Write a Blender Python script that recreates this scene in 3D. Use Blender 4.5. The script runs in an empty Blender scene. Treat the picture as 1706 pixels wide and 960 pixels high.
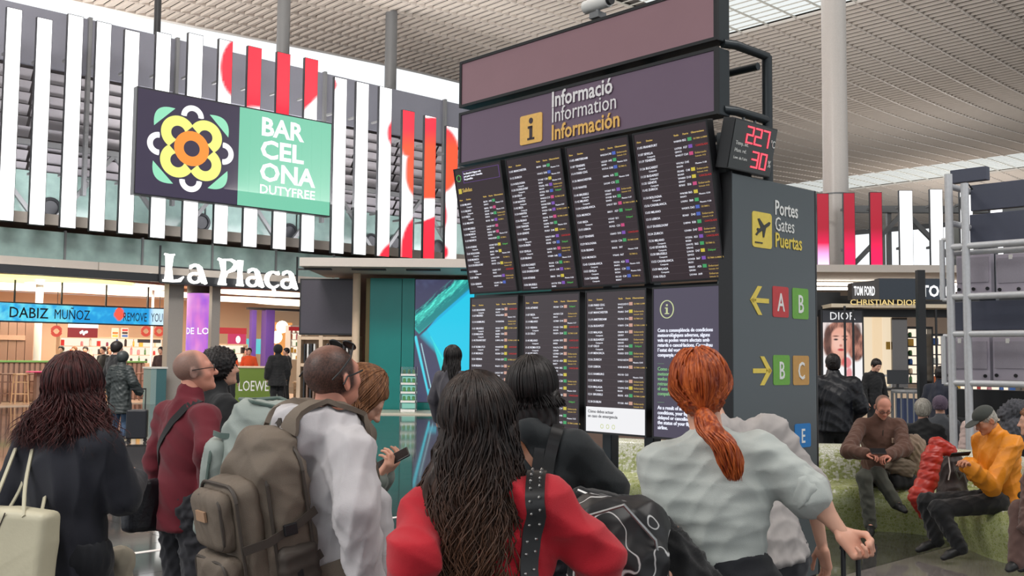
import bpy, bmesh, math, random
import numpy as np
from mathutils import Vector, Matrix, Euler
from mathutils.bvhtree import BVHTree
random.seed(7); rng = np.random.RandomState(7)
C = bpy.context.scene.collection
SC = bpy.context.scene
PI = math.pi
# ------------------------------------------------------------------ camera, world, lights, exposure
FPX, PITCH, ROLL, CAMH = 1700.0, math.atan(115/1700), 0.0092, 1.7
cd = bpy.data.cameras.new('camera'); cam = bpy.data.objects.new('camera', cd); C.objects.link(cam)
CM = Matrix.Rotation(PI/2 + PITCH, 3, 'X') @ Matrix.Rotation(ROLL, 3, 'Z')
cam.matrix_world = Matrix.Translation((0, 0, CAMH)) @ CM.to_4x4()
cd.sensor_width = 36; cd.lens = FPX*36/1706; cd.clip_end = 500
SC.camera = cam
w = bpy.data.worlds.new('sky'); SC.world = w; w.use_nodes = True
w.node_tree.nodes['Background'].inputs[0].default_value = (0.93, 0.97, 1.0, 1)
w.node_tree.nodes['Background'].inputs[1].default_value = 1.15
SC.view_settings.view_transform = 'Standard'; SC.view_settings.look = 'None'
SC.view_settings.gamma = 1; SC.view_settings.use_curve_mapping = False
SC.view_settings.exposure = 0.0

def area_light(name, loc, size, power, rot=(0, 0, 0), col=(1, 1, 1), sy=None):
    l = bpy.data.lights.new(name, 'AREA'); l.size = size; l.energy = power; l.color = col
    if sy: l.shape = 'RECTANGLE'; l.size_y = sy
    o = bpy.data.objects.new(name, l); C.objects.link(o); o.location = loc; o.rotation_euler = rot
    return o
area_light('hall_fill', (-9, -3, 12.5), 9, 1700, (math.radians(-8), math.radians(-32), 0), (1, .97, .93))  # unseen area lights added overhead to fill the hall and facade front
area_light('hall_fill', (8, 3, 13.3), 8, 950, (0, 0, 0), (1, .96, .92))
area_light('hall_fill', (-8, 12, 14.6), 6, 3200, (math.radians(52), 0, math.radians(25)), (1, .97, .94), 4)
area_light('hall_fill', (14, 6, 13.8), 6, 900, (math.radians(35), 0, math.radians(-10)), (1, .97, .94), 4)
for x, y, z, p in ((9, 44, 6.2, 1000), (-8, 38, 7.5, 2400), (22, 60, 7, 900), (-10, 20, 7, 4200), (-22, 40, 7, 3000), (16, 30, 6.5, 350), (36, 84, 7, 2600)):
    area_light('ceiling_fill', (x, y, z), 9, p, (PI, 0, 0), (1, .95, .9), 5)  # upward fill added to brighten the ceiling; no fixtures stand here

def ray(px, py):
    return CM @ Vector(((px-853)/FPX, -(py-480)/FPX, -1.0))
def at(px, py, Y):                      # world point at depth Y seen in direction px, py
    r = ray(px, py); return Vector((0, 0, CAMH)) + r*(Y/r.y)
def fl(px, Y): p = at(px, 600, Y); return Vector((p.x, Y, 0))
CMI = CM.inverted()
def proj(p):
    q = CMI @ (Vector(p)-Vector((0, 0, CAMH))); return (853-q.x/q.z*FPX, 480+q.y/q.z*FPX)
class Frame:                            # vertical plane through o, local x along the plane, -y towards the viewer
    def __init__(s, o, deg): s.o = Vector((o[0], o[1], 0)); s.rz = math.radians(deg); s.R = Matrix.Rotation(s.rz, 3, 'Z')
    def hit(s, px, py, off=0.0):
        n = s.R @ Vector((0, 1, 0)); r = ray(px, py); c = Vector((0, 0, CAMH))
        t = (n.dot(s.o)+off-n.dot(c))/n.dot(r); p = c+r*t; l = s.R.inverted() @ (p-s.o)
        return l.x, l.z
    def w(s, x, y=0, z=0): return s.o + s.R @ Vector((x, y, z))

# ------------------------------------------------------------------ materials
MATS = {}
def mat(name, c, r=.6, m=0., var=.12, vs=30., bump=0., bs=None, em=None, es=0., spec=.5, sheen=0., trans=0.):
    if name in MATS: return MATS[name]
    M = bpy.data.materials.new(name); M.use_nodes = True; MATS[name] = M
    nt = M.node_tree; b = nt.nodes['Principled BSDF']; L = nt.links
    tc = nt.nodes.new('ShaderNodeTexCoord')
    nz = nt.nodes.new('ShaderNodeTexNoise'); nz.inputs['Scale'].default_value = vs; nz.inputs['Detail'].default_value = 4
    L.new(tc.outputs['Object'], nz.inputs['Vector'])
    mx = nt.nodes.new('ShaderNodeMix'); mx.data_type = 'RGBA'
    mx.inputs[6].default_value = (*[min(1, v*(1-var)) for v in c], 1); mx.inputs[7].default_value = (*[min(1, v*(1+var)) for v in c], 1)
    L.new(nz.outputs['Fac'], mx.inputs[0]); L.new(mx.outputs[2], b.inputs['Base Color'])
    b.inputs['Roughness'].default_value = r; b.inputs['Metallic'].default_value = m
    b.inputs['Specular IOR Level'].default_value = spec
    if sheen: b.inputs['Sheen Weight'].default_value = sheen
    if trans: b.inputs['Transmission Weight'].default_value = trans
    if em: b.inputs['Emission Color'].default_value = (*em, 1); b.inputs['Emission Strength'].default_value = es
    if bump:
        n2 = nt.nodes.new('ShaderNodeTexNoise'); n2.inputs['Scale'].default_value = bs or vs*4; n2.inputs['Detail'].default_value = 3
        L.new(tc.outputs['Object'], n2.inputs['Vector'])
        bp = nt.nodes.new('ShaderNodeBump'); bp.inputs['Strength'].default_value = bump; bp.inputs['Distance'].default_value = .01
        L.new(n2.outputs['Fac'], bp.inputs['Height']); L.new(bp.outputs['Normal'], b.inputs['Normal'])
    return M
def emi(name, c, s=1.):
    if name in MATS: return MATS[name]
    M = bpy.data.materials.new(name); M.use_nodes = True; MATS[name] = M; nt = M.node_tree
    b = nt.nodes['Principled BSDF']; b.inputs['Base Color'].default_value = (.02, .02, .02, 1); b.inputs['Roughness'].default_value = .3
    b.inputs['Emission Color'].default_value = (*c, 1); b.inputs['Emission Strength'].default_value = s
    return M
def colmat(name, s=0., r=.6):            # colour from the mesh attribute Col: printed or glowing pictures, skin
    if name in MATS: return MATS[name]
    M = bpy.data.materials.new(name); M.use_nodes = True; MATS[name] = M; nt = M.node_tree
    b = nt.nodes['Principled BSDF']; a = nt.nodes.new('ShaderNodeAttribute'); a.attribute_name = 'Col'
    if s: nt.links.new(a.outputs['Color'], b.inputs['Emission Color']); b.inputs['Emission Strength'].default_value = s; b.inputs['Base Color'].default_value = (.02, .02, .02, 1)
    else: nt.links.new(a.outputs['Color'], b.inputs['Base Color'])
    b.inputs['Roughness'].default_value = r
    return M
def srgb(r, g, b):
    f = lambda v: (v/255/12.92 if v < 10 else ((v/255+.055)/1.055)**2.4)
    return (f(r), f(g), f(b))

# ------------------------------------------------------------------ mesh builder
class MB:
    def __init__(s): s.v = []; s.f = []
    def add(s, vs, fs):
        n = len(s.v); s.v += [tuple(v) for v in vs]; s.f += [tuple(i+n for i in f) for f in fs]; return s
    def box(s, x0, x1, y0, y1, z0, z1, R=None, o=(0, 0, 0)):
        vs = [Vector((x, y, z)) for z in (z0, z1) for y in (y0, y1) for x in (x0, x1)]
        if R is not None: vs = [R @ v + Vector(o) for v in vs]
        return s.add(vs, [(0, 2, 3, 1), (4, 5, 7, 6), (0, 1, 5, 4), (2, 6, 7, 3), (0, 4, 6, 2), (1, 3, 7, 5)])
    def tube(s, pts, r, n=10, cap=True):
        pts = [Vector(p) for p in pts]; rs = r if isinstance(r, (list, tuple)) else [r]*len(pts)
        vs = []; fs = []; m = len(pts); up = None
        for i, p in enumerate(pts):
            t = (pts[min(i+1, m-1)]-pts[max(i-1, 0)]).normalized()
            if up is None: up = t.orthogonal().normalized()
            up = (up-t*up.dot(t)).normalized(); sd = t.cross(up)
            for k in range(n):
                a = 2*PI*k/n; vs.append(p+(up*math.cos(a)+sd*math.sin(a))*rs[i])
        for i in range(m-1):
            for k in range(n): fs.append((i*n+k, i*n+(k+1) % n, (i+1)*n+(k+1) % n, (i+1)*n+k))
        if cap: fs.append(tuple(range(n))[::-1]); fs.append(tuple((m-1)*n+k for k in range(n)))
        return s.add(vs, fs)
    def cyl(s, a, b, r, r2=None, n=16): return s.tube([a, b], [r, r2 if r2 is not None else r], n)
    def bar(s, a, b, w, h):            # rectangular bar from a to b
        a = Vector(a); b = Vector(b); t = (b-a).normalized(); up = Vector((0, 0, 1)) if abs(t.z) < .95 else Vector((0, 1, 0))
        sd = t.cross(up).normalized(); up = sd.cross(t)
        vs = [p+sd*i*w/2+up*j*h/2 for p in (a, b) for i, j in ((-1, -1), (1, -1), (1, 1), (-1, 1))]
        return s.add(vs, [(3, 2, 1, 0), (4, 5, 6, 7), (0, 1, 5, 4), (1, 2, 6, 5), (2, 3, 7, 6), (3, 0, 4, 7)])
    def poly(s, pts, y0, y1):          # polygon in XZ, extruded along y (y0 = front)
        n = len(pts); vs = [(x, y0, z) for x, z in pts]+[(x, y1, z) for x, z in pts]
        fs = [tuple(range(n)), tuple(range(2*n-1, n-1, -1))]+[(i, i+n, (i+1) % n+n, (i+1) % n) for i in range(n)]
        return s.add(vs, fs)
    def prism(s, pts, z0, z1):
        n = len(pts); vs = [(x, y, z0) for x, y in pts]+[(x, y, z1) for x, y in pts]
        return s.add(vs, [tuple(range(n-1, -1, -1)), tuple(range(n, 2*n))]+[(i, (i+1) % n, (i+1) % n+n, i+n) for i in range(n)])
    def lathe(s, prof, c=(0, 0, 0), n=16, sx=1, sy=1):
        c = Vector(c); vs = [c+Vector((r*math.cos(2*PI*k/n)*sx, r*math.sin(2*PI*k/n)*sy, z)) for r, z in prof for k in range(n)]
        m = len(prof); fs = [(i*n+k, i*n+(k+1) % n, (i+1)*n+(k+1) % n, (i+1)*n+k) for i in range(m-1) for k in range(n)]
        fs += [tuple(range(n))[::-1], tuple((m-1)*n+k for k in range(n))]
        return s.add(vs, fs)
    def ball(s, c, r, n=12):
        rr = r if isinstance(r, (tuple, list)) else (r, r, r); m = n//2
        prof = [(max(1e-4, math.sin(PI*i/m)), -math.cos(PI*i/m)) for i in range(m+1)]
        c = Vector(c)
        vs = [c+Vector((a*math.cos(2*PI*k/n)*rr[0], a*math.sin(2*PI*k/n)*rr[1], z*rr[2])) for a, z in prof for k in range(n)]
        return s.add(vs, [(i*n+k, i*n+(k+1) % n, (i+1)*n+(k+1) % n, (i+1)*n+k) for i in range(m) for k in range(n)])
    def mesh(s, name, M=None, smooth=False):
        me = bpy.data.meshes.new(name); me.from_pydata(s.v, [], s.f)
        if M: me.materials.append(M)
        if smooth: me.polygons.foreach_set('use_smooth', [True]*len(me.polygons))
        me.update(); return me
    def build(s, name, M, parent=None, smooth=False, bevel=0., label=None):
        o = obj(name, s.mesh(name, M, smooth), parent)
        if bevel:
            b = o.modifiers.new('b', 'BEVEL'); b.width = bevel; b.segments = 2; b.limit_method = 'ANGLE'
        if smooth and not bevel:
            try: o.data.set_sharp_from_angle(angle=math.radians(40))
            except Exception: pass
        if label: o['label'] = label
        return o
def obj(name, me, parent=None):
    o = bpy.data.objects.new(name, me); C.objects.link(o)
    if parent: o.parent = parent
    return o
def thing(name, label, cat, loc=(0, 0, 0), rz=0., group=None):
    o = bpy.data.objects.new(name, None); C.objects.link(o); o.location = loc; o.rotation_euler = (0, 0, rz)
    o.empty_display_size = .1
    return tag(o, label, cat, group)
def tag(o, label, cat, group=None):
    o['label'] = label; o['category'] = cat
    if group: o['group'] = group
    return o
def struct(o): o['kind'] = 'structure'; return o
def kids(o): return [c for c in bpy.data.objects if c.parent == o]
def dup(root, loc, rz=None, label=None, group=None):
    def cp(o, par):
        c = o.copy(); C.objects.link(c); c.parent = par
        for ch in kids(o): cp(ch, c)
        return c
    ks = kids(root); r = root.copy(); C.objects.link(r); r.location = loc
    if rz is not None: r.rotation_euler = (0, 0, rz)
    if label: r['label'] = label
    if group: r['group'] = group
    for k in ks: cp(k, r)
    return r

_tc = {}
def text(items, name, M, parent=None, y=-.004, ext=.002):
    """items: (string, x, z, size[, align, bold, xscale]) -> one mesh in the XZ plane facing -y"""
    vs = []; fs = []
    for it in items:
        s, x, z, size = it[:4]; al = it[4] if len(it) > 4 else 'LEFT'; bold = it[5] if len(it) > 5 else 0; xs = it[6] if len(it) > 6 else 1
        key = (s, al, bold, round(ext/size, 3))
        if key not in _tc:
            cu = bpy.data.curves.new('t', 'FONT'); cu.body = s; cu.align_x = al; cu.resolution_u = 2; cu.offset = bold; cu.extrude = ext/size
            cu.size = 1.0
            o = bpy.data.objects.new('t', cu); me = o.to_mesh()
            _tc[key] = ([tuple(v.co) for v in me.vertices], [tuple(p.vertices) for p in me.polygons])
            o.to_mesh_clear(); bpy.data.objects.remove(o); bpy.data.curves.remove(cu)
        V, F = _tc[key]; n = len(vs)
        vs += [(x+v[0]*size*xs, y-v[2]*size, z+v[1]*size) for v in V]; fs += [tuple(i+n for i in f) for f in F]
    b = MB(); b.v = vs; b.f = fs
    return b.build(name, M, parent)
def picture(name, fn, x0, x1, z0, z1, nx, nz, M, parent=None, y=0., curve=None):
    """a flat (or curved) screen or print whose colours are given by fn(u, v) -> arrays rgb"""
    U, V = np.meshgrid(np.linspace(0, 1, nx+1), np.linspace(0, 1, nz+1))
    X = x0+(x1-x0)*U; Z = z0+(z1-z0)*V; Y = np.full_like(X, y)
    if curve: X, Y = curve(U)
    co = np.stack([X, Y, Z], -1).reshape(-1, 3)
    i = np.arange(nz*(nx+1)).reshape(nz, nx+1)[:, :nx].ravel()
    q = np.stack([i, i+1, i+nx+2, i+nx+1], 1)
    me = npmesh(name, co, q, M, smooth=False)
    col = np.ones((co.shape[0], 4), np.float32); col[:, :3] = np.clip(fn(U, V).reshape(-1, 3), 0, 4)
    a = me.color_attributes.new('Col', 'FLOAT_COLOR', 'POINT'); a.data.foreach_set('color', col.ravel())
    return obj(name, me, parent)
def npmesh(name, co, q, M=None, smooth=True):
    me = bpy.data.meshes.new(name); n = len(q)
    me.vertices.add(len(co)); me.vertices.foreach_set('co', np.asarray(co, np.float32).ravel())
    me.loops.add(4*n); me.loops.foreach_set('vertex_index', np.asarray(q, np.int32).ravel())
    me.polygons.add(n); me.polygons.foreach_set('loop_start', np.arange(0, 4*n, 4, dtype=np.int32))
    me.update(calc_edges=True); me.validate()
    me.polygons.foreach_set('use_smooth', [smooth]*len(me.polygons))
    if M: me.materials.append(M)
    return me
def mixc(a, b, t): t = np.clip(t, 0, 1)[..., None]; return np.asarray(a)*(1-t)+np.asarray(b)*t
def noise2(x, y, seed=0):
    r = np.random.RandomState(seed); s = 0
    for i in range(6):
        k = r.uniform(-1, 1, 2)*(1.6**i); s = s+np.sin(k[0]*x+k[1]*y+r.uniform(0, 6.3)+1.3*np.sin(k[1]*x*.7-k[0]*y+r.uniform(0, 6)))/(1.25**i)
    return s/4

# shared frames (the added facade fill sits over its ledge)
FA = Frame((at(0, 600, 31).x, 31), 43)          # facade with the light blades
BO = Frame((at(1195, 600, 7.33).x, 7.33), -47)  # information board (x <= 0 along the board)
for x in (2, 10, 18, 26):                     # fill lights added over the ledge to brighten the wall behind the blades
    area_light('facade_fill', FA.w(x, 1.0, 6.6), 6, 150, (math.radians(125), 0, FA.rz), (1, .97, 1), 1)
# ================================================================== THE HALL
M_ceil = mat('ceiling_slat_paint', srgb(202, 194, 186), .5, 0, .05, 2)
M_ceilb = mat('ceiling_backing', srgb(70, 66, 62), .8)
M_grey = mat('grey_steel_paint', srgb(120, 122, 124), .45, .2, .06)
M_dark = mat('dark_steel_paint', srgb(52, 54, 58), .4, .2, .08)
M_black = mat('black_paint', srgb(22, 23, 26), .4, 0, .1)
M_white = mat('white_paint', srgb(225, 225, 222), .5, 0, .04)
# floor tiles on a recessed joint bed
M_tile = mat('polished_granite', srgb(62, 60, 60), .06, 0, .35, 60, spec=.75)
M_tile2 = mat('pale_polished_granite', srgb(120, 114, 112), .08, 0, .2, 60, spec=.7)
M_joint = mat('floor_joint', srgb(52, 50, 50), .7)
fb = MB().box(-140, 140, -60, 150, -.2, -.003).build('floor', M_joint); struct(fb)
TS = 1.2; ca, sa = math.cos(FA.rz), math.sin(FA.rz)
tl = MB().box(-TS/2+.003, TS/2-.003, -TS/2+.003, TS/2-.003, -.03, 0)
tm = tl.mesh('tile', M_tile); tm2 = tl.mesh('tile', M_tile2)
cells = []
for i in range(-36, 50):
    for j in range(-36, 60):
        x = i*TS*ca-j*TS*sa; y = i*TS*sa+j*TS*ca
        if y < 1: continue
        px, py = proj((x, y, 0)); vis = -120 < px < 1830 and y < 75
        cells.append((not vis, math.hypot(x, y), x, y, i, j))
cells.sort(); far = MB(); nn = 0
def tile_pale(i, j): return j in (3,)
R43 = Matrix.Rotation(FA.rz, 3, 'Z')
for k, (nv, d, x, y, i, j) in enumerate(cells):
    if k < 300:
        o = obj('tile', tm2 if tile_pale(i, j) else tm, fb); o.location = (x, y, 0); o.rotation_euler = (0, 0, FA.rz)
    elif y < 75: far.box(-TS/2+.003, TS/2-.003, -TS/2+.003, TS/2-.003, -.03, 0, R43, (x, y, 0))
far.box(-60, 60, -40, .4, -.03, 0); far.box(-110, 110, 75, 140, -.03, 0)
far.box(-110, -37, -10, 75, -.03, 0); far.box(46, 110, -10, 75, -.03, 0)
o = far.build('distant_tiles', M_tile, fb); o['kind'] = 'stuff'
# white inlaid stripe in the floor
p0 = at(219, 922, 5); p1 = at(682, 859, 5)
def floorpt(px, py):
    r = ray(px, py); t = -CAMH/r.z; return Vector((0, 0, CAMH))+r*t
A = floorpt(219, 923); B = floorpt(684, 859); D = (B-A).normalized()
MB().bar(A-D*6+Vector((0, 0, .0)), B+D*1.2, .07, .006).build('trim_1', mat('white_stripe', srgb(235, 230, 228), .3)); struct(bpy.data.objects['trim_1'])

# ceiling: waves along a (facade direction), panels of slats
VA = Vector((math.cos(FA.rz), math.sin(FA.rz))); VB = Vector((-math.sin(FA.rz), math.cos(FA.rz)))
PER = 48.5; A0 = 36.7
def cz(a): return 17.3 + .35*math.cos(2*PI*(a-A0)/PER)
def cslope(a): return math.atan(-.35*2*PI/PER*math.sin(2*PI*(a-A0)/PER))
PA, PB = 3.3, 1.5
def slat_panel(n=7):
    m = MB(); p = PA/n
    for i in range(n):                   # tilted slats between two side rails
        x0 = -PA/2+i*p; y_ = PB/2-.05
        vs = [(x0+.03, -y_, -.085), (x0+p-.02, -y_, .05), (x0+p-.02, y_, .05), (x0+.03, y_, -.085), (x0+.03, -y_, .05), (x0+.03, y_, .05)]
        m.add(vs, [(0, 3, 2, 1), (0, 4, 5, 3)])
    for s in (-1, 1): m.box(-PA/2+.01, PA/2-.01, s*(PB/2-.03)-.018, s*(PB/2-.03)+.018, -.075, .05)
    return m
pm = slat_panel()
pmesh = pm.mesh('panel', M_ceil)
M_sky = bpy.data.materials.new('skylight_glass'); M_sky.use_nodes = True
nt = M_sky.node_tree; nt.nodes.clear(); oo = nt.nodes.new('ShaderNodeOutputMaterial'); tr = nt.nodes.new('ShaderNodeBsdfTransparent'); tr.inputs[0].default_value = (.8, .8, .76, 1)
df = nt.nodes.new('ShaderNodeBsdfTranslucent'); df.inputs[0].default_value = (.9, .9, .86, 1); ms = nt.nodes.new('ShaderNodeMixShader'); ms.inputs[0].default_value = .35
nt.links.new(tr.outputs[0], ms.inputs[1]); nt.links.new(df.outputs[0], ms.inputs[2]); nt.links.new(ms.outputs[0], oo.inputs[0])
EDGE = 44.6
backing = MB(); sky = MB()
cells = []
na0, na1 = -10, 36
jj = int(EDGE//PB)
for i in range(na0, na1):
    a = A0+PA*(i-12)+2.95
    t = abs(((a-A0+PER/2) % PER)-PER/2)
    for j in range(-26, jj+(14 if a > 58 else 0)):
        b = EDGE-PB*(jj-j)+PB/2
        x = VA.x*a+VB.x*b; y = VA.y*a+VB.y*b
        cells.append((a, b, x, y, -4.2 < ((a-A0+PER/2) % PER)-PER/2 < 3.2 and (b < 29 or a > 60)))
def cpos(a, b, z): return Vector((VA.x*a+VB.x*b, VA.y*a+VB.y*b, z))
rows = sorted({round(c[0], 4) for c in cells})
for a in rows:
    t = abs(((a-A0+PER/2) % PER)-PER/2); b0 = EDGE-PB*(jj+26)
    for q0, q1 in ((b0, 29), (29, EDGE))+(((EDGE, EDGE+21),) if a > 58 else ()):
        tgt = sky if -4.2 < ((a-A0+PER/2) % PER)-PER/2 < 3.2 and (q0 < 28 or a > 60) else backing
        vs = [cpos(a-PA/2, q0, cz(a-PA/2)+.12), cpos(a+PA/2, q0, cz(a+PA/2)+.12), cpos(a+PA/2, q1, cz(a+PA/2)+.12), cpos(a-PA/2, q1, cz(a-PA/2)+.12)]
        tgt.add(vs, [(0, 3, 2, 1)])
ce = backing.build('ceiling', M_ceilb); struct(ce)
sk = sky.build('skylight_glazing', M_sky, ce)
M_rib = mat('skylight_slat', srgb(190, 188, 180), .5)
ribm = MB(); n = 6; p = PA/n
for i in range(n): ribm.box(-PA/2+i*p, -PA/2+i*p+.07, -PB/2, PB/2, .0, .03)
for s in (-1, 1): ribm.box(-PA/2, PA/2, s*(PB/2-.02)-.025, s*(PB/2-.02)+.025, -.02, .03)
rib = ribm.mesh('skylight_panel', M_rib)
def inview(x, y, z):
    if y < 5: return False
    px, py = proj((x, y, z)); return -30 < px < 1740 and -40 < py < 480
vis = []; rest = MB(); restsky = MB()
for (a, b, x, y, s) in cells:
    z = cz(a); (vis.append((math.hypot(x, y), a, b, x, y, s)) if inview(x, y, z) else None)
vis.sort(); near = set((v[1], v[2]) for v in vis[:300])
for (a, b, x, y, s) in cells:
    R = (Matrix.Rotation(FA.rz, 3, 'Z') @ Matrix.Rotation(-cslope(a), 3, 'Y')); z = cz(a)
    if (a, b) in near:
        o = obj('skylight_panel' if s else 'panel', rib if s else pmesh, ce); o.location = (x, y, z); o.rotation_euler = R.to_euler()
    else:
        if not (-25 < a < 110): continue
        src = ribm if s else pm; tgt = restsky if s else rest; o3 = Vector((x, y, z))
        tgt.add([R @ Vector(v)+o3 for v in src.v], src.f)
o = rest.build('distant_panels', M_ceil, ce); o['kind'] = 'stuff'
o = restsky.build('distant_skylight_panels', M_rib, ce); o['kind'] = 'stuff'
# edge beam of the roof
bm_ = MB(); b0 = EDGE
for a in [r_ for r_ in rows if r_ < 58]:
    vs = [cpos(a-PA/2, b0, cz(a-PA/2)-.08), cpos(a+PA/2, b0, cz(a+PA/2)-.08), cpos(a+PA/2, b0, cz(a+PA/2)+.5), cpos(a-PA/2, b0, cz(a-PA/2)+.5)]
    vs += [v+Vector((VB.x*.3, VB.y*.3, 0)) for v in vs]
    bm_.add(vs, [(0, 1, 2, 3), (7, 6, 5, 4), (0, 4, 5, 1)])
bm_.build('roof_edge', M_white, ce)

# ---------------- the facade with light blades
M_led = colmat('led_face', 1.9)
strips = [  # bottom-centre px, bottom py, top py, width px
 (9.5, 366, 14, 25), (61, 373, 31, 25), (113, 378, 26, 25), (161, 384, 38, 24), (209, 388, 52, 24), (262, 395, 56, 24), (316, 401, 58, 24),
 (367, 405, 68, 22), (416, 410, 80, 22), (465, 414, 90, 21), (512, 418, 100, 21), (562, 421, 132, 20), (599, 423, 140, 20),
 (638, 426, 148, 20), (677, 428, 187, 19), (714, 430, 196, 18), (750.5, 433, 214, 19)]
WH = np.array([1., 1., 1.]); RD = np.array([.95, .01, .03]); OR = np.array([.95, .05, .01])
def ell(X, Y, cx, cy, rx, ry, s=5.): return np.clip((1-np.hypot((X-cx)/rx, (Y-cy)/ry))*min(rx, ry)/s+.5, 0, 1)
def ledcol(k, X, Y):
    c = np.ones(X.shape+(3,)); red = np.zeros(X.shape); w2 = RD
    if k == 7: red = ell(X, Y, 399, 114, 33, 52)
    elif k == 8: red = np.clip((184-Y)/8, 0, 1)
    elif k == 9: red = np.clip((255-Y)/6, 0, 1)
    elif k == 10: red = np.clip((190-(X-505)*1.0-Y)/8, 0, 1)
    elif k == 11: red = ell(X, Y, 553, 141, 9, 10, 3)
    elif k == 13: red = np.maximum(ell(X, Y, 663, 222, 19, 26), ell(X, Y, 664, 450, 38, 50))
    elif k == 14: red = np.maximum(np.maximum(np.clip((262-Y)/4, 0, 1), ell(X, Y, 697, 285, 22, 44)), ell(X, Y, 700, 425, 34, 68)); red = red*(1-ell(X, Y, 668, 280, 7, 26))
    elif k == 15: red = np.maximum(np.clip((333-Y)/4, 0, 1)*np.clip((Y-194)/3, 0, 1), np.clip((Y-362-(X-714)*-.4)/4, 0, 1))
    elif k == 16: red = np.maximum(ell(X, Y, 735, 265, 32, 56), ell(X, Y, 741, 420, 7, 12)); red = np.maximum(red, ell(X, Y, 738, 360, 8, 22))
    c = mixc(c, RD, red)
    if k in (14, 15, 16): c = mixc(c, OR, np.clip(red*np.clip((Y-215)/30, 0, 1)*np.clip((345-Y)/10, 0, 1), 0, 1))
    return c
ordn = ['first', 'second', 'third', 'fourth', 'fifth', 'sixth', 'seventh', 'eighth', 'ninth', 'tenth', 'eleventh', 'twelfth', 'thirteenth', 'fourteenth', 'fifteenth', 'sixteenth', 'seventeenth']
desc = {7: 'white light blade with a red half disc at its top', 8: 'red upper light blade left above the mint sign', 9: 'fully red light blade in the middle above the mint sign', 10: 'red light blade right above the mint sign, white at its foot',
        11: 'tall white light blade with a small red dot at the top', 13: 'white light blade with a red foot corner', 14: 'red light blade with a white belly', 15: 'red light blade cut by a short white band', 16: 'red-topped light blade nearest the departure board'}
PXM = np.array(CMI)
def projn(P):
    q = (P-np.array([0, 0, CAMH])) @ PXM.T; return 853-q[..., 0]/q[..., 2]*FPX, 480+q[..., 1]/q[..., 2]*FPX
def blade(fr, k, pxc, pyb, pyt, wpx, label, colf, dep=.14, group='light blades on the facade'):
    x0, z0 = fr.hit(pxc-wpx/2, pyb); x1, _ = fr.hit(pxc+wpx/2, pyb); xm, z1 = fr.hit(pxc+12, pyt)
    w_ = x1-x0; h = z1-z0
    t = thing('light_blade', label, 'light', fr.w(x0, 0, z0), fr.rz, group)
    MB().box(-.015, w_+.015, .0, dep, -.02, h+.02).build('casing', M_dark, t)
    org = np.array(fr.w(x0, 0, z0)); ax = np.array(fr.R @ Vector((1, 0, 0)))
    def fn(U, V):
        P = org+ax*(U*w_)[..., None]+np.array([0, 0, 1.])*(V*h)[..., None]; X, Y = projn(P); return colf(k, X, Y)
    picture('light_panel', fn, 0, w_, 0, h, 6, 90 if k in desc else 8, M_led, t, -.003)
    MB().box(w_*.3, w_*.3+.08, dep, dep+.7, h*.25, h*.25+.08).build('bracket', M_grey, t)
    MB().box(w_*.3, w_*.3+.08, dep, dep+.7, h*.8, h*.8+.08).build('bracket', M_grey, t)
    return t
for k, (a, b, c, d) in enumerate(strips):
    blade(FA, k, a, b, c, d, desc.get(k, 'plain white light blade on the facade, %s of the row from the left' % ordn[k]), ledcol)
# big sign
xl, zt = FA.hit(231, 147, -.35); xm, _ = FA.hit(398, 240, -.35); xr, _ = FA.hit(551.5, 240, -.35); zb = FA.hit(226, 322, -.35)[1]
zt2 = FA.hit(551, 206, -.35)[1]; zb2 = FA.hit(551, 359, -.35)[1]; zt = (zt+zt2)/2; zb = (zb+zb2)/2
sg = thing('duty_free_sign', 'large rectangular duty free sign, navy flower half and mint lettered half', 'sign', FA.w(xl, -.35, zb), FA.rz)
W1 = xm-xl; W2 = xr-xm; HH = zt-zb
M_navy = emi('navy_panel', srgb(52, 42, 72), .9); M_mint = emi('mint_panel', srgb(120, 205, 172), 1.0)
MB().box(-.04, W1+W2+.04, .02, .3, -.05, HH+.05).build('casing', M_dark, sg)
MB().box(0, W1, 0, .03, 0, HH).build('navy_panel', M_navy, sg)
for i in range(9): MB().box(W1+W2*i/9+.003, W1+W2*(i+1)/9-.003, 0, .03, 0, HH).build('mint_panel', M_mint, sg)
cx, cz_ = W1*.52, HH*.497; RX = W1/6.6; RZ = HH/6.6
def arcp(cx, cz, rx, rz, a0, a1, n=24): return [(cx+rx*math.cos(a0+(a1-a0)*i/n), cz+rz*math.sin(a0+(a1-a0)*i/n)) for i in range(n+1)]
def ring(cx, cz, ro, ri, a0, a1, M, name, y):
    m = MB(); n = 28
    o_ = arcp(cx, cz, ro*RX, ro*RZ, a0, a1, n); i_ = arcp(cx, cz, ri*RX, ri*RZ, a0, a1, n)
    m.add([(p[0], y, p[1]) for p in o_+i_], [(k, k+n+1, k+n+2, k+1)[::-1] for k in range(n)])
    return m.build(name, M, sg)
E_y = emi('sign_yellow', srgb(238, 240, 130), 1.1); E_w = emi('sign_white', (1, 1, 1), 1.1); E_o = emi('sign_orange', srgb(250, 150, 50), 1.05); E_m = emi('sign_mint_leaf', srgb(150, 228, 190), 1.05)
for q in range(4):                       # mint leaves, white half rings, yellow petals, orange ring
    sx_, sz_ = ((1, 1), (-1, 1), (-1, -1), (1, -1))[q]; m = MB(); A_, C_, B_ = (2.42, 1.12), (2.62, 2.62), (1.12, 2.42)
    pts = [((1-t)**2*A_[0]+2*t*(1-t)*C_[0]+t*t*B_[0], (1-t)**2*A_[1]+2*t*(1-t)*C_[1]+t*t*B_[1]) for t in [k/14 for k in range(15)]]
    pts = [(cx+sx_*u*RX, cz_+sz_*v*RZ) for u, v in pts]
    m.add([(p[0], -.006, p[1]) for p in pts], [tuple(range(len(pts)))]); m.build('leaf', E_m, sg)
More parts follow.
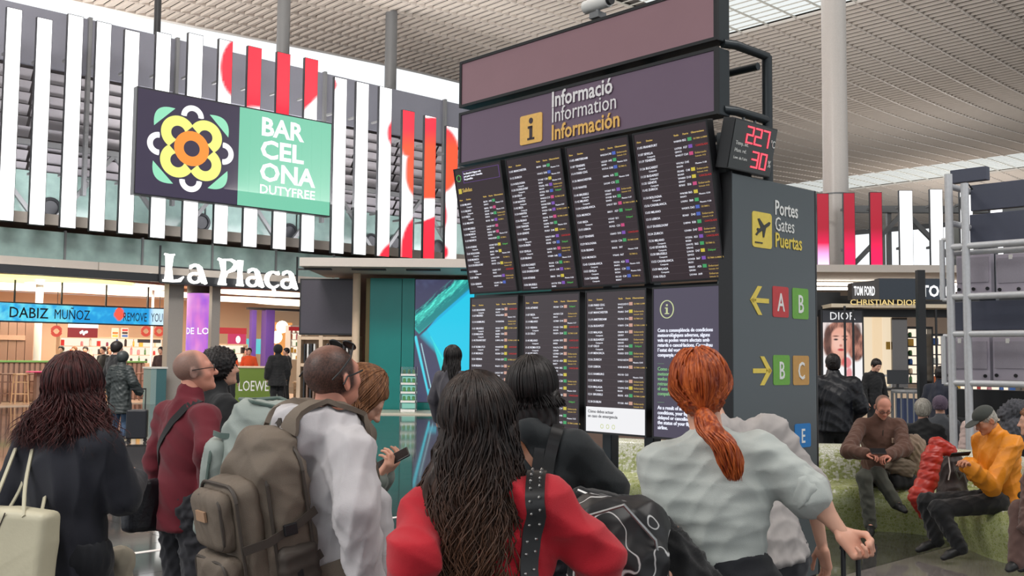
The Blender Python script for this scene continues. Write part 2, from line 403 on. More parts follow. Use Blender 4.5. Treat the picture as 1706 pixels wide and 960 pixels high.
for q in range(4):
    a = q*PI/2
    ring(cx+2.08*RX*math.cos(a), cz_+2.08*RZ*math.sin(a), .74, .38, a-PI*.52, a+PI*.52, E_w, 'half_ring', -.008)
for q in range(4):
    a = PI/4+q*PI/2
    ring(cx+1.26*RX*math.cos(a), cz_+1.26*RZ*math.sin(a), 1.20, .42, a-PI, a+PI, M_navy, 'petal_outline', -.0085)
for q in range(4):
    a = PI/4+q*PI/2
    ring(cx+1.26*RX*math.cos(a), cz_+1.26*RZ*math.sin(a), 1.10, .45, a-PI*.66, a+PI*.66, E_y, 'petal', -.010)
m = MB(); pts = arcp(cx, cz_, 1.3*RX, 1.3*RZ, 0, 2*PI, 32)[:-1]
q0 = [(cx, cz_+1.42*RZ), (cx-1.42*RX, cz_), (cx, cz_-1.42*RZ), (cx+1.42*RX, cz_)]
m.add([(p[0], -.013, p[1]) for p in q0], [(0, 1, 2, 3)][::-1]); m.build('flower_centre', M_navy, sg)
ring(cx, cz_, 1.14, .52, 0, 2*PI, E_o, 'orange_ring', -.016)
sz = HH*.262
text([('BAR', W1+W2*.22, HH*.755, sz, 'LEFT', .03, W2/HH*.95), ('CEL', W1+W2*.22, HH*.52, sz, 'LEFT', .03, W2/HH*1.05), ('ONA', W1+W2*.22, HH*.285, sz, 'LEFT', .03, W2/HH*1.0), ('DUTYFREE', W1+W2*.22, HH*.15, sz*.5, 'LEFT', .015, W2/HH*.98)], 'lettering', E_w, sg, -.01)

# ---------------- building behind the blades
OFF = 2.6
def H(px, py, off=OFF): return FA.hit(px, py, off)
zTop = H(235, 52)[1]; zW = H(150, 127)[1]; zLat = H(150, 300)[1]; zBand = H(150, 372)[1]; zBal0 = H(100, 384, 1.2)[1]; zBal1 = H(100, 412, 1.2)[1]
XL, XR = -16, H(1010, 400)[0]
M_up = mat('upper_cladding', srgb(128, 130, 142), .4, .3, .05); M_pur = mat('lattice_paint', srgb(150, 147, 152), .6, 0, .05)
M_glass = mat('green_glass', srgb(140, 165, 160), .15, 0, .25, 3)
wl = thing('wall_left', 'x', 'x', FA.w(0, OFF, 0), FA.rz); del wl['label'], wl['category']; struct(wl)
MB().box(XL, XR, 1.2, 1.4, zBal0-1.4, zTop).build('back_wall', mat('back_wall_paint', srgb(112, 108, 112), .7), wl)
x = XL; k = 0
while x < XR:
    MB().box(x+.02, x+3.16, -.05, .1, zW, zTop-.02).build('cladding_panel', M_up, wl)
    MB().box(x-.06, x+.06, -.2, .0, zLat-.6, zTop+.02).build('mullion', M_grey, wl)
    x += 3.2
lat = MB()
nx = int((XR-XL)/.55)
lm = MB()
for i in range(5):                       # corrugated lattice bay, made once and shared
    z = i*.42
    lm.add([(0, .8-z*.18, z), (2.1, .8-z*.18, z), (2.1, .55-z*.18, z+.34), (0, .55-z*.18, z+.34), (0, .8-z*.18, z+.36), (2.1, .8-z*.18, z+.36)], [(0, 1, 2, 3), (3, 2, 5, 4)])
lmesh = lm.mesh('lattice_bay', M_pur)
zl = zLat-.3; nrow = max(1, int((zW-zl)/2.1))
for i in range(int((XR-XL)/2.2)):
    for r in range(2):
        o = obj('lattice_bay', lmesh, wl); o.location = (XL+2.2*i, 0, zl+r*(zW-zl)/2); o.scale = (1, 1, (zW-zl)/2/2.1)
tr_ = MB(); x = XL
while x < XR:
    b1 = MB().bar((x, .1, zBand+.1), (x+1.9, .1, zLat+1.0), .14, .14); b1.build('truss_diagonal', M_grey, wl)
    b1 = MB().bar((x+1.9, .1, zLat+1.0), (x+3.8, .1, zBand+.1), .14, .14); b1.build('truss_diagonal', M_grey, wl); x += 4.6
MB().box(XL, XR, 0, .25, zLat+.95, zLat+1.12).build('truss_chord', M_grey, wl)
x = XL
while x < XR:
    MB().box(x+.04, x+1.96, .5, .56, zBand, zLat+.15).build('glass_pane', M_glass, wl); x += 2
for px, py in ((88, 345), (340, 370), (487, 386), (624, 402), (664, 404), (735, 412)):
    xx, zz = H(px, py, OFF+.2)
    v = MB(); v.lathe([(.34, 0), (.36, .06), (.26, .1), (.24, .04), (.05, .03)], n=20)
    m2 = MB(); m2.v = [(p[0]+xx, .45-p[2], p[1]+zz) for p in v.v]; m2.f = v.f
    o = m2.build('round_vent', M_dark, wl, True)
MB().box(XL, XR, -1.4, .5, zBand-.35, zBand).build('ledge', mat('beige_cladding', srgb(190, 182, 174), .5), wl)
x = XL
while x < XR:
    MB().box(x+.03, x+2.57, -1.36, -1.33, zBal0-1.0, zBal0-.05).build('balustrade_pane', M_glass, wl)
    MB().box(x-.03, x+.03, -1.42, -1.28, zBal0-1.0, zBal0).build('balustrade_post', M_grey, wl); x += 2.6
M_bei = mat('fascia_paint', srgb(196, 188, 180), .45, 0, .05)
zF0 = H(100, 458, 0)[1]; zF1 = zBal0-1.0
fas = thing('trim_2', 'x', 'x', FA.w(0, 0, 0), FA.rz); del fas['label'], fas['category']; struct(fas)
x = XL
while x < XR:
    MB().box(x+.01, x+3.19, .9, 1.3, zF1-.35, zF1+.02).build('fascia_panel', M_bei, fas)
    m = MB().add([(x+.01, .95, zF1-.37), (x+3.19, .95, zF1-.37), (x+3.19, .25, zF0+.25), (x+.01, .25, zF0+.25), (x+.01, 1.2, zF0+.25), (x+3.19, 1.2, zF0+.25), (x+.01, 1.3, zF1-.37), (x+3.19, 1.3, zF1-.37)], [(3, 2, 1, 0), (5, 2, 3, 4), (0, 1, 7, 6), (4, 6, 7, 5), (3, 0, 6, 4), (2, 5, 7, 1)])
    m.build('soffit_panel', M_bei, fas)
    MB().cyl((x+1.6, .5, zF0+.28), (x+1.6, .5, zF0+.12), .07, n=12).build('spot_lamp', M_white, fas)
    x += 3.2
MB().box(XL, XR, .2, .5, zF0-.02, zF0+.24).build('dark_beam', M_dark, fas)
# roof posts behind the facade and the big white column
for px, top, nm in ((262, 0, 'black'), (471, 55, 'grey'), (650, 116, 'grey')):
    xx, zz = FA.hit(px, top+40, 4.0); Z = 17.4
    t = tag(MB().cyl((0, 0, 0), (0, 0, Z-zTop+1), .13 if nm == 'black' else .27, n=20).build('roof_post', M_dark if nm == 'black' else M_grey, smooth=True), {262: 'thin dark roof post above the white blades', 471: 'grey round roof post behind the red blades', 650: 'grey round roof post right of the duty free sign'}[px], 'post')
    t.location = FA.w(xx, 4.0, zTop-1)
cp = at(1392, 300, 38); t = thing('round_column', 'tall round white column reaching the slatted ceiling', 'column', (cp.x, 38, 0))
MB().cyl((0, 0, 0), (0, 0, 7.9), .465, n=32).build('shaft', mat('column_paint', srgb(205, 200, 196), .35), t, True)
MB().cyl((0, 0, 7.9), (0, 0, 17.4), .465, .45, n=32).build('shaft', MATS['column_paint'], t, True)
MB().cyl((0, 0, 7.86), (0, 0, 7.92), .475, n=32).build('joint_band', M_grey, t, True)
# right-hand facade, further away
FR = Frame((at(1370, 600, 36).x, 36), -2)
def rcol(k, X, Y):
    c = np.ones(X.shape+(3,))
    if k < 3: c = mixc(np.array(srgb(188, 12, 48))*.48, (.62, .0, .06), np.clip((Y-380)/40, 0, 1)); c = mixc(c, (1, .55, 1), np.clip((Y-(405 if k == 0 else 440))/38, 0, 1))
    return c
for k, (a, b, c, d) in enumerate([(1372, 446, 323, 19), (1416, 446, 322, 18), (1461, 446, 321, 19), (1511, 444, 318, 21), (1562, 443, 316, 20), (1612, 442, 314, 20), (1662, 441, 312, 20)]):
    desc[k] = 1
    blade(FR, k, a, b, c, d, ['red light blade fading to pink, beside the gates tower', 'red light blade in the middle of the three right of the gates tower', 'red light blade next to the first white one on the right', 'white light blade right of the three red ones', 'white light blade beside the scaffold top', 'white light blade hidden behind the scaffold', 'white light blade at the right frame edge behind the screens'][k], rcol, group='light blades on the right facade')
wr = thing('wall_back', 'x', 'x', FR.w(0, 0, 0), FR.rz); del wr['label'], wr['category']; struct(wr)
zs = FR.hit(1500, 446)[1]; zt_ = FR.hit(1500, 356)[1]
MB().box(-4, 40, 2, 2.2, -.0, zs-.2).build('lower_wall', mat('far_wall', srgb(150, 146, 142), .6), wr)
MB().box(-4, 40, -.4, .3, zs-.35, zs-.05).build('edge_beam', M_grey, wr)
for i in range(9):
    MB().bar((1.5+i*4.4, 2.2, zs), (3.7+i*4.4, 2.2, zt_+.4), .16, .16).build('truss_diagonal', M_grey, wr)
    MB().bar((3.7+i*4.4, 2.2, zt_+.4), (5.9+i*4.4, 2.2, zs), .16, .16).build('truss_diagonal', M_grey, wr)
    MB().box(3.1+i*4.4, 3.25+i*4.4, 2.3, 2.5, zs-.2, zt_+.4).build('mullion', M_grey, wr)
MB().box(-4, 40, 2.1, 2.4, zt_+.35, zt_+.6).build('truss_chord', M_grey, wr)
# partly solid glazing zone: pale wall panels with clear openings between
for i, (p0_, p1_) in enumerate(((1365, 1424), (1458, 1475), (1590, 1720))):
    a = FR.hit(p0_, 400, 6)[0]; b = FR.hit(p1_, 400, 6)[0]
    MB().box(a, b, 6, 6.2, zs-1, zt_+.4).build('pale_panel', mat('pale_wall', srgb(140, 142, 138), .5), wr)
# ================================================================== INFORMATION BOARD AND GATES TOWER
M_scr = bpy.data.materials.new('screen_glass'); M_scr.use_nodes = True
b_ = M_scr.node_tree.nodes['Principled BSDF']; b_.inputs['Base Color'].default_value = (.012, .008, .012, 1); b_.inputs['Roughness'].default_value = .22
b_.inputs['Emission Color'].default_value = (.55, .33, .38, 1); b_.inputs['Emission Strength'].default_value = .045
M_scrb = emi('screen_plum', srgb(72, 64, 86), .85)
E_white = emi('screen_white', (.85, .86, .95), 1.); E_yel = emi('screen_yellow', srgb(214, 180, 96), .8); E_red = emi('screen_red', srgb(200, 45, 45), .8)
E_green = emi('screen_green', srgb(90, 190, 90), .9); E_tag = {c: emi('tag_'+c, v, .7) for c, v in dict(blue=srgb(80, 110, 210), green=srgb(70, 180, 110), pink=srgb(225, 80, 140), yellow=srgb(235, 215, 70), purple=srgb(140, 90, 200), peach=srgb(235, 180, 160)).items()}
M_sign = mat('plum_sign_face', srgb(112, 92, 112), .35, 0, .04, 3); M_sign2 = mat('rose_plum_sign_face', srgb(148, 114, 122), .35, 0, .05, 3)
M_frame = mat('anthracite_metal', srgb(52, 58, 62), .4, .4, .06)
def Bh(px, py, off=0): return BO.hit(px, py, off)
xr_ = Bh(1195, 190)[0]; xl_ = (Bh(765, 274)[0]+Bh(763, 180)[0])/2
def signpanel(name, label, pr1, pr0, pl1, pl0, M):
    z1 = (Bh(1195, pr1)[1]+Bh(765, pl1)[1])/2; z0 = (Bh(1195, pr0)[1]+Bh(765, pl0)[1])/2
    t = thing(name, label, 'sign', BO.w(xl_, 0, z0), BO.rz); W = xr_-xl_; Hh = z1-z0
    MB().box(0, W, .02, .16, 0, Hh).build('casing', M_frame, t, bevel=.008)
    for a in ((0, W, 0, .025), (0, W, Hh-.025, Hh), (0, .03, .025, Hh-.025), (W-.03, W, .025, Hh-.025)):
        MB().box(a[0], a[1], 0, .03, a[2], a[3]).build('frame_bar', M_black, t)
    MB().box(.03, W-.03, .008, .03, .025, Hh-.025).build('sign_face', M, t)
    return t, W, Hh, z0
signpanel('blank_sign', 'blank dusty rose top panel above the information sign', -24, 64, 97, 181, M_sign2)
t, W, Hh, zi0 = signpanel('information_sign', 'plum sign reading Informació, Information, Información', 72, 191, 192, 275, M_sign)
def loc(px, py): a, b = Bh(px, py); return a-xl_, b-zi0
E_iy = mat('sign_yellow_print', srgb(242, 192, 105), .5); E_iw = mat('sign_white_print', srgb(238, 236, 238), .5); M_ik = mat('sign_dark_print', srgb(60, 48, 58), .5)
x0, za = loc(866, 243); x1, zb_ = loc(903, 186)
pts = []
for cx_, cz2, a in ((x1-.02, zb_-.02, 0), (x0+.02, zb_-.02, PI/2), (x0+.02, za+.02, PI), (x1-.02, za+.02, 1.5*PI)): pts += [(cx_+.02*math.cos(a+i*PI/8), cz2+.02*math.sin(a+i*PI/8)) for i in range(5)]
MB().poly(pts, .0, .008).build('info_symbol', E_iy, t)
xm_ = (x0+x1)/2; hh = zb_-za; m = MB()
m.box(xm_-.035, xm_+.02, -.004, 0, za+hh*.52, za+hh*.60).box(xm_-.015, xm_+.02, -.004, 0, za+hh*.16, za+hh*.6).box(xm_-.04, xm_+.045, -.004, 0, za+hh*.13, za+hh*.20)
m.poly([(xm_+.0025+.024*math.cos(i*PI/8), za+hh*.78+.026*math.sin(i*PI/8)) for i in range(16)], -.004, 0).build('info_letter', M_ik, t)
xt, z1 = loc(919, 181); _, z2 = loc(919, 204); _, z3 = loc(919, 237); xe1 = loc(1021, 160)[0]; xe3 = loc(1034, 200)[0]
zz1 = z1; zz2 = loc(919, 203.5)[1]; zz3 = z3
sz = .185
text([('Informació', xt, loc(919, 179)[1], sz, 'LEFT', .018, .86)], 'white_words', E_iw, t)
text([('Information', xt, loc(919, 205)[1], sz, 'LEFT', 0, .84)], 'thin_white_words', E_iw, t)
text([('Información', xt, loc(919, 234)[1], sz, 'LEFT', .018, .86)], 'yellow_words', E_iy, t)
# steel tube rack
rk = thing('steel_rack', 'dark tubular steel rack carrying the screens and information sign', 'frame', BO.w(0, 0, 0), BO.rz)
ztop = Bh(1243, 75, .3)[1]
zz = [Bh(1195, 66)[1], Bh(1195, 178)[1]]
for X in (Bh(1086, 700, .4)[0], Bh(1016, 700, .4)[0]):
    MB().box(X-.05, X+.05, .36, .46, 0, zz[0]+.5).build('post', M_frame, rk, bevel=.008)
DX = .62
MB().cyl((xr_+.02, DX, zz[1]-1.0), (xr_+.02, DX, zz[0]), .04).build('tube', M_frame, rk, True)
for z in zz:
    MB().tube([(xr_-.02, .1, z), (xr_+.02, .2, z), (xr_+.02, DX, z)], .035).build('tube', M_frame, rk, True)
    MB().cyl((xl_+.1, .5, z-.1), (xr_+.02, .5, z-.1), .03).build('tube', M_frame, rk, True)
for i in (.3, .45): MB().cyl((xr_+.02, i, zz[1]-.16), (xr_+.02, i, zz[1]), .012, n=8).build('hanger', M_grey, rk, True)
zm = Bh(1085, 478)[1]
MB().box(xl_+.05, xr_, .2, .3, zm-.05, zm+.03).build('rail', M_frame, rk)
MB().box(xl_+.05, xr_, .2, .3, Bh(1085, 725)[1]+.1, Bh(1085, 725)[1]+.2).build('rail', M_frame, rk)
MB().box(xl_+.05, xr_, .3, .4, zi0-.25, zi0-.15).build('rail', M_frame, rk)
for i, x in enumerate((xl_+.35, xl_+1.05, xl_+1.75, xr_-.3)):   # brackets that hold the tilted row
    MB().bar((x, .3, zm+.95), (x, -.1, zm+.98), .04, .04).build('bracket', M_frame, rk)
MB().box(xr_-.02, xr_+.06, .02, .34, zm-.02, zm+1.1).build('side_plate', mat('side_plate_paint', srgb(88, 94, 98), .4, .3), rk)
# screens
CIT = 'LONDON,PARIS CDG,BILBAO,MADRID,SEVILLA,MALAGA,ROMA FCO,LISBOA,PORTO,ZURICH,MUNICH,VIENNA,GENEVE,BRISTOL,DUBLIN,IBIZA,MENORCA,AMSTERDAM,FRANKFURT,BRUSSELS,BUCAREST,ATHENS,CASABLANCA,TANGER,NANTES,OSLO,VENEZIA,MILANO,TENERIFE,LANZAROTE,ISTANBUL,DUSSELDORF,HAMBURG,BOLOGNA,BUDAPEST,MANCHESTER'.split(',')
def screen(label, x0, z0, w_, h_, tilt, rows, kind, yoff=0., seed=0):
    r = random.Random(seed)
    t = thing('departure_screen' if kind != 'notice' else 'notice_screen', label, 'screen', BO.w(x0, yoff, z0), BO.rz, 'flight screens on the rack')
    t.rotation_euler = Euler((tilt, 0, BO.rz))
    MB().box(-.006, w_+.006, .006, .075, -.006, h_+.006).build('casing', M_black, t, bevel=.004)
    for a in ((-.006, w_+.006, -.006, .008), (-.006, w_+.006, h_-.008, h_+.006), (-.006, .006, .008, h_-.008), (w_-.006, w_+.006, .008, h_-.008)):
        MB().box(a[0], a[1], -.004, .01, a[2], a[3]).build('bezel', M_black, t)
    MB().box(.006, w_-.006, 0, .006, .008, h_-.008).build('display', M_scrb if kind == 'notice' else M_scr, t)
    if kind == 'notice': return t
    top = h_-.03; pitch = .056; z = top-.045
    if kind == 'first':
        b = MB(); ln = []
        for i in range(24):
            a = 2*PI*i/24
            ln.append((.055+.028*math.cos(a), h_-.085+.028*math.sin(a)))
        for i in range(24):
            if i % 7: p, q = ln[i], ln[(i+1) % 24]; b.bar((p[0], -.002, p[1]), (q[0], -.002, q[1]), .004, .006)
        b.build('ring_logo', E_green, t)
        text([('La situació d´alguns vols', .13, h_-.06, .024), ('pot patir canvis. Consulta', .13, h_-.085, .024), ('les pantalles', .13, h_-.11, .024)], 'advice', E_white, t)
        fb_ = MB()
        for a in ((.115, w_-.03, h_-.032, h_-.030), (.115, w_-.03, h_-.135, h_-.133), (.115, .117, h_-.135, h_-.03), (w_-.032, w_-.03, h_-.135, h_-.03)): fb_.box(a[0], a[1], -.002, 0, a[2], a[3])
        fb_.build('advice_frame', E_tag['purple'], t)
        MB().box(.03, .07, -.002, 0, h_-.225, h_-.18).build('departures_symbol', E_tag['yellow'], t)
        text([('Salidas', .085, h_-.215, .05)], 'departures_word', E_yel, t)
        z = h_-.29
    hd = [('Hora', .03, z, .019), ('Destino', .12, z, .019), ('Vuelo', w_*.56, z, .019), ('Puerta', w_*.68, z, .019), ('Observaciones', w_*.79, z, .019)]
    text(hd, 'column_headings', E_yel, t)
    z -= .045; white = []; yel = []; red = []; grn = []; tags = {}; lines = MB(); zend = .235 if kind == 'last' else .03; n = 0
    while z > zend:
        hr = '%d:%02d' % (11+n//8, (n*7+5*r.randint(0, 1)) % 60)
        big = .024
        white += [(hr, .025, z, big), (r.choice(CIT), .085, z, big, 'LEFT', .01), ('%s%d' % (r.choice(['VY', 'FR', 'U2', 'IB', 'LH', 'W4']), r.randint(1000, 8999)), w_*.55, z, .02)]
        if r.random() < .5: white += [('Compartit', .11, z-.024, .018), ('%s%d' % (r.choice(['IB', 'QR', 'BA']), r.randint(4000, 6999)), w_*.55, z-.024, .018)]
        if r.random() < .85:
            g = r.choice(['blue', 'green', 'pink', 'yellow', 'purple'] if kind != 'low' and kind != 'last' else ['peach', 'yellow', 'peach', 'green'])
            tags.setdefault(g, MB()).box(w_*.755-.014, w_*.755+.020, -.002, 0, z-.004, z+.021)
        white.append((r.choice('ABCD')+str(r.randint(10, 69)), w_*.665, z, .022))
        q = r.random()
        if q < .45: yel += [('ÚLTIMA LLAMADA'[:r.randint(8, 14)], w_*.81, z, .017, 'LEFT', .005)] if r.random() < .5 else [('Embarcando', w_*.81, z, .02), ('Estimado %d:%02d' % (r.randint(11, 14), r.randint(10, 59)), w_*.81, z-.022, .015)]
        elif q < .7: white += [('Muestra %d:%02d' % (r.randint(11, 13), r.randint(10, 59)), w_*.8, z-.018, .017)]
        elif q < .85: red += [('CANCELADO', w_*.83, z, .0185, 'LEFT', .01)]
        elif q < .93: grn += [('Delayed', w_*.83, z, .02)]
        lines.box(.02, w_-.02, -.0015, 0, z-.0345, z-.0335)
        z -= pitch*r.choice([.92, 1., 1.05]); n += 1
    text(white, 'white_rows', E_white, t, -.003, .0006)['kind'] = 'stuff'
    if yel: text(yel, 'yellow_remarks', E_yel, t, -.003, .0006)['kind'] = 'stuff'
    if red: text(red, 'red_remarks', E_red, t, -.003, .0006)['kind'] = 'stuff'
    if grn: text(grn, 'green_remarks', E_green, t, -.003, .0006)['kind'] = 'stuff'
    for g, m in tags.items(): m.build('gate_tags', E_tag[g], t)['kind'] = 'stuff'
    lines.build('row_lines', emi('row_line', srgb(110, 90, 100), .5), t)
    if kind == 'last':
        MB().box(.008, w_-.008, -.003, 0, .01, .205).build('advert', emi('advert_white', (.85, .85, .87), 1.), t)
        Mk = emi('advert_ink', (.06, .06, .07), 1.)
        text([('Cómo debes actuar', .03, .158, .034, 'LEFT', .012), ('en caso de emergencia', .03, .122, .034, 'LEFT', .012)], 'advert_words', Mk, t, -.006, .001)
        for i in range(3):
            b = MB(); c = .18+i*.06-.1
            for k2 in range(14): a = 2*PI*k2/14; b.bar((c+.1+.014*math.cos(a), -.004, .055+.016*math.sin(a)), (c+.1+.014*math.cos(a+.45), -.004, .055+.016*math.sin(a+.45)), .002, .004)
            b.build('advert_icon', emi('icon_line', srgb(190, 200, 120), 1.), t)
    return t
lowx = [(783, 862), (872, 965), (976, 1076), (1088, 1212)]
zl1 = Bh(1075, 481)[1]; zl0 = Bh(1076, 728)[1]
pos = ['at the left end', 'second from the left', 'third from the left', 'at the right end']
for i, (a, b) in enumerate(lowx):
    xa = Bh(a, 600)[0]; xb = Bh(b, 600)[0]
    if i < 3: screen('flat lower departure screen %s%s' % (pos[i], ' with a white emergency notice at its foot' if i == 2 else ''), xa, zl0, xb-xa, zl1-zl0, 0, 0, 'last' if i == 2 else 'low', 0, 40+i)
    else:
        t = screen('plum notice screen with an i in a ring about weather delays', xa, zl0, xb-xa, zl1-zl0, 0, 0, 'notice'); w_ = xb-xa; h_ = zl1-zl0
        E_ring = emi('notice_ring', srgb(205, 215, 160), .9); b2 = MB(); cx3, cz3 = w_*.20, h_-.165
        for k2 in range(28): a2 = 2*PI*k2/28; b2.bar((cx3+.062*math.cos(a2), -.003, cz3+.066*math.sin(a2)), (cx3+.062*math.cos(a2+.23), -.003, cz3+.066*math.sin(a2+.23)), .006, .006)
        b2.box(cx3-.008, cx3+.006, -.004, 0, cz3-.03, cz3+.012).box(cx3-.018, cx3+.006, -.004, 0, cz3+.006, cz3+.013).box(cx3-.02, cx3+.02, -.004, 0, cz3-.036, cz3-.029).box(cx3-.008, cx3+.006, -.004, 0, cz3+.024, cz3+.038)
        b2.build('ring_symbol', E_ring, t)
        L1 = ['Com a conseqüència de condicions', 'meteorològiques adverses, alguns', 'vols es poden veure afectats amb', 'retards o cancel·lacions. Consulteu', 'l´estat del vostre vol amb la vostra', 'companyia aèria.']
        L2 = ['Como consecuencia de condiciones', 'meteorológicas adversas, algunos', 'vuelos se pueden ver afectados con', 'retrasos o cancelaciones. Consulte', 'el estado de su vuelo con su', 'compañía aérea.']
        L3 = ['As a result of adverse weather', 'conditions, your flight may be', 'delayed or cancelled. Check', 'the status of your flight with your', 'airline.']
        y0 = h_-.335; st = .037; fs = .0385
        text([(s, w_*.07, y0-k2*st, fs, 'LEFT', .012, .92) for k2, s in enumerate(L1)], 'catalan_notice', emi('notice_white', (.85, .88, 1), 1.), t)
        text([(s, w_*.07, y0-.29-k2*st, fs, 'LEFT', .008, .92) for k2, s in enumerate(L2)], 'spanish_notice', emi('notice_green', srgb(130, 185, 130), .9), t)
        text([(s, w_*.07, y0-.58-k2*st, fs, 'LEFT', .012, .92) for k2, s in enumerate(L3)], 'english_notice', MATS['notice_white'], t)
        for dz_ in (.245, .535): text([('____', w_*.07, y0-dz_+.01, .03)], 'divider', MATS['notice_green'], t)
upx = [(784, 862), (871, 963), (972, 1076), (1085, 1208)]
zu0 = (Bh(1085, 472)[1]+Bh(1208, 463)[1])/2; TILT = math.atan2(.215, 1.10); hU = 1.135
for i, (a, b) in enumerate(upx):
    xa = Bh(a, 480)[0]; xb = Bh(b, 470)[0]
    screen('tilted upper departure screen %s%s' % (pos[i], ' headed Salidas' if i == 0 else ''), xa, zu0, xb-xa, hU, TILT, 0, 'first' if i == 0 else 'up', 0, 10+i)
# small camera on top of the board
t = thing('security_camera', 'small white security camera on top of the blank panel', 'camera', BO.w(Bh(985, 30)[0], .08, Bh(985, 28)[1]), BO.rz)
MB().box(-.05, .05, -.05, .05, 0, .05).build('base', M_grey, t)
MB().cyl((0, 0, .05), (0, 0, .09), .02).build('neck', M_grey, t, True)
MB().cyl((-.14, 0, .13), (.12, 0, .13), .055, n=20).build('camera_body', M_white, t, True)
MB().cyl((.12, 0, .13), (.15, 0, .13), .042, n=20).build('lens', M_black, t, True)

# ------------- gates tower
TW = Frame((at(1222, 600, 7.2).x, 7.2), 43)
def Th(px, py, off=0): return TW.hit(px, py, off)
xw = (Th(1357, 318)[0]+Th(1362, 760)[0])/2; zt = (Th(1222, 288)[1]+Th(1357, 318)[1])/2
tw = thing('gates_tower', 'tall dark grey gates tower with coloured gate letters and arrows', 'sign', TW.w(0, 0, 0), TW.rz)
M_tow = mat('tower_grey', srgb(84, 92, 96), .38, .25, .04, 2)
MB().box(0, xw, 0, .10, 0.06, zt).build('body', M_tow, tw, bevel=.006)
MB().box(-.006, 0.0, .004, .12, 0.06, zt+.01).build('side_trim', M_black, tw)
MB().box(xw, xw+.02, .0, .12, 0.06, zt).build('side_trim', M_black, tw)
MB().box(.02, xw-.02, .01, .11, 0, .06).build('plinth', M_black, tw)
T_w = mat('tower_white_print', srgb(232, 234, 232), .5); T_y = mat('tower_yellow_print', srgb(232, 208, 92), .5)
def rrect(x0, x1, z0, z1, r=.02, y0=-.004, y1=0):
    pts = []
    for cx_, cz2, a in ((x1-r, z1-r, 0), (x0+r, z1-r, PI/2), (x0+r, z0+r, PI), (x1-r, z0+r, 1.5*PI)): pts += [(cx_+r*math.cos(a+i*PI/8), cz2+r*math.sin(a+i*PI/8)) for i in range(5)]
    return MB().poly(pts, y0, y1)
ax, az = Th(1253, 411); bx, bz = Th(1285, 357)
rrect(ax, bx, az, bz, .025).build('plane_symbol', T_y, tw)
wq = bx-ax; hq = bz-az; P = lambda u, v: (ax+u*wq, az+v*hq)
pl = MB().poly([P(*q) for q in ((.14, .36), (.22, .33), (.30, .40), (.86, .66), (.92, .74), (.84, .76), (.34, .53), (.24, .54), (.2, .5), (.26, .46))], -.008, -.004)
pl.poly([P(*q) for q in ((.42, .55), (.26, .80), (.34, .82), (.60, .62))], -.008, -.004).poly([P(*q) for q in ((.50, .50), (.52, .30), (.58, .30), (.68, .58))], -.008, -.004)
pl.box(P(.12, 0)[0], P(.5, 0)[0], -.008, -.004, P(0, .12)[1], P(0, .155)[1]).build('plane_print', mat('tower_dark_print', srgb(58, 60, 60), .5), tw)
x_, z_ = Th(1290, 357)
text([('Portes', x_, z_, .155, 'LEFT', .012, .78)], 'white_words', T_w, tw)
text([('Gates', x_, Th(1290, 384)[1], .150, 'LEFT', 0, .76)], 'thin_white_words', T_w, tw)
text([('Puertas', x_, Th(1290, 411)[1], .155, 'LEFT', .012, .80)], 'yellow_words', T_y, tw)
def badge(pa, pb, ch, col, name):
    a = Th(*pa); b = Th(*pb); rrect(a[0], b[0], a[1], b[1], .018).build(name, mat(name+'_print', col, .5), tw)
    m = .005; rrect(a[0], b[0], a[1], b[1], .018, -.0035, 0)
    text([(ch, (a[0]+b[0])/2, a[1]+(b[1]-a[1])*.2, (b[1]-a[1])*.84, 'CENTER', .008, .74)], 'gate_letter', T_w, tw, -.006)
badge((1287, 528), (1313, 479), 'A', srgb(196, 62, 66), 'red_badge')
badge((1320, 531), (1346, 482), 'B', srgb(110, 172, 70), 'green_badge')
badge((1288, 642), (1315, 592), 'B', srgb(120, 178, 60), 'green_badge')
badge((1321, 642), (1347, 593), 'C', srgb(196, 150, 84), 'brown_badge')
badge((1324, 747), (1350, 705), 'E', srgb(30, 120, 190), 'blue_badge')
def arrow(cpx, cpy, d):
    x, z = Th(cpx, cpy); L = .105; h = .105; th = .017; m = MB()
    m.box(x-L if d > 0 else x-L*.6, x+L*.6 if d > 0 else x+L, -.004, 0, z-th, z+th)
    for s in (-1, 1):
        m.poly([(x+d*(L+.03), z-s*0), (x+d*(L-.01), z-s*th*1.2), (x+d*(L-.12), z+s*h), (x+d*(L-.07), z+s*h)][::(1 if d*s < 0 else -1)], -.005, 0)
    m.build('arrow', T_y, tw)
arrow(1267, 501, -1); arrow(1268, 618, 1)
# temperature display above the tower
z0 = (Th(1207, 283)[1]+Th(1279, 293)[1])/2
td = thing('temperature_display', 'tilted dark thermometer display with red digits 22.7 and 30', 'display', TW.w(Th(1207, 283)[0]-.005, -.02, zt+.015), TW.rz)
td.rotation_euler = Euler((math.radians(12), 0, TW.rz)); wd = Th(1278, 293)[0]-Th(1206, 283)[0]; hd_ = .36
MB().box(0, wd, 0, .10, 0, hd_).build('casing', M_black, td, bevel=.004)
MB().box(.01, wd-.01, -.004, 0, .01, hd_-.01).build('display_face', mat('display_face_paint', srgb(50, 54, 54), .3), td)
E_dig = emi('red_digits', (1., .05, .08), 2.2); SEG = {'2': 'abged', '7': 'abc', '3': 'abgcd', '0': 'abcdef'}
def digit(ch, x, z, w_, h, b):
    t_ = .011
    for s in SEG[ch]:
        q = {'a': (x, x+w_, z+h-t_, z+h), 'g': (x, x+w_, z+h/2-t_/2, z+h/2+t_/2), 'd': (x, x+w_, z, z+t_), 'b': (x+w_-t_, x+w_, z+h/2, z+h), 'c': (x+w_-t_, x+w_, z, z+h/2), 'f': (x, x+t_, z+h/2, z+h), 'e': (x, x+t_, z, z+h/2)}[s]
        b.box(q[0], q[1], -.009, -.004, q[2], q[3])
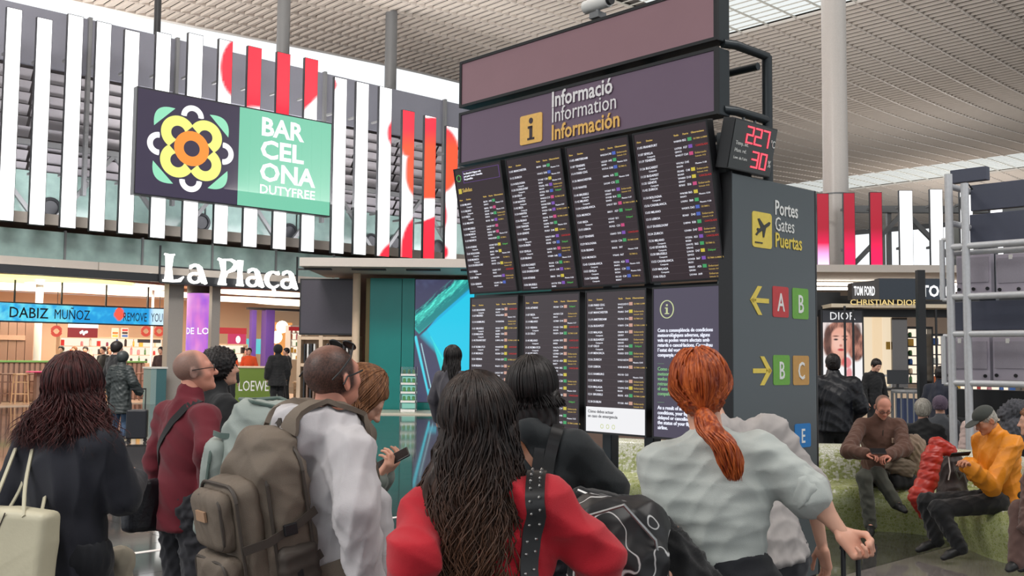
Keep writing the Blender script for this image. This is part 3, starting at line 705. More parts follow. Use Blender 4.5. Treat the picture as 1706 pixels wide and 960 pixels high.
b = MB(); dw = wd*.15
for i, ch in enumerate('227'): digit(ch, wd*.30+i*wd*.185, hd_*.57, dw, hd_*.34, b)
b.box(wd*.30+wd*.35, wd*.30+wd*.36, -.009, -.004, hd_*.57, hd_*.60)
b.build('red_digits', E_dig, td); b = MB()
for i, ch in enumerate('30'): digit(ch, wd*.50+i*wd*.19, hd_*.12, dw, hd_*.33, b)
b.build('red_digits', E_dig, td)
text([('°C', wd*.87, hd_*.6, .075, 'LEFT', 0, .7), ('%', wd*.88, hd_*.2, .07, 'LEFT', 0, .8), ('Temp. int.', wd*.09, hd_*.50, .038), ('Hum. rel.', wd*.09, hd_*.36, .038), ('Low. de l´aire', wd*.09, hd_*.22, .03)], 'white_words', T_w, td, -.006)
# ================================================================== LA PLACA: FOOD COURT AND SHOPS ON THE LEFT
def F(px, py, off): return FA.hit(px, py, off)
M_tan = mat('tan_shop_floor', srgb(205, 178, 155), .25, 0, .08, 5); M_cream = mat('cream_paint', srgb(222, 196, 168), .5, 0, .06)
M_peach = mat('peach_ceiling', srgb(228, 188, 160), .6); M_wood = mat('pale_wood', srgb(205, 165, 125), .45, 0, .2, 12); M_taupe = mat('taupe_wall', srgb(138, 110, 96), .5, 0, .08)
xa = F(-80, 600, 1)[0]; xb = F(604, 600, 1)[0]
fo = MB().box(xa-4, F(520, 600, 1)[0]+2, 1.0, 14.6, 0, .03).build('trim_3', M_tan); fo.location = FA.w(0, 0, 0); fo.rotation_euler = (0, 0, FA.rz); struct(fo)
lp = thing('wall_front', 'x', 'x', FA.w(0, 0, 0), FA.rz); del lp['label'], lp['category']; struct(lp)
zc = zF0+.2
MB().box(xa-4, xb+3, 1.2, 14.6, zc+.02, zc+.15).build('shop_ceiling', M_peach, lp)
xi = F(500, 600, 1)[0]
MB().box(xa-4, xi+12, 14.4, 14.6, 0, zc).build('shop_back_wall', M_cream, lp)
E_warm = emi('warm_light_panel', (1, .82, .62), 3.2); E_lime = emi('lime_light_panel', (1., .93, .35), 1.6)
def oval(cx, cy, rx, ry, z0, z1, n=28): return MB().prism([(cx+rx*math.cos(2*PI*i/n), cy+ry*math.sin(2*PI*i/n)) for i in range(n)], z0, z1)
for i, (px, off, rx, ry, M) in enumerate(((60, 3.4, 3.4, 1.3, E_lime), (165, 4.2, 2.6, 1.2, E_warm), (30, 8, 4, 1.6, E_warm), (230, 8, 3, 1.5, E_warm), (440, 4, 2.2, 1.0, E_warm), (420, 9, 3, 1.4, E_warm), (520, 10, 3, 1.4, E_warm))):
    x = F(px, 520, off)[0]
    oval(x, off, rx, ry, zc-.22, zc-.12).build('ceiling_light_panel', M, lp)
    oval(x, off, rx+.18, ry+.18, zc-.12, zc+.02).build('ceiling_light_rim', M_taupe, lp)
for px, wpx, nm in ((290.5, 25, 0), (357.5, 14, 1)):
    x0 = F(px-wpx/2, 600, 1.0)[0]; x1 = F(px+wpx/2, 600, 1.0)[0]
    t = thing('shop_front_pillar', 'grey square pillar under the capital letter %s of the big sign' % ('L' if nm == 0 else 'P'), 'pillar', FA.w(x0, 1.0, 0), FA.rz)
    MB().box(0, x1-x0, 0, (x1-x0)*.7, .05, zc-.05).build('shaft', mat('pillar_grey', srgb(165, 160, 155), .4), t); MB().box(-.02, x1-x0+.02, -.02, (x1-x0)*.7+.02, 0, .05).build('base', M_dark, t)
# hanging sign La Placa: letters drawn as tapering strokes
zb_ = F(285, 470, .1)[1]; zt_l = F(285, 424, .1)[1]; xL = F(272, 450, .1)[0]; xR = F(496, 460, .1)[0]
ls = thing('hanging_letter_sign', 'glowing white ornate letters hung over the food court entrance', 'sign', FA.w(xL, .1, zb_), FA.rz)
E_let = emi('letter_white', (1, .98, .93), 2.2); HL = zt_l-zb_
# glyph strokes in unit height; x positions found from the photograph
def stroke(b, pts, ws, y0=-.06, y1=.03):
    P = [Vector((p[0], p[1])) for p in pts]; L_ = []; R_ = []
    for i, p in enumerate(P):
        t = (P[min(i+1, len(P)-1)]-P[max(i-1, 0)]).normalized(); n = Vector((-t.y, t.x)); wd = ws[i] if isinstance(ws, (list, tuple)) else ws
        L_.append(p+n*wd/2); R_.append(p-n*wd/2)
    for i in range(len(P)-1):
        q = [L_[i], R_[i], R_[i+1], L_[i+1]]
        b.poly([(v.x*HL*SX+OX, v.y*HL) for v in q], y0, y1)
def arc(cx, cy, rx, ry, a0, a1, n=14): return [(cx+rx*math.cos(math.radians(a0+(a1-a0)*i/n)), cy+ry*math.sin(math.radians(a0+(a1-a0)*i/n))) for i in range(n+1)]
def gL(b):
    stroke(b, [(.02, 1.0), (.17, .95), (.32, 1.0)], [.06, .1, .06]); stroke(b, [(.17, 1.0), (.16, .5), (.17, .03)], [.24, .17, .26]); stroke(b, [(-.01, .04), (.3, .04), (.5, .07), (.62, .22)], [.08, .09, .12, .03])
def ga(b):
    stroke(b, [(.08, .52), (.12, .62), (.22, .68), (.32, .66), (.38, .58), (.44, .36), (.52, .1), (.60, 0)], [.04, .12, .1, .1, .15, .17, .17, .08]); stroke(b, arc(.23, .20, .17, .17, 60, 380), .10); stroke(b, [(.46, .05), (.62, .03)], .06)
def gP(b):
    stroke(b, [(-.02, .97), (.1, .93), (.2, .95)], .09); stroke(b, [(.12, .95), (.17, .5), (.12, .03)], [.2, .13, .24]); stroke(b, [(.15, .95), (.4, .97), (.56, .88), (.58, .75), (.48, .60), (.28, .48), (.24, .3)], [.06, .09, .13, .16, .15, .08, .04]); stroke(b, [(.0, .03), (.27, .03)], .07)
def gl(b): stroke(b, [(.02, .95), (.1, .94)], .06); stroke(b, [(.12, .98), (.11, .5), (.12, .02)], [.17, .13, .2]); stroke(b, [(0, .03), (.24, .03)], .07)
def gc(b): stroke(b, [(.50, .52), (.44, .62)]+arc(.30, .32, .23, .30, 60, 310, 16)+[(.5, .14)], [.06, .13]+[.12, .09, .08, .1, .12, .14, .15, .15, .15, .14, .13, .12, .11, .1, .09, .08, .07]+[.04]); stroke(b, [(.28, .02), (.34, -.08), (.30, -.2), (.2, -.24)], [.07, .1, .08, .04])
Wt = xR-xL; SX = 1.0
gx = [('L', .0, gL), ('a', .165, ga), ('P', .385, gP), ('l', .52, gl), ('a', .59, ga), ('ç', .735, gc), ('a', .86, ga)]
for ch, u, fn in gx:
    b = MB(); SX = (Wt*.138/HL)/.62; OX = u*Wt; fn(b); b.build('letter', E_let, ls)
b = MB().bar((Wt*.0-.1, .05, -.02), (Wt+.1, .05, -.02), .05, .08); b.build('carrier_rail', M_dark, ls)
for u in (-.02, 1.0): MB().bar((Wt*u, .05, -.02), (Wt*u, .05, HL*1.3), .05, .07).build('hanger', M_dark, ls)
MB().bar((-.02*Wt, .05, HL*.55), (Wt, .05, HL*.55), .04, .05).build('hanger_rail', M_dark, ls)
# LED ribbon
off = 3.2; r0 = F(-10, 506, off); r1 = F(286, 506, off)
rb = thing('led_ribbon', 'long blue led ribbon with black lettering above the food counter', 'screen', FA.w(r0[0], off, 0), FA.rz); WR = r1[0]-r0[0]
zr0 = (F(0, 532, off)[1]+F(280, 545, off)[1])/2; zr1 = (F(0, 503, off)[1]+F(280, 518, off)[1])/2
def rcurve(U): return WR*U, -.5+.9*np.sin(PI*U)*.6
def ribfn(U, V):
    c = np.zeros(U.shape+(3,)); c[:] = srgb(20, 150, 215); n = noise2(U*34, V*3, 3); c = mixc(c, srgb(70, 205, 240), n*1.3+.2)
    c = mixc(c, srgb(120, 225, 235), (U < .42)*np.clip(.5+noise2(U*60, V*4, 8), 0, 1)*.8); c = mixc(c, srgb(215, 240, 250), np.clip((U-.84)/.03, 0, 1)*.85)
    h = (((U-.68)/.028)**2+((V-.62)/.42)**2 < 1)*(V > .2+abs(U-.68)*14*.5); c = mixc(c, srgb(240, 90, 70), h*1.)
    return c
picture('ribbon_screen', ribfn, 0, WR, zr0, zr1, 150, 12, colmat('ribbon_glow', 1.15), rb, 0, rcurve)
def ribtext(s, u, size, xs, M, bold=0):
    o = text([(s, 0, 0, size, 'LEFT', bold, xs)], 'ribbon_lettering', M, rb, 0, .002)
    for v in o.data.vertices:
        x = u*WR+v.co.x; v.co.x = x; v.co.y = -.5+.54*math.sin(PI*min(1, x/WR))-.02+v.co.y; v.co.z += zr0+(zr1-zr0)*.2
M_ink = mat('ribbon_ink', srgb(14, 30, 60), .5); hR = zr1-zr0
ribtext('DABIZ', .055, hR*.85, .95, M_ink, .008); ribtext('MUÑOZ', .31, hR*.82, .70, M_ink); ribtext('REMOVE', .70, hR*.75, .48, M_ink); ribtext('YOUR HU', .855, hR*.75, .42, M_ink)
MB().box(0, WR, -.42, -.36, zr0-.05, zr0).build('lower_rail', M_dark, rb); MB().box(0, WR, .1, .2, zr1, zr1+.06).build('upper_rail', M_dark, rb)
for u in (.1, .35, .6, .85): MB().box(u*WR, u*WR+.05, 0, .05, zr1, zc).build('hanger', M_dark, rb)
# long bar counter with green top and slatted front
off = 3.6; c0 = F(-60, 604, off)[0]; c1 = F(245, 606, off)[0]
zct = F(60, 601, off)[1]
bc = thing('bar_counter', 'long food court bar with a green top and slatted front', 'counter', FA.w(c0, off, .03), FA.rz); zct -= .03
MB().box(0, c1-c0, 0, .7, zct-.06, zct).build('top', mat('green_top', srgb(140, 195, 110), .3), bc)
MB().box(.05, c1-c0-.05, .12, .6, 0, zct-.06).build('body', M_taupe, bc)
x = .08; 
while x < c1-c0-.1: MB().box(x, x+.1, .08, .12, .02, zct-.08).build('slat', mat('bar_slat', srgb(188, 150, 130), .5), bc); x += .17
def stool(px, off, label, M):
    x = F(px, 640, off)[0]
    t = thing('bar_stool', label, 'stool', FA.w(x, off, .03), FA.rz, 'bar stools in the food court'); h = .98
    MB().box(-.2, .2, -.18, .18, h-.05, h).build('seat', M, t, bevel=.015)
    for sx in (-1, 1):
        for sy in (-1, 1): MB().bar((sx*.17, sy*.15, h-.05), (sx*.21, sy*.19, 0), .035, .035).build('leg', M, t)
    for z in (.32, .7):
        MB().bar((-.2, -.17, z), (.2, -.17, z), .03, .03).build('rung', M, t); MB().bar((-.2, .17, z), (.2, .17, z), .03, .03).build('rung', M, t)
    return t
stool(10, 2.6, 'dark wood bar stool at the left frame edge before the bar', mat('stool_brown', srgb(130, 95, 78), .5)); stool(34, 2.2, 'pale wood bar stool standing left of the pink table', M_wood)
stool(54, 3.0, 'brown bar stool half behind the pink table', MATS['stool_brown']); stool(97, 2.6, 'pale bar stool seen just left of the auburn woman', M_wood); stool(165, 2.8, 'pale bar stool between auburn woman and padded coat', M_wood)
stool(238, 2.8, 'brown bar stool right of the padded coat', MATS['stool_brown'])
x = F(66, 640, 2.0)[0]; t = thing('pink_table', 'high table with a pink top by the bar', 'table', FA.w(x, 2.0, .03), FA.rz)
MB().lathe([(.42, 1.02), (.44, 1.04), (.42, 1.06)], n=20).build('top', mat('pink_top', srgb(232, 60, 130), .35), t, True); MB().box(-.14, .14, -.14, .14, .02, 1.02).build('pedestal', M_taupe, t); MB().box(-.25, .25, -.25, .25, 0, .03).build('base', M_taupe, t)
# pale kiosk and columns, left
x0 = F(-60, 560, 6)[0]; x1 = F(56, 560, 6)[0]
t = thing('brown_kiosk', 'plain brown boarded kiosk behind the bar at far left', 'kiosk', FA.w(x0, 6, .03), FA.rz)
for i in range(8): MB().box((x1-x0)*i/8+.01, (x1-x0)*(i+1)/8-.01, 0, .08, 0, zc-.1-.9).build('board', mat('kiosk_board', srgb(150, 118, 102), .5), t)
MB().box(0, x1-x0, .08, 1.5, 0, zc-1.1).build('body', M_taupe, t); MB().box(0, x1-x0-.3, -.05, 0, F(20, 568, 6)[1], F(20, 560, 6)[1]).build('shelf_rail', MATS['bar_slat'], t)
for px, nm in ((63, 'beside the brown kiosk'), (253, 'left of the grey pillar')):
    x = F(px, 560, 5.5)[0]; t = tag(MB().cyl((0, 0, 0), (0, 0, zc-.05), .13 if px < 100 else .05, n=16).build('white_pole', M_white, smooth=True), 'round white pole %s' % nm, 'pole'); t.location = FA.w(x, 5.5, .03)
# back shelves with goods: goods are things, coloured at random
GC = [srgb(*c) for c in ((210, 60, 60), (235, 235, 225), (240, 190, 80), (90, 150, 90), (60, 110, 190), (230, 120, 60), (240, 160, 170), (60, 50, 48), (250, 220, 190), (150, 60, 90))]
GN = ['red', 'white', 'yellow', 'green', 'blue', 'orange', 'pink', 'brown', 'cream', 'crimson']
GM = [mat('goods_colour_%d' % i, c, .4) for i, c in enumerate(GC)]
box_me = {}
def good(kind, k):
    key = (kind, k)
    if key not in box_me:
        if kind == 'bottle': m = MB().lathe([(.035, 0), (.04, .02), (.04, .16), (.015, .2), (.015, .26)], n=8)
        elif kind == 'jar': m = MB().lathe([(.045, 0), (.05, .02), (.05, .1), (.04, .12), (.042, .14)], n=8)
        else: m = MB().box(-.06, .06, -.05, .05, 0, .17).box(-.055, .055, -.045, .045, .17, .175)
        box_me[key] = m.mesh(kind, GM[k], kind != 'box')
    return box_me[key]
def shelfunit(fr, name, label, px0, px1, py0, py1, off, nsh, Mb, goods, depth=.4, glow=None, gl=None, zf=.03, dens=.26, gscale=1.):
    a = fr.hit(px0, py1, off); b = fr.hit(px1, py0, off); W_ = b[0]-a[0]; z1 = b[1]; z0 = max(zf, a[1])
    t = thing(name, label, 'shelf', fr.w(a[0], off, z0), fr.rz); Hh_ = z1-z0
    MB().box(0, W_, depth, depth+.04, 0, Hh_).build('back_panel', glow or Mb, t)
    MB().box(-.04, 0, 0, depth+.04, 0, Hh_).build('side_panel', Mb, t); MB().box(W_, W_+.04, 0, depth+.04, 0, Hh_).build('side_panel', Mb, t)
    MB().box(-.04, W_+.04, 0, depth+.04, Hh_, Hh_+.06).build('top_panel', Mb, t)
    for i in range(nsh):
        z = Hh_*i/nsh; MB().box(0, W_, 0, depth, z, z+.03).build('shelf_board', Mb, t)
        x = .1
        while goods and x < W_-.08:
            if random.random() < .9:
                kd = random.choice(goods); gi = random.randrange(len(GM)); o = obj(kd, good(kd, gi)); o.location = fr.w(a[0]+x, off+depth*.35, z0+z+.031); o.rotation_euler = (0, 0, fr.rz); s_ = random.uniform(1., 1.35)*gscale; o.scale = (s_, s_, s_*min(1.2, Hh_/nsh/.3))
                lb_ = '%s %s %s' % (GN[gi], kd, gl); tag(o, lb_, kd, lb_)
            x += dens*random.uniform(.8, 1.3)
    return t
E_bk = emi('lit_back_panel', (1, .85, .68), 1.1)
shelfunit(FA, 'food_shelf', 'bright back shelf of the food counter', 100, 276, 566, 606, 10.5, 3, M_cream, ['bottle', 'jar', 'box'], gl='on the bright food counter shelf', glow=E_bk, dens=.34)
def sign2(fr, name, label, px0, px1, py0, py1, off, M, cat='sign', th=.06):
    a = fr.hit(px0, py1, off); b = fr.hit(px1, py0, off); t = thing(name, label, cat, fr.w(a[0], off, a[1]), fr.rz)
    MB().box(0, b[0]-a[0], 0, th, 0, b[1]-a[1]).build('board', M, t); return t, b[0]-a[0], b[1]-a[1]
t, w_, h_ = sign2(FA, 'red_menu_board', 'red menu board with white mark above the food counter', 113, 163, 547, 562, 9.5, emi('red_glow', srgb(170, 25, 35), .8))
b = MB()
for k in range(5): b.ball((w_*(.42+.05*k), -.02, h_*(.5+.13*math.sin(k*2.2))), (w_*.045, .02, h_*.16), 8)
b.build('white_mark', E_w, t); MB().box(0, w_, -.05, .0, h_, h_+.25).build('light_strip', emi('strip_light', (1, .95, .88), 2.), t)
for i, (p0_, p1_) in enumerate(((186, 198), (202, 214))):
    t, w_, h_ = sign2(FA, 'menu_poster', 'small %s menu poster above the padded coat woman' % ('left' if i == 0 else 'right'), p0_, p1_, 547, 563, 9.5, M_white, 'poster')
    for k in range(3): MB().box(w_*.1, w_*.9, -.01, 0, h_*(.1+.3*k), h_*(.3+.3*k)).build('photo_print', GM[(k*3+i*2+2) % 10], t)
for i, (px, nm) in enumerate(((94, 'left of the red menu board'), (243, 'left of the grey pillar'), (265, 'touching the grey pillar'))):
    a = F(px, 552, 9); t = thing('round_red_sign', 'round red ring sign %s' % nm, 'sign', FA.w(a[0], 9, a[1]), FA.rz); b = MB()
    for k in range(20): A_ = 2*PI*k/20; b.bar((.17*math.cos(A_), 0, .17*math.sin(A_)), (.17*math.cos(A_+.34), 0, .17*math.sin(A_+.34)), .05, .12)
    b.build('ring', emi('ring_red', srgb(225, 70, 50), .9), t); MB().bar((0, 0, .2), (0, 0, zc-a[1]), .02, .02).build('hanger', M_dark, t)
t, w_, h_ = sign2(FA, 'dark_shelf_sign', 'dark strip sign over the shelf beside the grey pillar', 230, 268, 566, 571, 9, M_dark)
# cylinder screen
x = F(335, 540, 2.8)[0]; rr = (F(362, 540, 2.8)[0]-F(308, 540, 2.8)[0])/2*.82; z0 = .1; z1 = F(335, 491, 2.8)[1]
cs = thing('cylinder_screen', 'round pillar screen glowing pink and purple beside the grey pillars', 'screen', FA.w(x, 2.8, .03), FA.rz)
def cfn(U, V):
    c = mixc(srgb(230, 130, 215), srgb(150, 90, 225), .5+.9*noise2(U*16, V*5, 21)); c = mixc(c, srgb(245, 170, 225), np.clip(noise2(U*9, V*11, 5), 0, 1)); return c
picture('glowing_screen', cfn, 0, 1, z0, z1, 64, 30, colmat('cylinder_glow', 1.0), cs, 0, lambda U: (rr*np.sin(U*2*PI+PI), -rr*np.cos(U*2*PI+PI)))
MB().cyl((0, 0, z1), (0, 0, zc), rr*1.02, n=32).build('cap', M_dark, cs, True); MB().cyl((0, 0, 0), (0, 0, z0), rr*1.03, n=32).build('base', M_dark, cs, True)
o = text([('DE LOEWE', 0, 0, .34, 'CENTER', .012)], 'screen_words', E_w, cs, 0, .002); zz_ = F(335, 558, 2.2)[1]
for v in o.data.vertices:
    A_ = v.co.x/rr+math.radians(-8); v.co.x, v.co.y, v.co.z = (rr+.01)*math.sin(A_), -(rr+.01)*math.cos(A_), v.co.z+zz_
# interior right of the pillars
t, w_, h_ = sign2(FA, 'red_shop_sign', 'red shop fascia strip behind the purple screen pillar', 364, 411, 547, 556, 10, emi('red_glow2', srgb(215, 50, 60), .8))
t, w_, h_ = sign2(FA, 'pink_poster', 'pink poster with a pale face behind the orange jackets', 380, 410, 557, 575, 9.8, emi('pink_glow', srgb(225, 60, 110), .8), 'poster'); MB().ball((w_*.55, -.01, h_*.5), (w_*.14, .02, h_*.34), 10).build('pale_figure', E_w, t)
shelfunit(FA, 'bright_shelf', 'bright goods shelf behind the orange jackets', 366, 412, 576, 604, 9.6, 2, M_cream, ['box', 'jar'], gl='on the shelf behind the orange shirts', glow=E_bk, dens=.34)
for px, wd_, nm in ((421, .22, 'narrow purple square post left of the wide one'), (446, .42, 'wide purple square post behind the dark cloaked figure')):
    x = F(px, 560, 7.0)[0]; zt3 = F(px, 518, 7)[1]
    t = tag(MB().box(-wd_/2, wd_/2, -wd_/2, wd_/2, 0, zt3).build('purple_post', mat('purple_paint', srgb(92, 66, 150), .4)), nm, 'post'); t.location = FA.w(x, 7, .03); t.rotation_euler = (0, 0, FA.rz)
x0 = F(412, 519, 7)[0]; x1 = F(500, 519, 7)[0]; z_ = F(430, 518, 7)[1]+.04
t = tag(MB().box(0, x1-x0, -.1, .1, 0, .1).build('canopy_beam', M_dark), 'thin dark canopy beam resting on the purple posts', 'beam'); t.location = FA.w(x0, 7, z_); t.rotation_euler = (0, 0, FA.rz)
t, w_, h_ = sign2(FA, 'teal_light_box', 'teal glowing light box between the purple posts', 411, 440, 565, 590, 10.5, emi('teal_glow', srgb(90, 200, 205), 1.), 'light box')
t, w_, h_ = sign2(FA, 'orange_wall_panel', 'orange lit wall panel behind the dark cloaked figure', 453, 487, 538, 592, 11, emi('orange_glow', srgb(250, 165, 85), .9), 'panel')
for k, (px, py) in enumerate(((460, 562), (470, 545))):
    a = F(px, py, 10); t = tag(MB().ball((0, 0, 0), (.3, .3, .3), 14).build('globe_lamp', emi('globe_light', (1, .95, .8), 2.5), smooth=True), ('low' if k == 0 else 'high')+' round white lamp before the orange wall panel', 'lamp'); t.location = FA.w(a[0], 10, a[1])
shelfunit(FA, 'cream_shelf', 'tall cream display shelf right of the orange panel', 484, 512, 545, 600, 8.2, 5, M_white, ['box', 'jar', 'bottle'], gl='on the tall cream shelf right of the orange panel', glow=E_bk)
t, w_, h_ = sign2(FA, 'small_red_sign', 'small dark red sign on top of the cream shelf', 482, 500, 545, 551, 7.9, emi('red_glow', (1, 0, 0)))
# green counter, wooden counter
G1 = Frame(at(391, 600, 33), 6)
zt4 = 1.7-(613-590.8)/1700*33; x1 = G1.hit(457, 640)[0]
t = thing('green_counter', 'olive green boxy counter with five white capital letters on its front', 'counter', G1.w(0, 0, 0), G1.rz)
M_ol = mat('olive_panel', srgb(104, 128, 44), .4, 0, .04)
MB().box(0, x1, 0, .9, .06, zt4).build('body', M_ol, t, bevel=.01); MB().box(-.03, x1+.03, -.03, .93, zt4, zt4+.05).build('top', M_cream, t); MB().box(.03, x1-.03, .03, .9, 0, .06).build('plinth', M_dark, t)
text([('LOEWE', x1*.10, zt4*.42, .47, 'LEFT', .004, .62)], 'white_words', E_iw, t)
t = thing('ribbed_counter', 'wooden ribbed shop counter right of the olive counter', 'counter', G1.w(x1+.6, .1, 0), G1.rz); z_ = 1.7-(638-591)/1700*33
MB().box(0, 1.7, .04, .7, 0, z_).build('body', M_wood, t); MB().box(-.03, 1.73, 0, .73, z_, z_+.05).build('top', M_wood, t)
for k in range(7): MB().box(0, 1.7, 0, .04, z_*(k+.1)/7, z_*(k+.8)/7).build('rib', mat('rib_wood', srgb(176, 140, 104), .5), t)
zcr = z_
for k in range(5):
    kd = ['bottle', 'jar'][k % 2]; o = obj(kd, good(kd, [7, 1, 0, 5, 0][k])); o.location = G1.w(x1+.75+k*.3, .35, z_+.051); o.scale = (1.8,)*3
    tag(o, ['dark perfume bottle on the ribbed counter, leftmost', 'white jar second from the left on the ribbed counter', 'red bottle in the middle of the ribbed counter', 'orange jar near the right of the ribbed counter', 'red bottle at the right end of the ribbed counter'][k], kd)
# dark panel with shelf below
G2 = Frame(at(497, 600, 32.3), -4)
a = G2.hit(497, 558); b = G2.hit(593, 470)
t = thing('dark_screen_panel', 'large switched off dark screen over the striped shelf', 'screen', G2.w(0, 0, a[1]), G2.rz); W_ = b[0]
MB().box(0, W_, 0, .3, 0, b[1]-a[1]+.1).build('casing', M_black, t); MB().box(.05, W_-.05, -.02, 0, .05, b[1]-a[1]+.05).build('display', mat('dead_screen', srgb(72, 68, 78), .35), t)
t = thing('striped_shelf', 'beige shelf with rows of upright dark and white boards under the dark screen', 'shelf', G2.w(0, 0, 0), G2.rz); zs_ = a[1]
MB().box(0, W_, .5, .6, 0, zs_-.02).build('back_panel', M_cream, t)
for x in (-.05, W_*.36, W_): MB().box(x, x+.12, 0, .6, 0, zs_-.02).build('upright', M_cream, t)
for z in (zs_-.15, zs_-1.0, .05): MB().box(.07, W_, .02, .5, z, z+.1).build('shelf_board', M_cream, t)
k = 0; x = .15
while x < W_-.12:
    if abs(x-W_*.36-.05) > .14: MB().box(x, x+.05, .05, .35, zs_-.88, zs_-.28).build('upright_board', M_white if k % 2 else M_dark, t); MB().box(x, x+.05, .05, .35, .2, zs_-1.05).build('upright_board', M_taupe if k % 2 else M_dark, t)
    x += .105; k += 1
x = G2.hit(602, 600, -.1)[0]; t = tag(MB().cyl((0, 0, 0), (0, 0, 4.25), .12, n=18).build('cream_post', M_cream, smooth=True), 'thin cream round post left of the teal wall', 'post'); t.location = G2.w(x-.1, -.5, 0)
# teal wall with crystal screen
G3 = Frame(at(608, 600, 32), 0)
z1 = 1.7+(592.5-463)/1700*32; xs_ = G3.hit(668, 600)[0]; xq = G3.hit(689, 600)[0]; xe = G3.hit(790, 600)[0]
t = thing('teal_wall', 'tall glossy teal display wall beside the departure screens', 'wall', G3.w(0, 0, 0), G3.rz)
M_teal = mat('teal_gloss', srgb(10, 122, 116), .18, .2, .12, 1.2)
MB().box(0, .12, 0, .5, 0, z1).build('edge_trim', mat('bronze_trim', srgb(96, 84, 54), .3, .6), t)
MB().box(.12, xs_-.01, .02, .5, 0, z1).build('teal_panel', M_teal, t); MB().box(xs_+.01, xq, .0, .5, 0, z1).build('teal_panel', M_teal, t)
MB().box(xq, xe, 0.05, .5, 0, .25).build('teal_panel', M_teal, t); MB().box(xe, xe+2.4, 0, .5, 0, z1).build('teal_panel', M_teal, t); MB().box(xq, xe, .06, .5, .25, z1).build('screen_casing', M_dark, t)
def crystal(U, V):
    X = 689+U*(790-689); Y = 463+(1-V)*(672-463); c = np.zeros(U.shape+(3,)); c[:] = srgb(62, 62, 92)
    c = mixc(c, srgb(84, 92, 128), noise2(X*.06, Y*.05, 4)*.8)
    def band(x0, y0, x1, y1, w0, w1, col, c, a=1.):
        L2 = math.hypot(x1-x0, y1-y0); s = ((X-x0)*(x1-x0)+(Y-y0)*(y1-y0))/L2/L2; d = np.abs((X-x0)*(y1-y0)-(Y-y0)*(x1-x0))/L2; wd = w0+(w1-w0)*s
        return mixc(c, col, np.clip((wd-d)/1.2, 0, 1)*(s > 0)*(s < 1)*a)
    c = mixc(c, srgb(10, 175, 222), np.clip((Y-(548-(X-709)*1.25))/3, 0, 1)*np.clip(((548+(X-709)*1.9)-Y)/3, 0, 1))
    c = mixc(c, srgb(0, 205, 235), np.clip((Y-(548-(X-709)*.9))/3, 0, 1)*np.clip(((575+(X-709)*1.0)-Y)/14, 0, 1)*.8)
    c = band(686, 545, 780, 462, 16, 12, srgb(20, 170, 165), c); c = band(690, 532, 785, 452, 6, 5, srgb(70, 235, 215), c)
    sp = np.clip(noise2(X*.5+Y*.5, X*.09-Y*.09, 9)*3, 0, 1); c = band(686, 540, 785, 458, 18, 14, srgb(16, 70, 90), c, .5); c = mixc(c, srgb(90, 245, 225), sp*np.clip(1-np.abs((X-686)*.66+(Y-536)*.75)/14, 0, 1))
    c = band(690, 560, 716, 668, 3, 2, srgb(70, 215, 235), c); c = band(700, 572, 722, 665, 1.2, 1.2, srgb(190, 240, 250), c); c = band(722, 572, 742, 615, 2, 9, srgb(20, 205, 215), c); c = band(716, 560, 738, 600, 1, 1.5, srgb(60, 230, 230), c)
    c = band(712, 655, 728, 655, 6, 6, srgb(60, 190, 215), c, .7)
    return c
picture('crystal_screen', crystal, xq+.02, xe-.02, .27, z1-.03, 110, 200, colmat('crystal_glow', 1.0, .3), t, .05)
MB().box(.25, xe+2.4, -2.2, -.2, 0, .04).build('platform', mat('cream_stone', srgb(205, 198, 180), .25), t)
x = G3.hit(681, 600, -1.2)[0]; z1v = 1.7-(612-592)/1700*31
t = thing('display_vitrine', 'narrow glass vitrine with four shelves of small teal goods', 'display case', G3.w(x-.24, -1.3, .04), G3.rz); hv = z1v
M_clr = mat('clear_glass', (.9, .95, .95), .05, trans=1.)
for k in range(5): MB().box(0, .48, 0, .4, hv*k/5, hv*k/5+.06).build('shelf_board', M_white, t)
for x, y in ((0, 0), (.46, 0), (0, .38), (.46, .38)): MB().box(x, x+.02, y, y+.02, 0, hv).build('corner_post', M_grey, t)
for k in range(4): MB().box(.03, .45, .36, .38, hv*k/5+.08, hv*(k+1)/5-.04).build('lit_back', emi('vitrine_glow', srgb(150, 220, 200), .7), t)
MB().box(.0, .48, .0, .01, hv*.8+.07, hv).build('glass_pane', M_clr, t)
for k in range(4):
    for q in range(3):
        kd = 'jar'; o = obj(kd, good(kd, 3)); o.location = G3.w(G3.hit(681, 600, -1.2)[0]-.13+q*.14, -1.12, .04+hv*(k+1)/5+.061 if k < 3 else .04+hv*.8+.061); o.scale = (.9,)*3
        tag(o, 'small green jar on a shelf of the glass vitrine', 'jar', 'green jars in the vitrine')
# soffit above teal wall
so = thing('trim_4', 'x', 'x', (0, 0, 0)); del so['label'], so['category']; struct(so)
z_ = 1.7+(592-452)/1700*31; p0_ = at(505, 600, 31); p1_ = at(1000, 600, 31)
MB().box(p0_.x+.2, p1_.x, 29.2, 33.5, z_, z_+.25).build('soffit_slab', M_bei, so)
for i in range(6): MB().box(p0_.x+i*1.6, p0_.x+i*1.6+1.0, 29.8, 30.0, z_-.05, z_-.01).build('track_lamp', M_dark, so)
MB().box(p0_.x+.6, p1_.x+4, 33.6, 33.8, 0, z_+.2).build('shop_back_panel', M_taupe, so)
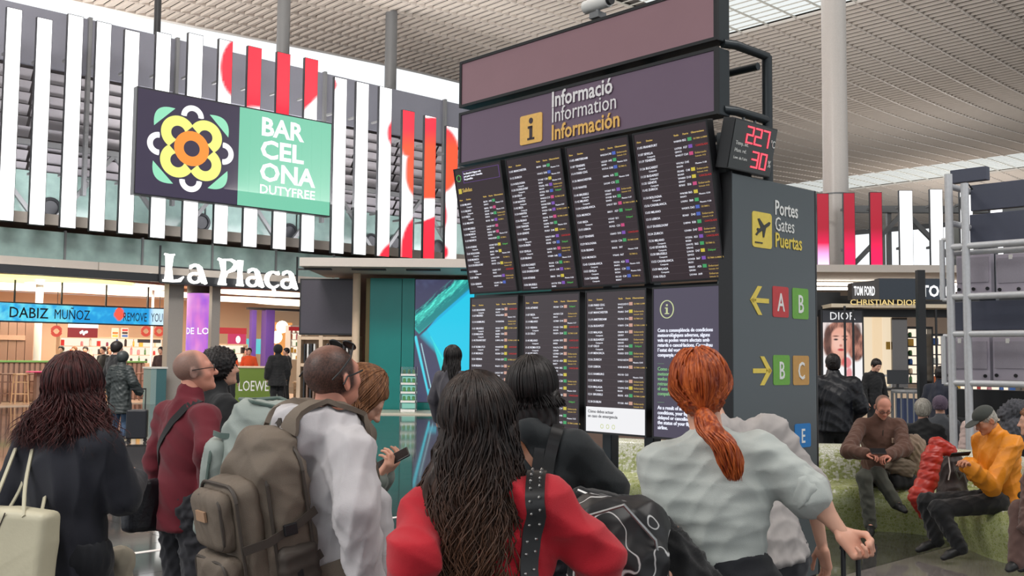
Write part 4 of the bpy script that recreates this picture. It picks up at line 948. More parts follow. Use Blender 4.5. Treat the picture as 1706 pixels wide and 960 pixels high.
# grey-teal pedestal
x0 = F(251, 640, .3)[0]; x1 = F(277, 640, .3)[0]; z_ = F(262, 613, .3)[1]
t = thing('teal_pedestal', 'grey teal pedestal block left of the grey pillar', 'pedestal', FA.w(x0, .3, 0), FA.rz); MB().box(0, (x1-x0)*.35, 0, .6, 0, z_-.03).build('pale_side', mat('pedestal_pale', srgb(140, 165, 165), .4), t); MB().box((x1-x0)*.35, x1-x0, 0, .6, 0, z_-.03).build('body', mat('pedestal_teal', srgb(72, 112, 118), .4), t); MB().box(-.03, x1-x0+.03, -.03, .63, z_-.03, z_+.03).build('top', M_white, t)
for px, off, p in ((60, 5, 240), (200, 5, 240), (430, 5, 240), (180, 11, 160)):
    x = F(px, 600, off)[0]; area_light('shop_light', FA.w(x, off, zc-.3), 3, p, (0, 0, 0), (1, .83, .68), 2)

# ================================================================== SHOPS ON THE RIGHT
G4 = Frame(at(1366, 600, 27), -3)
def R(px, py, off=0): return G4.hit(px, py, off)
def wbox(fr, px0, px1, py0, py1, off, dep): a = fr.hit(px0, py1, off); b = fr.hit(px1, py0, off); return (a[0], b[0], off, off+dep, a[1], b[1])
s4 = thing('wall_right', 'x', 'x', G4.w(0, 0, 0), G4.rz); del s4['label'], s4['category']; struct(s4)
xE = R(1760, 600)[0]+3; zR = R(1500, 470)[1]
MB().box(-6, xE, 7, 7.2, 0, zR+.6).build('back_wall', mat('beauty_wall', srgb(96, 84, 76), .5), s4)
MB().box(-6, xE, .5, 7, zR+.3, zR+.5).build('roof_slab', M_bei, s4)
q = wbox(G4, 1330, 1720, 513, 527, 0, .4); MB().box(*q).build('black_beam', M_black, s4)
q = wbox(G4, 1385, 1720, 508, 512, -.9, 1.3); MB().box(*q).build('light_canopy', mat('canopy_cream', srgb(220, 205, 180), .4), s4)
q = wbox(G4, 1330, 1400, 487, 512, .1, .3); MB().box(*q).build('black_fascia', M_black, s4)
q = wbox(G4, 1395, 1760, 495, 512, .4, .3); MB().box(*q).build('black_fascia', M_black, s4)
for off in (3.5, 5.5): MB().box(.5, xE-1, off, off+.18, zR+.16, zR+.24).build('light_strip', emi('cool_strip', (1, .93, .82), 5.), s4)
MB().box(-6, xE, .5, 7, 0, .02).build('shop_floor', mat('shop_floor_r', srgb(140, 125, 112), .2), s4)
# tom ford box
q = R(1473, 497, -1.4); a = R(1427, 497, -1.4); z1 = R(1473, 475, -1.4)[1]
t = thing('box_sign', 'dark box fascia sign with bold white capitals over the perfume shop', 'sign', G4.w(a[0], -1.0, a[1]), G4.rz)
w1 = q[0]-a[0]; w2 = R(1600, 490, -1.4)[0]-q[0]; h_ = z1-a[1]+.08
M_nv = mat('sign_navy_grey', srgb(44, 54, 66), .35)
MB().poly([(0, 0), (w1, 0), (w1, h_+.08), (0, h_)], 0, .4).build('lettered_face', mat('sign_grey', srgb(70, 66, 64), .35), t); MB().box(w1, w1+w2, .02, .4, 0, h_+.12).build('side_face', M_nv, t)
text([('TOM FORD', w1*.07, h_*.24, h_*.78, 'LEFT', .03, .42*w1/h_*.46)], 'white_words', E_w, t, -.01)
text([('TOM FORD', w1+w2*.56, h_*.2, h_*.95, 'LEFT', .03, .8)], 'white_words', E_w, t, -.0)
t = thing('gold_lettering', 'row of gold letters standing on the canopy', 'sign', G4.w(R(1416, 507, -.96)[0], -.96, R(1416, 508, -.96)[1]), G4.rz)
text([('CHRISTIAN DIOR', 0, .0, .20, 'LEFT', .012, 1.1)], 'gold_words', mat('gold_letters', srgb(228, 200, 130), .3, .4, em=srgb(228, 200, 130), es=.4), t)
# DIOR poster
q = wbox(G4, 1372, 1436, 538, 634, -.5, .3); W_ = q[1]-q[0]; h1 = R(1400, 516, -.5)[1]
t = thing('portrait_light_box', 'tall light box with thin white capitals above a large portrait of a woman', 'light box', G4.w(q[0], -.5, 0), G4.rz)
MB().box(-.05, W_+.05, .02, .3, 0, h1).build('casing', M_black, t); MB().box(0, W_, 0, .02, q[5], h1-.03).build('header', mat('header_grey', srgb(50, 50, 58), .3), t)
text([('DIOR', W_*.5, q[5]+(h1-q[5])*.22, (h1-q[5])*.85, 'CENTER', 0, .95)], 'white_words', emi('dior_white', (.85, .85, .85), 1.), t, -.01)
def portrait(U, V):
    X = U*64; Y = (1-V)*96; c = np.zeros(U.shape+(3,)); c[:] = srgb(240, 226, 222)
    c = mixc(c, srgb(250, 248, 248), np.clip((Y-52)/6, 0, 1)*(X < 80)); e = lambda cx, cy, rx, ry, s=2.5: ell(X, Y, cx, cy, rx, ry, s)
    hair = np.maximum(np.maximum(e(32, 22, 30, 26), e(12, 36, 12, 22)), e(54, 38, 14, 26)); hc = mixc(srgb(92, 52, 44), srgb(190, 130, 110), .5+noise2(X*.5, Y*.25, 2)); c = c*(1-hair[..., None])+hc*hair[..., None]
    c = mixc(c, srgb(226, 160, 140), e(28, 54, 9, 18)); c = mixc(c, srgb(236, 172, 150), e(28, 32, 17, 24)); c = mixc(c, srgb(246, 196, 178), e(24, 34, 9, 12, 8)); c = mixc(c, srgb(198, 122, 104), e(43, 38, 5, 14, 5)*.6)
    for ex in (21, 36): c = mixc(c, srgb(50, 32, 34), e(ex, 28, 3.6, 1.6, 1)); c = mixc(c, srgb(110, 66, 54), e(ex, 22.5, 5, 1.2, 1))
    c = mixc(c, srgb(205, 130, 115), e(29, 38, 2.4, 2.2, 1.5)); c = mixc(c, srgb(190, 52, 60), e(29, 45, 5.2, 2.1, 1.2))
    c = mixc(c, srgb(70, 40, 34), np.clip(e(8, 30, 6, 26)+e(56, 14, 6, 14), 0, 1)*.8); c = mixc(c, srgb(220, 60, 70), e(38, 66, 8, 9)*.8); c = mixc(c, srgb(232, 110, 120), e(42, 84, 5, 10)*.8)
    return c
picture('portrait', portrait, 0, W_, q[4]+.0, q[5], 64, 96, colmat('portrait_glow', .95), t, 0)
for px, py0, off, nm in ((1407, 510, -2.2, 'thin black pole left across the portrait light box'), (1421, 516, -2.4, 'thin black pole right across the portrait light box'), (1559, 515, -1.2, 'thin black pole before the red goods shelf')):
    x, z_ = R(px, py0, off); t = tag(MB().cyl((0, 0, 0), (0, 0, z_), .028, n=10).build('thin_pole', M_black, smooth=True), nm, 'pole'); t.location = G4.w(x, off, 0)
pt = at(1535, 450, 15); t = thing('black_pillar', 'square black pillar between shop entrance and scaffold', 'pillar', (pt.x, 15, 0), -.05); MB().box(-.055, .055, 0, .11, .03, pt.z).build('shaft', M_black, t); MB().box(-.09, .09, -.03, .14, 0, .03).build('foot', M_black, t)
q = wbox(G4, 1438, 1486, 527, 612, 1.2, .1); W_ = q[1]-q[0]
t = thing('lit_wall_panels', 'warm glowing cream wall panels right of the portrait', 'panel', G4.w(q[0], 1.2, 0), G4.rz)
for k in range(3): MB().box(W_*k/3+.01, W_*(k+1)/3-.01, 0, .08, .9, q[5]).build('lit_panel', emi('lit_cream_%d' % (k % 2), (1, .76, .48) if k % 2 else (1, .82, .58), .85), t)
MB().box(0, W_, .0, .1, 0, .9).build('lower_panel', M_taupe, t); MB().box(W_*.78, W_*.92, -.02, 0, q[4]+(q[5]-q[4])*.35, q[4]+(q[5]-q[4])*.5).build('small_notice', GM[2], t)
q = wbox(G4, 1487, 1511, 530, 610, 1.0, .1); t = tag(MB().box(0, q[1]-q[0], 0, .1, 0, q[5]).build('mirror_panel', mat('dark_mirror', srgb(96, 92, 90), .08, .9)), 'dark mirrored panel right of the cream panels', 'mirror'); t.location = G4.w(q[0], 1.0, 0); t.rotation_euler = (0, 0, G4.rz)
shelfunit(G4, 'cosmetics_shelf', 'bright cosmetics shelf right of the dark mirror', 1514, 1552, 548, 640, 2.0, 6, M_black, ['bottle', 'box', 'jar'], glow=E_bk, gl='on the bright cosmetics shelf right of the mirror')
shelfunit(G4, 'red_goods_shelf', 'cosmetics shelf with red goods at the thin pole', 1556, 1576, 560, 640, 1.2, 5, M_black, ['box'], glow=E_bk, gl='on the narrow shelf at the thin black pole')
shelfunit(G4, 'low_display_shelf', 'low bright display shelf behind the man in brown', 1400, 1484, 628, 700, 1.0, 4, M_white, ['bottle', 'jar', 'box'], glow=E_bk, gl='on the low bright shelf behind the man in brown')
shelfunit(G4, 'low_dark_shelf', 'low dark display shelf left of the scaffold foot', 1540, 1700, 640, 705, 1.6, 4, M_dark, ['bottle', 'jar', 'box'], glow=E_bk, gl='on the low dark shelf behind the scaffold', dens=.3)
t = thing('till_counter', 'white shop till counter with a dark monitor', 'counter', G4.w(R(1436, 640, -1)[0], -1, 0), G4.rz); wq = R(1530, 640, -1)[0]-R(1436, 640, -1)[0]
MB().box(0, wq, 0, .6, 0, .95).build('body', M_cream, t); MB().box(-.04, wq+.04, -.04, .64, .95, 1.0).build('top', M_black, t)
t = thing('till_monitor', 'dark till monitor standing on the white till counter', 'monitor', G4.w(R(1501, 640, -1)[0], -.75, 1.0), G4.rz); MB().box(-.12, .12, -.1, .1, 0, .02).build('foot', M_black, t); MB().box(-.03, .03, 0, .03, .02, .12).build('neck', M_black, t); MB().box(-.27, .27, -.03, .0, .1, .46).build('screen', mat('monitor_dark', srgb(34, 36, 40), .3), t)
# bottle cage
cg = thing('bottle_bin', 'round cage bin of silver and blue bottles by the black pillar', 'bin', at(1511, 600, 19)*1.0)
cg.location.z = 0; rC = 25/1700*19*1.0
for k in range(16):
    A_ = 2*PI*k/16; MB().bar((rC*math.cos(A_), rC*math.sin(A_), .1), (rC*math.cos(A_), rC*math.sin(A_), 1.12), .02, .02).build('cage_bar', M_grey, cg)
MB().lathe([(rC*1.02, 1.1), (rC*1.05, 1.13), (rC*1.02, 1.16)], n=24).build('rim', M_grey, cg); MB().lathe([(rC*.9, .0), (rC*.95, .1)], n=24).build('base', M_dark, cg); MB().lathe([(rC*.7, .1), (rC*.7, 1.0)], n=20).build('inner_drum', mat('drum_blue', srgb(50, 62, 96), .4), cg)
for x, p in ((3, 220), (9, 220)): area_light('shop_light', G4.w(x, 3, zR-.1), 3, p, (0, 0, 0), (1, .86, .7), 2)

# ================================================================== SCAFFOLD WITH SCREEN BACKS
SB = Frame(at(1586, 600, 11.2), -47)
def S(px, py, off=0): return SB.hit(px, py, off)
sc = thing('scaffold_rack', 'light grey tubular rack seen from behind at right', 'frame', SB.w(0, 0, 0), SB.rz)
M_tube = mat('grey_tube_paint', srgb(196, 198, 202), .35, .2)
MB().cyl((0, 0, 0), (0, 0, S(1584, 290)[1]), .042, n=14).build('upright', M_tube, sc, True)
xx = S(1613, 600, .0)[0]; MB().cyl((xx, .0, 0), (xx, .0, S(1613, 305)[1]), .042, n=14).build('upright', M_tube, sc, True)
xm = S(1720, 450)[0]+1.8
for py in (412, 495, 557, 638):
    z = S(1586, py)[1]; MB().cyl((-.02, 0, z), (xm, 0, z), .036, n=12).build('rail', M_tube, sc, True)
z = S(1586, 421)[1]; MB().cyl((-.02, .12, z), (xm, .12, z), .03, n=12).build('rail', M_tube, sc, True)
for py in (309, 371): z = S(1590, py)[1]; MB().cyl((0, 0, z), (0, .55, z-.0), .036, n=12).build('stub', M_tube, sc, True)
for py0, py1 in ((400, 500), (560, 640)):
    x_ = S(1570, 450)[0]; za = S(1570, py1)[1]; zb2 = S(1570, py0)[1]; MB().cyl((x_, 0, za), (x_, 0, zb2), .03, n=12).build('side_tube', M_tube, sc, True)
    for z in (za, zb2): MB().cyl((x_, 0, z), (0, 0, z), .022, n=10).build('side_link', M_tube, sc, True)
MB().cyl((xm, 0, 0), (xm, 0, S(1584, 290)[1]), .042, n=14).build('upright', M_tube, sc, True)
MB().tube([(xx-.05, .1, S(1605, 385)[1]), (xx-.1, .12, S(1603, 330)[1]), (xx-.03, .14, S(1608, 300)[1]), (xx, .2, S(1610, 312)[1])], .012, 6).build('cable', M_dark, sc, True)
M_sb = mat('screen_back_grey', srgb(172, 165, 178), .5, .1, .05, 4); M_sn = mat('panel_back_slate', srgb(72, 76, 92), .45, .1, .05)
def back(name, label, px0, px1, py0, py1, off, M, parts=None, vent=False):
    a = S(px0, py1, off); b = S(px1, py0, off); w_ = b[0]-a[0]; h_ = S(px0, py0, off)[1]-a[1]
    t = thing(name, label, 'screen' if 'screen' in name else 'panel', SB.w(a[0], off, a[1]), SB.rz)
    MB().box(0, w_, 0, .1, 0, h_).build('back_cover', M, t, bevel=.006)
    if vent:
        MB().box(w_*.05, w_*.95, -.012, 0, h_*.28, h_*.9).build('vent_plate', mat('vent_plate', srgb(150, 145, 156), .6, 0, .2, 200), t)
        for u in (.08, .5, .9): MB().cyl((w_*u, -.014, h_*.12), (w_*u, 0, h_*.12), .02, n=8).build('bolt', M_black, t)
        MB().box(w_*.3, w_*.38, -.014, 0, h_*.86, h_*.97).build('label_plate', M_white, t)
    return t
back('control_box', 'dark control box on top of the scaffold rack', 1583, 1643, 284, 306, .45, M_sn)
back('sign_back', 'upper slate sign back on the scaffold rack', 1617, 1800, 309, 352, .5, M_sn); back('sign_back', 'second slate sign back below the upper one', 1616, 1800, 358, 406, .5, M_sn)
back('screen_back', 'upper grey screen back between the scaffold uprights', 1594, 1650, 424, 491, .35, M_sb, vent=True); back('screen_back', 'upper grey screen back at the right frame edge', 1660, 1735, 424, 491, .35, M_sb, vent=True)
back('cable_panel', 'dark panel behind the middle scaffold rails', 1590, 1800, 503, 551, .4, M_sn)
back('screen_back', 'lower grey screen back between the scaffold uprights', 1576, 1648, 562, 634, .35, M_sb, vent=True); back('screen_back', 'lower grey screen back at the right frame edge', 1655, 1730, 562, 634, .35, M_sb, vent=True)
back('bottom_panel', 'black panel under the lowest scaffold rail', 1592, 1800, 648, 694, .4, M_black)
back('dark_post_plate', 'tall dark plate between the grey screen backs', 1634, 1657, 408, 640, .48, mat('plate_dark', srgb(50, 56, 66), .4))

# ================================================================== MOSAIC BENCH
def mosaic():
    M = bpy.data.materials.new('mosaic_tiles'); M.use_nodes = True; nt = M.node_tree; L = nt.links; b = nt.nodes['Principled BSDF']
    tc = nt.nodes.new('ShaderNodeTexCoord'); v = nt.nodes.new('ShaderNodeTexVoronoi'); v.inputs['Scale'].default_value = 34; ve = nt.nodes.new('ShaderNodeTexVoronoi'); ve.feature = 'DISTANCE_TO_EDGE'; ve.inputs['Scale'].default_value = 34
    L.new(tc.outputs['Object'], v.inputs['Vector']); L.new(tc.outputs['Object'], ve.inputs['Vector'])
    sx = nt.nodes.new('ShaderNodeSeparateXYZ'); L.new(tc.outputs['Object'], sx.inputs[0]); s2 = nt.nodes.new('ShaderNodeSeparateColor'); L.new(v.outputs['Color'], s2.inputs[0])
    mr = nt.nodes.new('ShaderNodeMapRange'); mr.inputs[1].default_value = .34; mr.inputs[2].default_value = .80; L.new(sx.outputs[2], mr.inputs[0])
    ad = nt.nodes.new('ShaderNodeMath'); ad.operation = 'GREATER_THAN'; L.new(mr.outputs[0], ad.inputs[0]); L.new(s2.outputs[0], ad.inputs[1])
    g = nt.nodes.new('ShaderNodeMix'); g.data_type = 'RGBA'; g.inputs[6].default_value = (*srgb(140, 150, 84), 1); g.inputs[7].default_value = (*srgb(172, 178, 122), 1); L.new(s2.outputs[1], g.inputs[0])
    m = nt.nodes.new('ShaderNodeMix'); m.data_type = 'RGBA'; L.new(ad.outputs[0], m.inputs[0]); L.new(g.outputs[2], m.inputs[6]); m.inputs[7].default_value = (*srgb(214, 214, 200), 1)
    e = nt.nodes.new('ShaderNodeMath'); e.operation = 'LESS_THAN'; e.inputs[1].default_value = .06; L.new(ve.outputs['Distance'], e.inputs[0])
    f = nt.nodes.new('ShaderNodeMix'); f.data_type = 'RGBA'; L.new(e.outputs[0], f.inputs[0]); L.new(m.outputs[2], f.inputs[6]); f.inputs[7].default_value = (*srgb(176, 180, 140), 1)
    L.new(f.outputs[2], b.inputs['Base Color']); b.inputs['Roughness'].default_value = .18
    bp = nt.nodes.new('ShaderNodeBump'); bp.inputs['Strength'].default_value = .5; bp.inputs['Distance'].default_value = .006; L.new(ve.outputs['Distance'], bp.inputs['Height']); L.new(bp.outputs['Normal'], b.inputs['Normal'])
    return M
M_mos = mosaic()
ctrl = [fl(px, d) for px, d in ((985, 10.9), (1080, 10.6), (1200, 10.4), (1300, 10.35), (1380, 10.3), (1450, 10.25), (1520, 10.1), (1575, 9.7), (1612, 9.15), (1655, 8.75), (1720, 8.35), (1800, 7.8))]
def crom(P, n=6):
    out = []
    for i in range(len(P)-1):
        a, b, c, d = P[max(i-1, 0)], P[i], P[i+1], P[min(i+2, len(P)-1)]
        for k in range(n):
            t = k/n; out.append(.5*((2*b)+(c-a)*t+(2*a-5*b+4*c-d)*t*t+(3*b-a-3*c+d)*t**3))
    out.append(P[-1]); return out
path = crom(ctrl, 5)
prof = [(.06, 0), (.05, .06), (-.01, .2), (-.02, .32), (.01, .40), (.06, .435), (.2, .43), (.42, .425), (.50, .46), (.55, .6), (.6, .76), (.64, .80), (.70, .81), (.76, .78), (.79, .6), (.8, .0)]
bm2 = MB(); vs = []; K = len(prof)
for i, p in enumerate(path):
    t = (path[min(i+1, len(path)-1)]-path[max(i-1, 0)]).normalized(); n = Vector((-t.y, t.x, 0))
    for u, z in prof: vs.append(p+n*u+Vector((0, 0, z)))
fs = [(i*K+k, (i+1)*K+k, (i+1)*K+k+1, i*K+k+1) for i in range(len(path)-1) for k in range(K-1)]+[tuple(range(K))[::-1], tuple((len(path)-1)*K+k for k in range(K))]
bm2.add(vs, fs); bn = bm2.build('mosaic_bench', M_mos, smooth=True); tag(bn, 'long curved bench covered in green and white mosaic tiles', 'bench')
# ================================================================== SURFACES FROM DISTANCE FIELDS
class SDF:
    def __init__(s, k=.03): s.p = []; s.k = k; s.lo = []; s.hi = []
    def _b(s, lo, hi): s.lo.append(lo); s.hi.append(hi)
    def cap(s, a, b, ra, rb=None, k=None, flat=None, op='u'):
        a = np.array(a, float); b = np.array(b, float); rb = ra if rb is None else rb; r = max(ra, rb)
        s.p.append((op, 'c', (a, b, ra, rb, flat), s.k if k is None else k, np.minimum(a, b)-r, np.maximum(a, b)+r)); return s
    def ell(s, c, r, R=None, k=None, op='u'):
        c = np.array(c, float); r = np.array(r, float); m = r.max() if R is not None else r
        s.p.append((op, 'e', (c, r, None if R is None else np.array(R)), s.k if k is None else k, c-m, c+m)); return s
    def rbox(s, c, h, r, R=None, k=None, op='u'):
        c = np.array(c, float); h = np.array(h, float); m = (np.linalg.norm(h)) if R is not None else h
        s.p.append((op, 'b', (c, h, r, None if R is None else np.array(R)), s.k if k is None else k, c-m, c+m)); return s
    def chain(s, pts, rs, k=None, flat=None):
        for i in range(len(pts)-1): s.cap(pts[i], pts[i+1], rs[i], rs[i+1], k, flat)
        return s
    def cut(s, p, n): n = np.array(n, float); s.p.append(('x', 'h', (np.array(p, float), n/np.linalg.norm(n)), 0, None, None)); return s
    def mesh(s, vox):
        us = [q for q in s.p if q[0] == 'u']; lo = np.min([q[4] for q in us], 0)-vox*3; hi = np.max([q[5] for q in us], 0)+vox*3
        n = np.maximum(4, np.ceil((hi-lo)/vox).astype(int)+1); D = np.full(n, 9., np.float32)
        ax = [(lo[i]+vox*np.arange(n[i])).astype(np.float32) for i in range(3)]
        for op, ty, a, k, l, h in s.p:
            if l is None: sl = (slice(None),)*3
            else:
                m = k+vox*3; i0 = np.clip(((l-m-lo)/vox).astype(int), 0, n-1); i1 = np.clip(((h+m-lo)/vox).astype(int)+2, 1, n)
                if (i1 <= i0).any(): continue
                sl = tuple(slice(i0[i], i1[i]) for i in range(3))
            X = ax[0][sl[0]][:, None, None]; Y = ax[1][sl[1]][None, :, None]; Z = ax[2][sl[2]][None, None, :]
            if ty == 'h':
                p, nn = a; d = (X-p[0])*nn[0]+(Y-p[1])*nn[1]+(Z-p[2])*nn[2]; D = np.maximum(D, d); continue
            if ty == 'c':
                A, B, ra, rb, fl_ = a; x = X-A[0]; y = Y-A[1]; z = Z-A[2]; ba = B-A
                if fl_ is not None:
                    nn, f = np.array(fl_[0], float), fl_[1]; nn = nn/np.linalg.norm(nn); g = (1/f-1); dd = (x*nn[0]+y*nn[1]+z*nn[2])*g
                    x = x+nn[0]*dd; y = y+nn[1]*dd; z = z+nn[2]*dd; ba = ba+nn*ba.dot(nn)*g
                L2 = max(1e-9, ba.dot(ba)); t = np.clip((x*ba[0]+y*ba[1]+z*ba[2])/L2, 0, 1)
                d = np.sqrt((x-ba[0]*t)**2+(y-ba[1]*t)**2+(z-ba[2]*t)**2)-(ra+(rb-ra)*t)
            else:
                c = a[0]; x = X-c[0]; y = Y-c[1]; z = Z-c[2]; Rm = a[-1]
                if Rm is not None: x, y, z = Rm[0, 0]*x+Rm[1, 0]*y+Rm[2, 0]*z, Rm[0, 1]*x+Rm[1, 1]*y+Rm[2, 1]*z, Rm[0, 2]*x+Rm[1, 2]*y+Rm[2, 2]*z
                if ty == 'e':
                    r = a[1]; k0 = np.sqrt((x/r[0])**2+(y/r[1])**2+(z/r[2])**2); k1 = np.sqrt((x/r[0]**2)**2+(y/r[1]**2)**2+(z/r[2]**2)**2)+1e-9; d = k0*(k0-1)/k1
                else:
                    h_, r = a[1], a[2]; qx = abs(x)-h_[0]+r; qy = abs(y)-h_[1]+r; qz = abs(z)-h_[2]+r
                    d = np.sqrt(np.maximum(qx, 0)**2+np.maximum(qy, 0)**2+np.maximum(qz, 0)**2)+np.minimum(np.maximum(np.maximum(qx, qy), qz), 0)-r
            E = D[sl]; d = d.astype(np.float32); kk = max(k, 1e-4)
            if op == 'u': hh = np.maximum(kk-np.abs(E-d), 0)/kk; D[sl] = np.minimum(E, d)-hh*hh*kk/4
            else: d = -d; hh = np.maximum(kk-np.abs(E-d), 0)/kk; D[sl] = np.maximum(E, d)+hh*hh*kk/4
        return surfnets(D, lo, vox)
def surfnets(D, lo, vox):
    nx, ny, nz = D.shape; S = D < 0; off = [(i, j, k) for i in (0, 1) for j in (0, 1) for k in (0, 1)]
    def sub(A, o): return A[o[0]:nx-1+o[0], o[1]:ny-1+o[1], o[2]:nz-1+o[2]]
    cnt = sum(sub(S, o).astype(np.int8) for o in off); mask = (cnt > 0) & (cnt < 8)
    idx = -np.ones(mask.shape, np.int64); ii = np.argwhere(mask); idx[mask] = np.arange(len(ii))
    val = {o: D[ii[:, 0]+o[0], ii[:, 1]+o[1], ii[:, 2]+o[2]] for o in off}
    acc = np.zeros((len(ii), 3)); w = np.zeros(len(ii))
    for a in off:
        for ax in range(3):
            if a[ax] == 0:
                b = list(a); b[ax] = 1; b = tuple(b); da, db = val[a], val[b]; c = (da < 0) != (db < 0); t = np.where(c, da/np.where(c, da-db, 1), 0)
                p = np.tile(np.array(a, float), (len(ii), 1)); p[:, ax] += t; acc += p*c[:, None]; w += c
    V = lo+(ii+acc/np.maximum(w, 1)[:, None])*vox; Q = []
    for ax in range(3):
        sa = [slice(None)]*3; sb = [slice(None)]*3; sa[ax] = slice(0, -1); sb[ax] = slice(1, None)
        A = S[tuple(sa)]; B = S[tuple(sb)]; e = np.argwhere(A != B); o1, o2 = [q for q in range(3) if q != ax]
        ok = (e[:, o1] > 0) & (e[:, o2] > 0) & (e[:, o1] < D.shape[o1]-1) & (e[:, o2] < D.shape[o2]-1); e = e[ok]
        def g(d1, d2): q = e.copy(); q[:, o1] -= d1; q[:, o2] -= d2; return idx[q[:, 0], q[:, 1], q[:, 2]]
        q = np.stack([g(1, 1), g(0, 1), g(0, 0), g(1, 0)], 1); fl_ = A[e[:, 0], e[:, 1], e[:, 2]]
        if ax == 1: fl_ = ~fl_
        q[~fl_] = q[~fl_][:, ::-1]; Q.append(q)
    Q = np.concatenate(Q); Q = Q[(Q >= 0).all(1)]
    # smooth the surface a little
    for _ in range(2):
        s_ = np.zeros_like(V); c_ = np.zeros(len(V))
        for i in range(4): np.add.at(s_, Q[:, i], V[Q[:, (i+1) % 4]]+V[Q[:, (i+3) % 4]]); np.add.at(c_, Q[:, i], 2)
        V = V*.5+.5*s_/np.maximum(c_, 1)[:, None]
    return V, Q
def vnorm(V, Q):
    n = np.cross(V[Q[:, 2]]-V[Q[:, 0]], V[Q[:, 3]]-V[Q[:, 1]]); N = np.zeros_like(V)
    for i in range(4): np.add.at(N, Q[:, i], n)
    return N/np.maximum(np.linalg.norm(N, axis=1), 1e-9)[:, None]
def wrinkle(V, Q, amp, seed=0, wl=.12, vert=1.):
    """cloth folds: a few warped ridged waves"""
    r = np.random.RandomState(seed); N = vnorm(V, Q); d = 0
    P = V.copy(); P[:, 2] *= vert
    wp = np.stack([np.sin(P @ r.uniform(-9, 9, 3)+i) for i in range(3)], 1)*.035+P
    for i in range(7):
        k = r.normal(size=3); k /= np.linalg.norm(k); k *= 2*PI/(wl*r.uniform(.6, 1.7)); q = np.sin(wp @ k+r.uniform(0, 6.3)); m = .5+.5*np.sin(P @ r.uniform(-7, 7, 3)+r.uniform(0, 6))
        d = d+(1-np.abs(q)**.8)*m-.25
    d = d-d.mean()
    return V+N*(d*amp/1.05)[:, None]
def sdfobj(f, vox, name, M, parent, wr=0, seed=0, wl=.12, vert=1., fn=None):
    V, Q = f.mesh(vox)
    if wr: V = wrinkle(V, Q, wr, seed, wl, vert)
    if fn: V = fn(V)
    return obj(name, npmesh(name, V, Q, M), parent)
def place(Vv, R, o): return Vv @ np.array(R).T+np.array(o)

# ------------------------------------------------------------------ hands
_hc = {}
def hand_mesh(kind, side, vox=.0042):
    key = (kind, side, vox)
    if key in _hc: return _hc[key]
    curls = {'relax': [(.35, .45, .3)]*4, 'fist': [(1.15, 1.3, .7)]*4, 'hold': [(.55, .75, .4), (.6, .8, .45), (.65, .85, .5), (.7, .9, .5)]}[kind]
    f = SDF(.008); f.rbox((0, .046, 0), (.037, .048, .0145), .0135).cap((0, -.03, 0), (0, .02, 0), .024, .026, k=.02, flat=((0, 0, 1), .72))
    f.ell((.02*side, .03, -.008), (.018, .03, .014))
    for i, (x, y, L, r) in enumerate(((.029, .088, .070, .0088), (.0095, .093, .078, .0090), (-.0105, .089, .073, .0086), (-.0285, .080, .058, .0078))):
        p = np.array((x*side, y, 0.)); a = 0
        for j, fr_ in enumerate((.45, .31, .24)):
            a += curls[i][j]; sx = {0: .05, 1: 0, 2: -.05, 3: -.12}[i]*side*(1 if kind != 'fist' else 0)
            q = p+np.array((sx, math.cos(a), -math.sin(a)))*L*fr_; f.cap(p, q, r*(1-.07*j), r*(1-.07*(j+1)), k=.003 if j else .008); p = q
    th = {'relax': ((.028, .018, -.008), (.055, .05, -.018), (.062, .082, -.028), (.060, .105, -.036)), 'fist': ((.026, .02, -.012), (.046, .048, -.034), (.030, .072, -.050), (.008, .080, -.052)),
          'hold': ((.028, .018, -.010), (.056, .046, -.022), (.058, .076, -.034), (.048, .100, -.042))}[kind]
    th = [(x*side, y, z) for x, y, z in th]; f.chain(th, [.0135, .0112, .0100, .0086], k=.006)
    _hc[key] = f.mesh(vox); return _hc[key]
# ------------------------------------------------------------------ head
_hd = {}
def head_mesh(vox):
    if vox in _hd: return _hd[vox]
    f = SDF(.022)
    f.ell((0, -.012, .028), (.0755, .096, .086)).ell((0, .025, -.030), (.062, .070, .082)).ell((0, .042, -.078), (.044, .048, .034))
    f.ell((0, .085, -.094), (.017, .016, .015)); f.cap((-.034, .072, .020), (.034, .072, .020), .018, k=.02)
    for s in (-1, 1):
        f.ell((s*.040, .062, -.028), (.020, .022, .020)); f.ell((s*.030, .100, .004), (.015, .014, .010), k=.012, op='s'); f.ell((s*.030, .0825, .003), (.0125, .0115, .0115), k=.004)
        Re = Matrix.Rotation(s*.35, 3, 'Z'); f.ell((s*.078, -.006, -.012), (.008, .021, .032), Re, k=.008); f.ell((s*.086, -.002, -.010), (.006, .012, .020), Re, k=.005, op='s')
        f.ell((s*.011, .102, -.027), (.0085, .009, .0075), k=.008)
    f.cap((0, .090, .014), (0, .112, -.022), .0075, .0105, k=.012).ell((0, .110, -.024), (.0105, .011, .0095), k=.01)
    f.cap((-.017, .088, -.054), (.017, .088, -.054), .0085, k=.008).cap((-.014, .086, -.064), (.014, .086, -.064), .0085, k=.006)
    _hd[vox] = f.mesh(vox); return _hd[vox]
M_skin = colmat('skin', 0, .5)
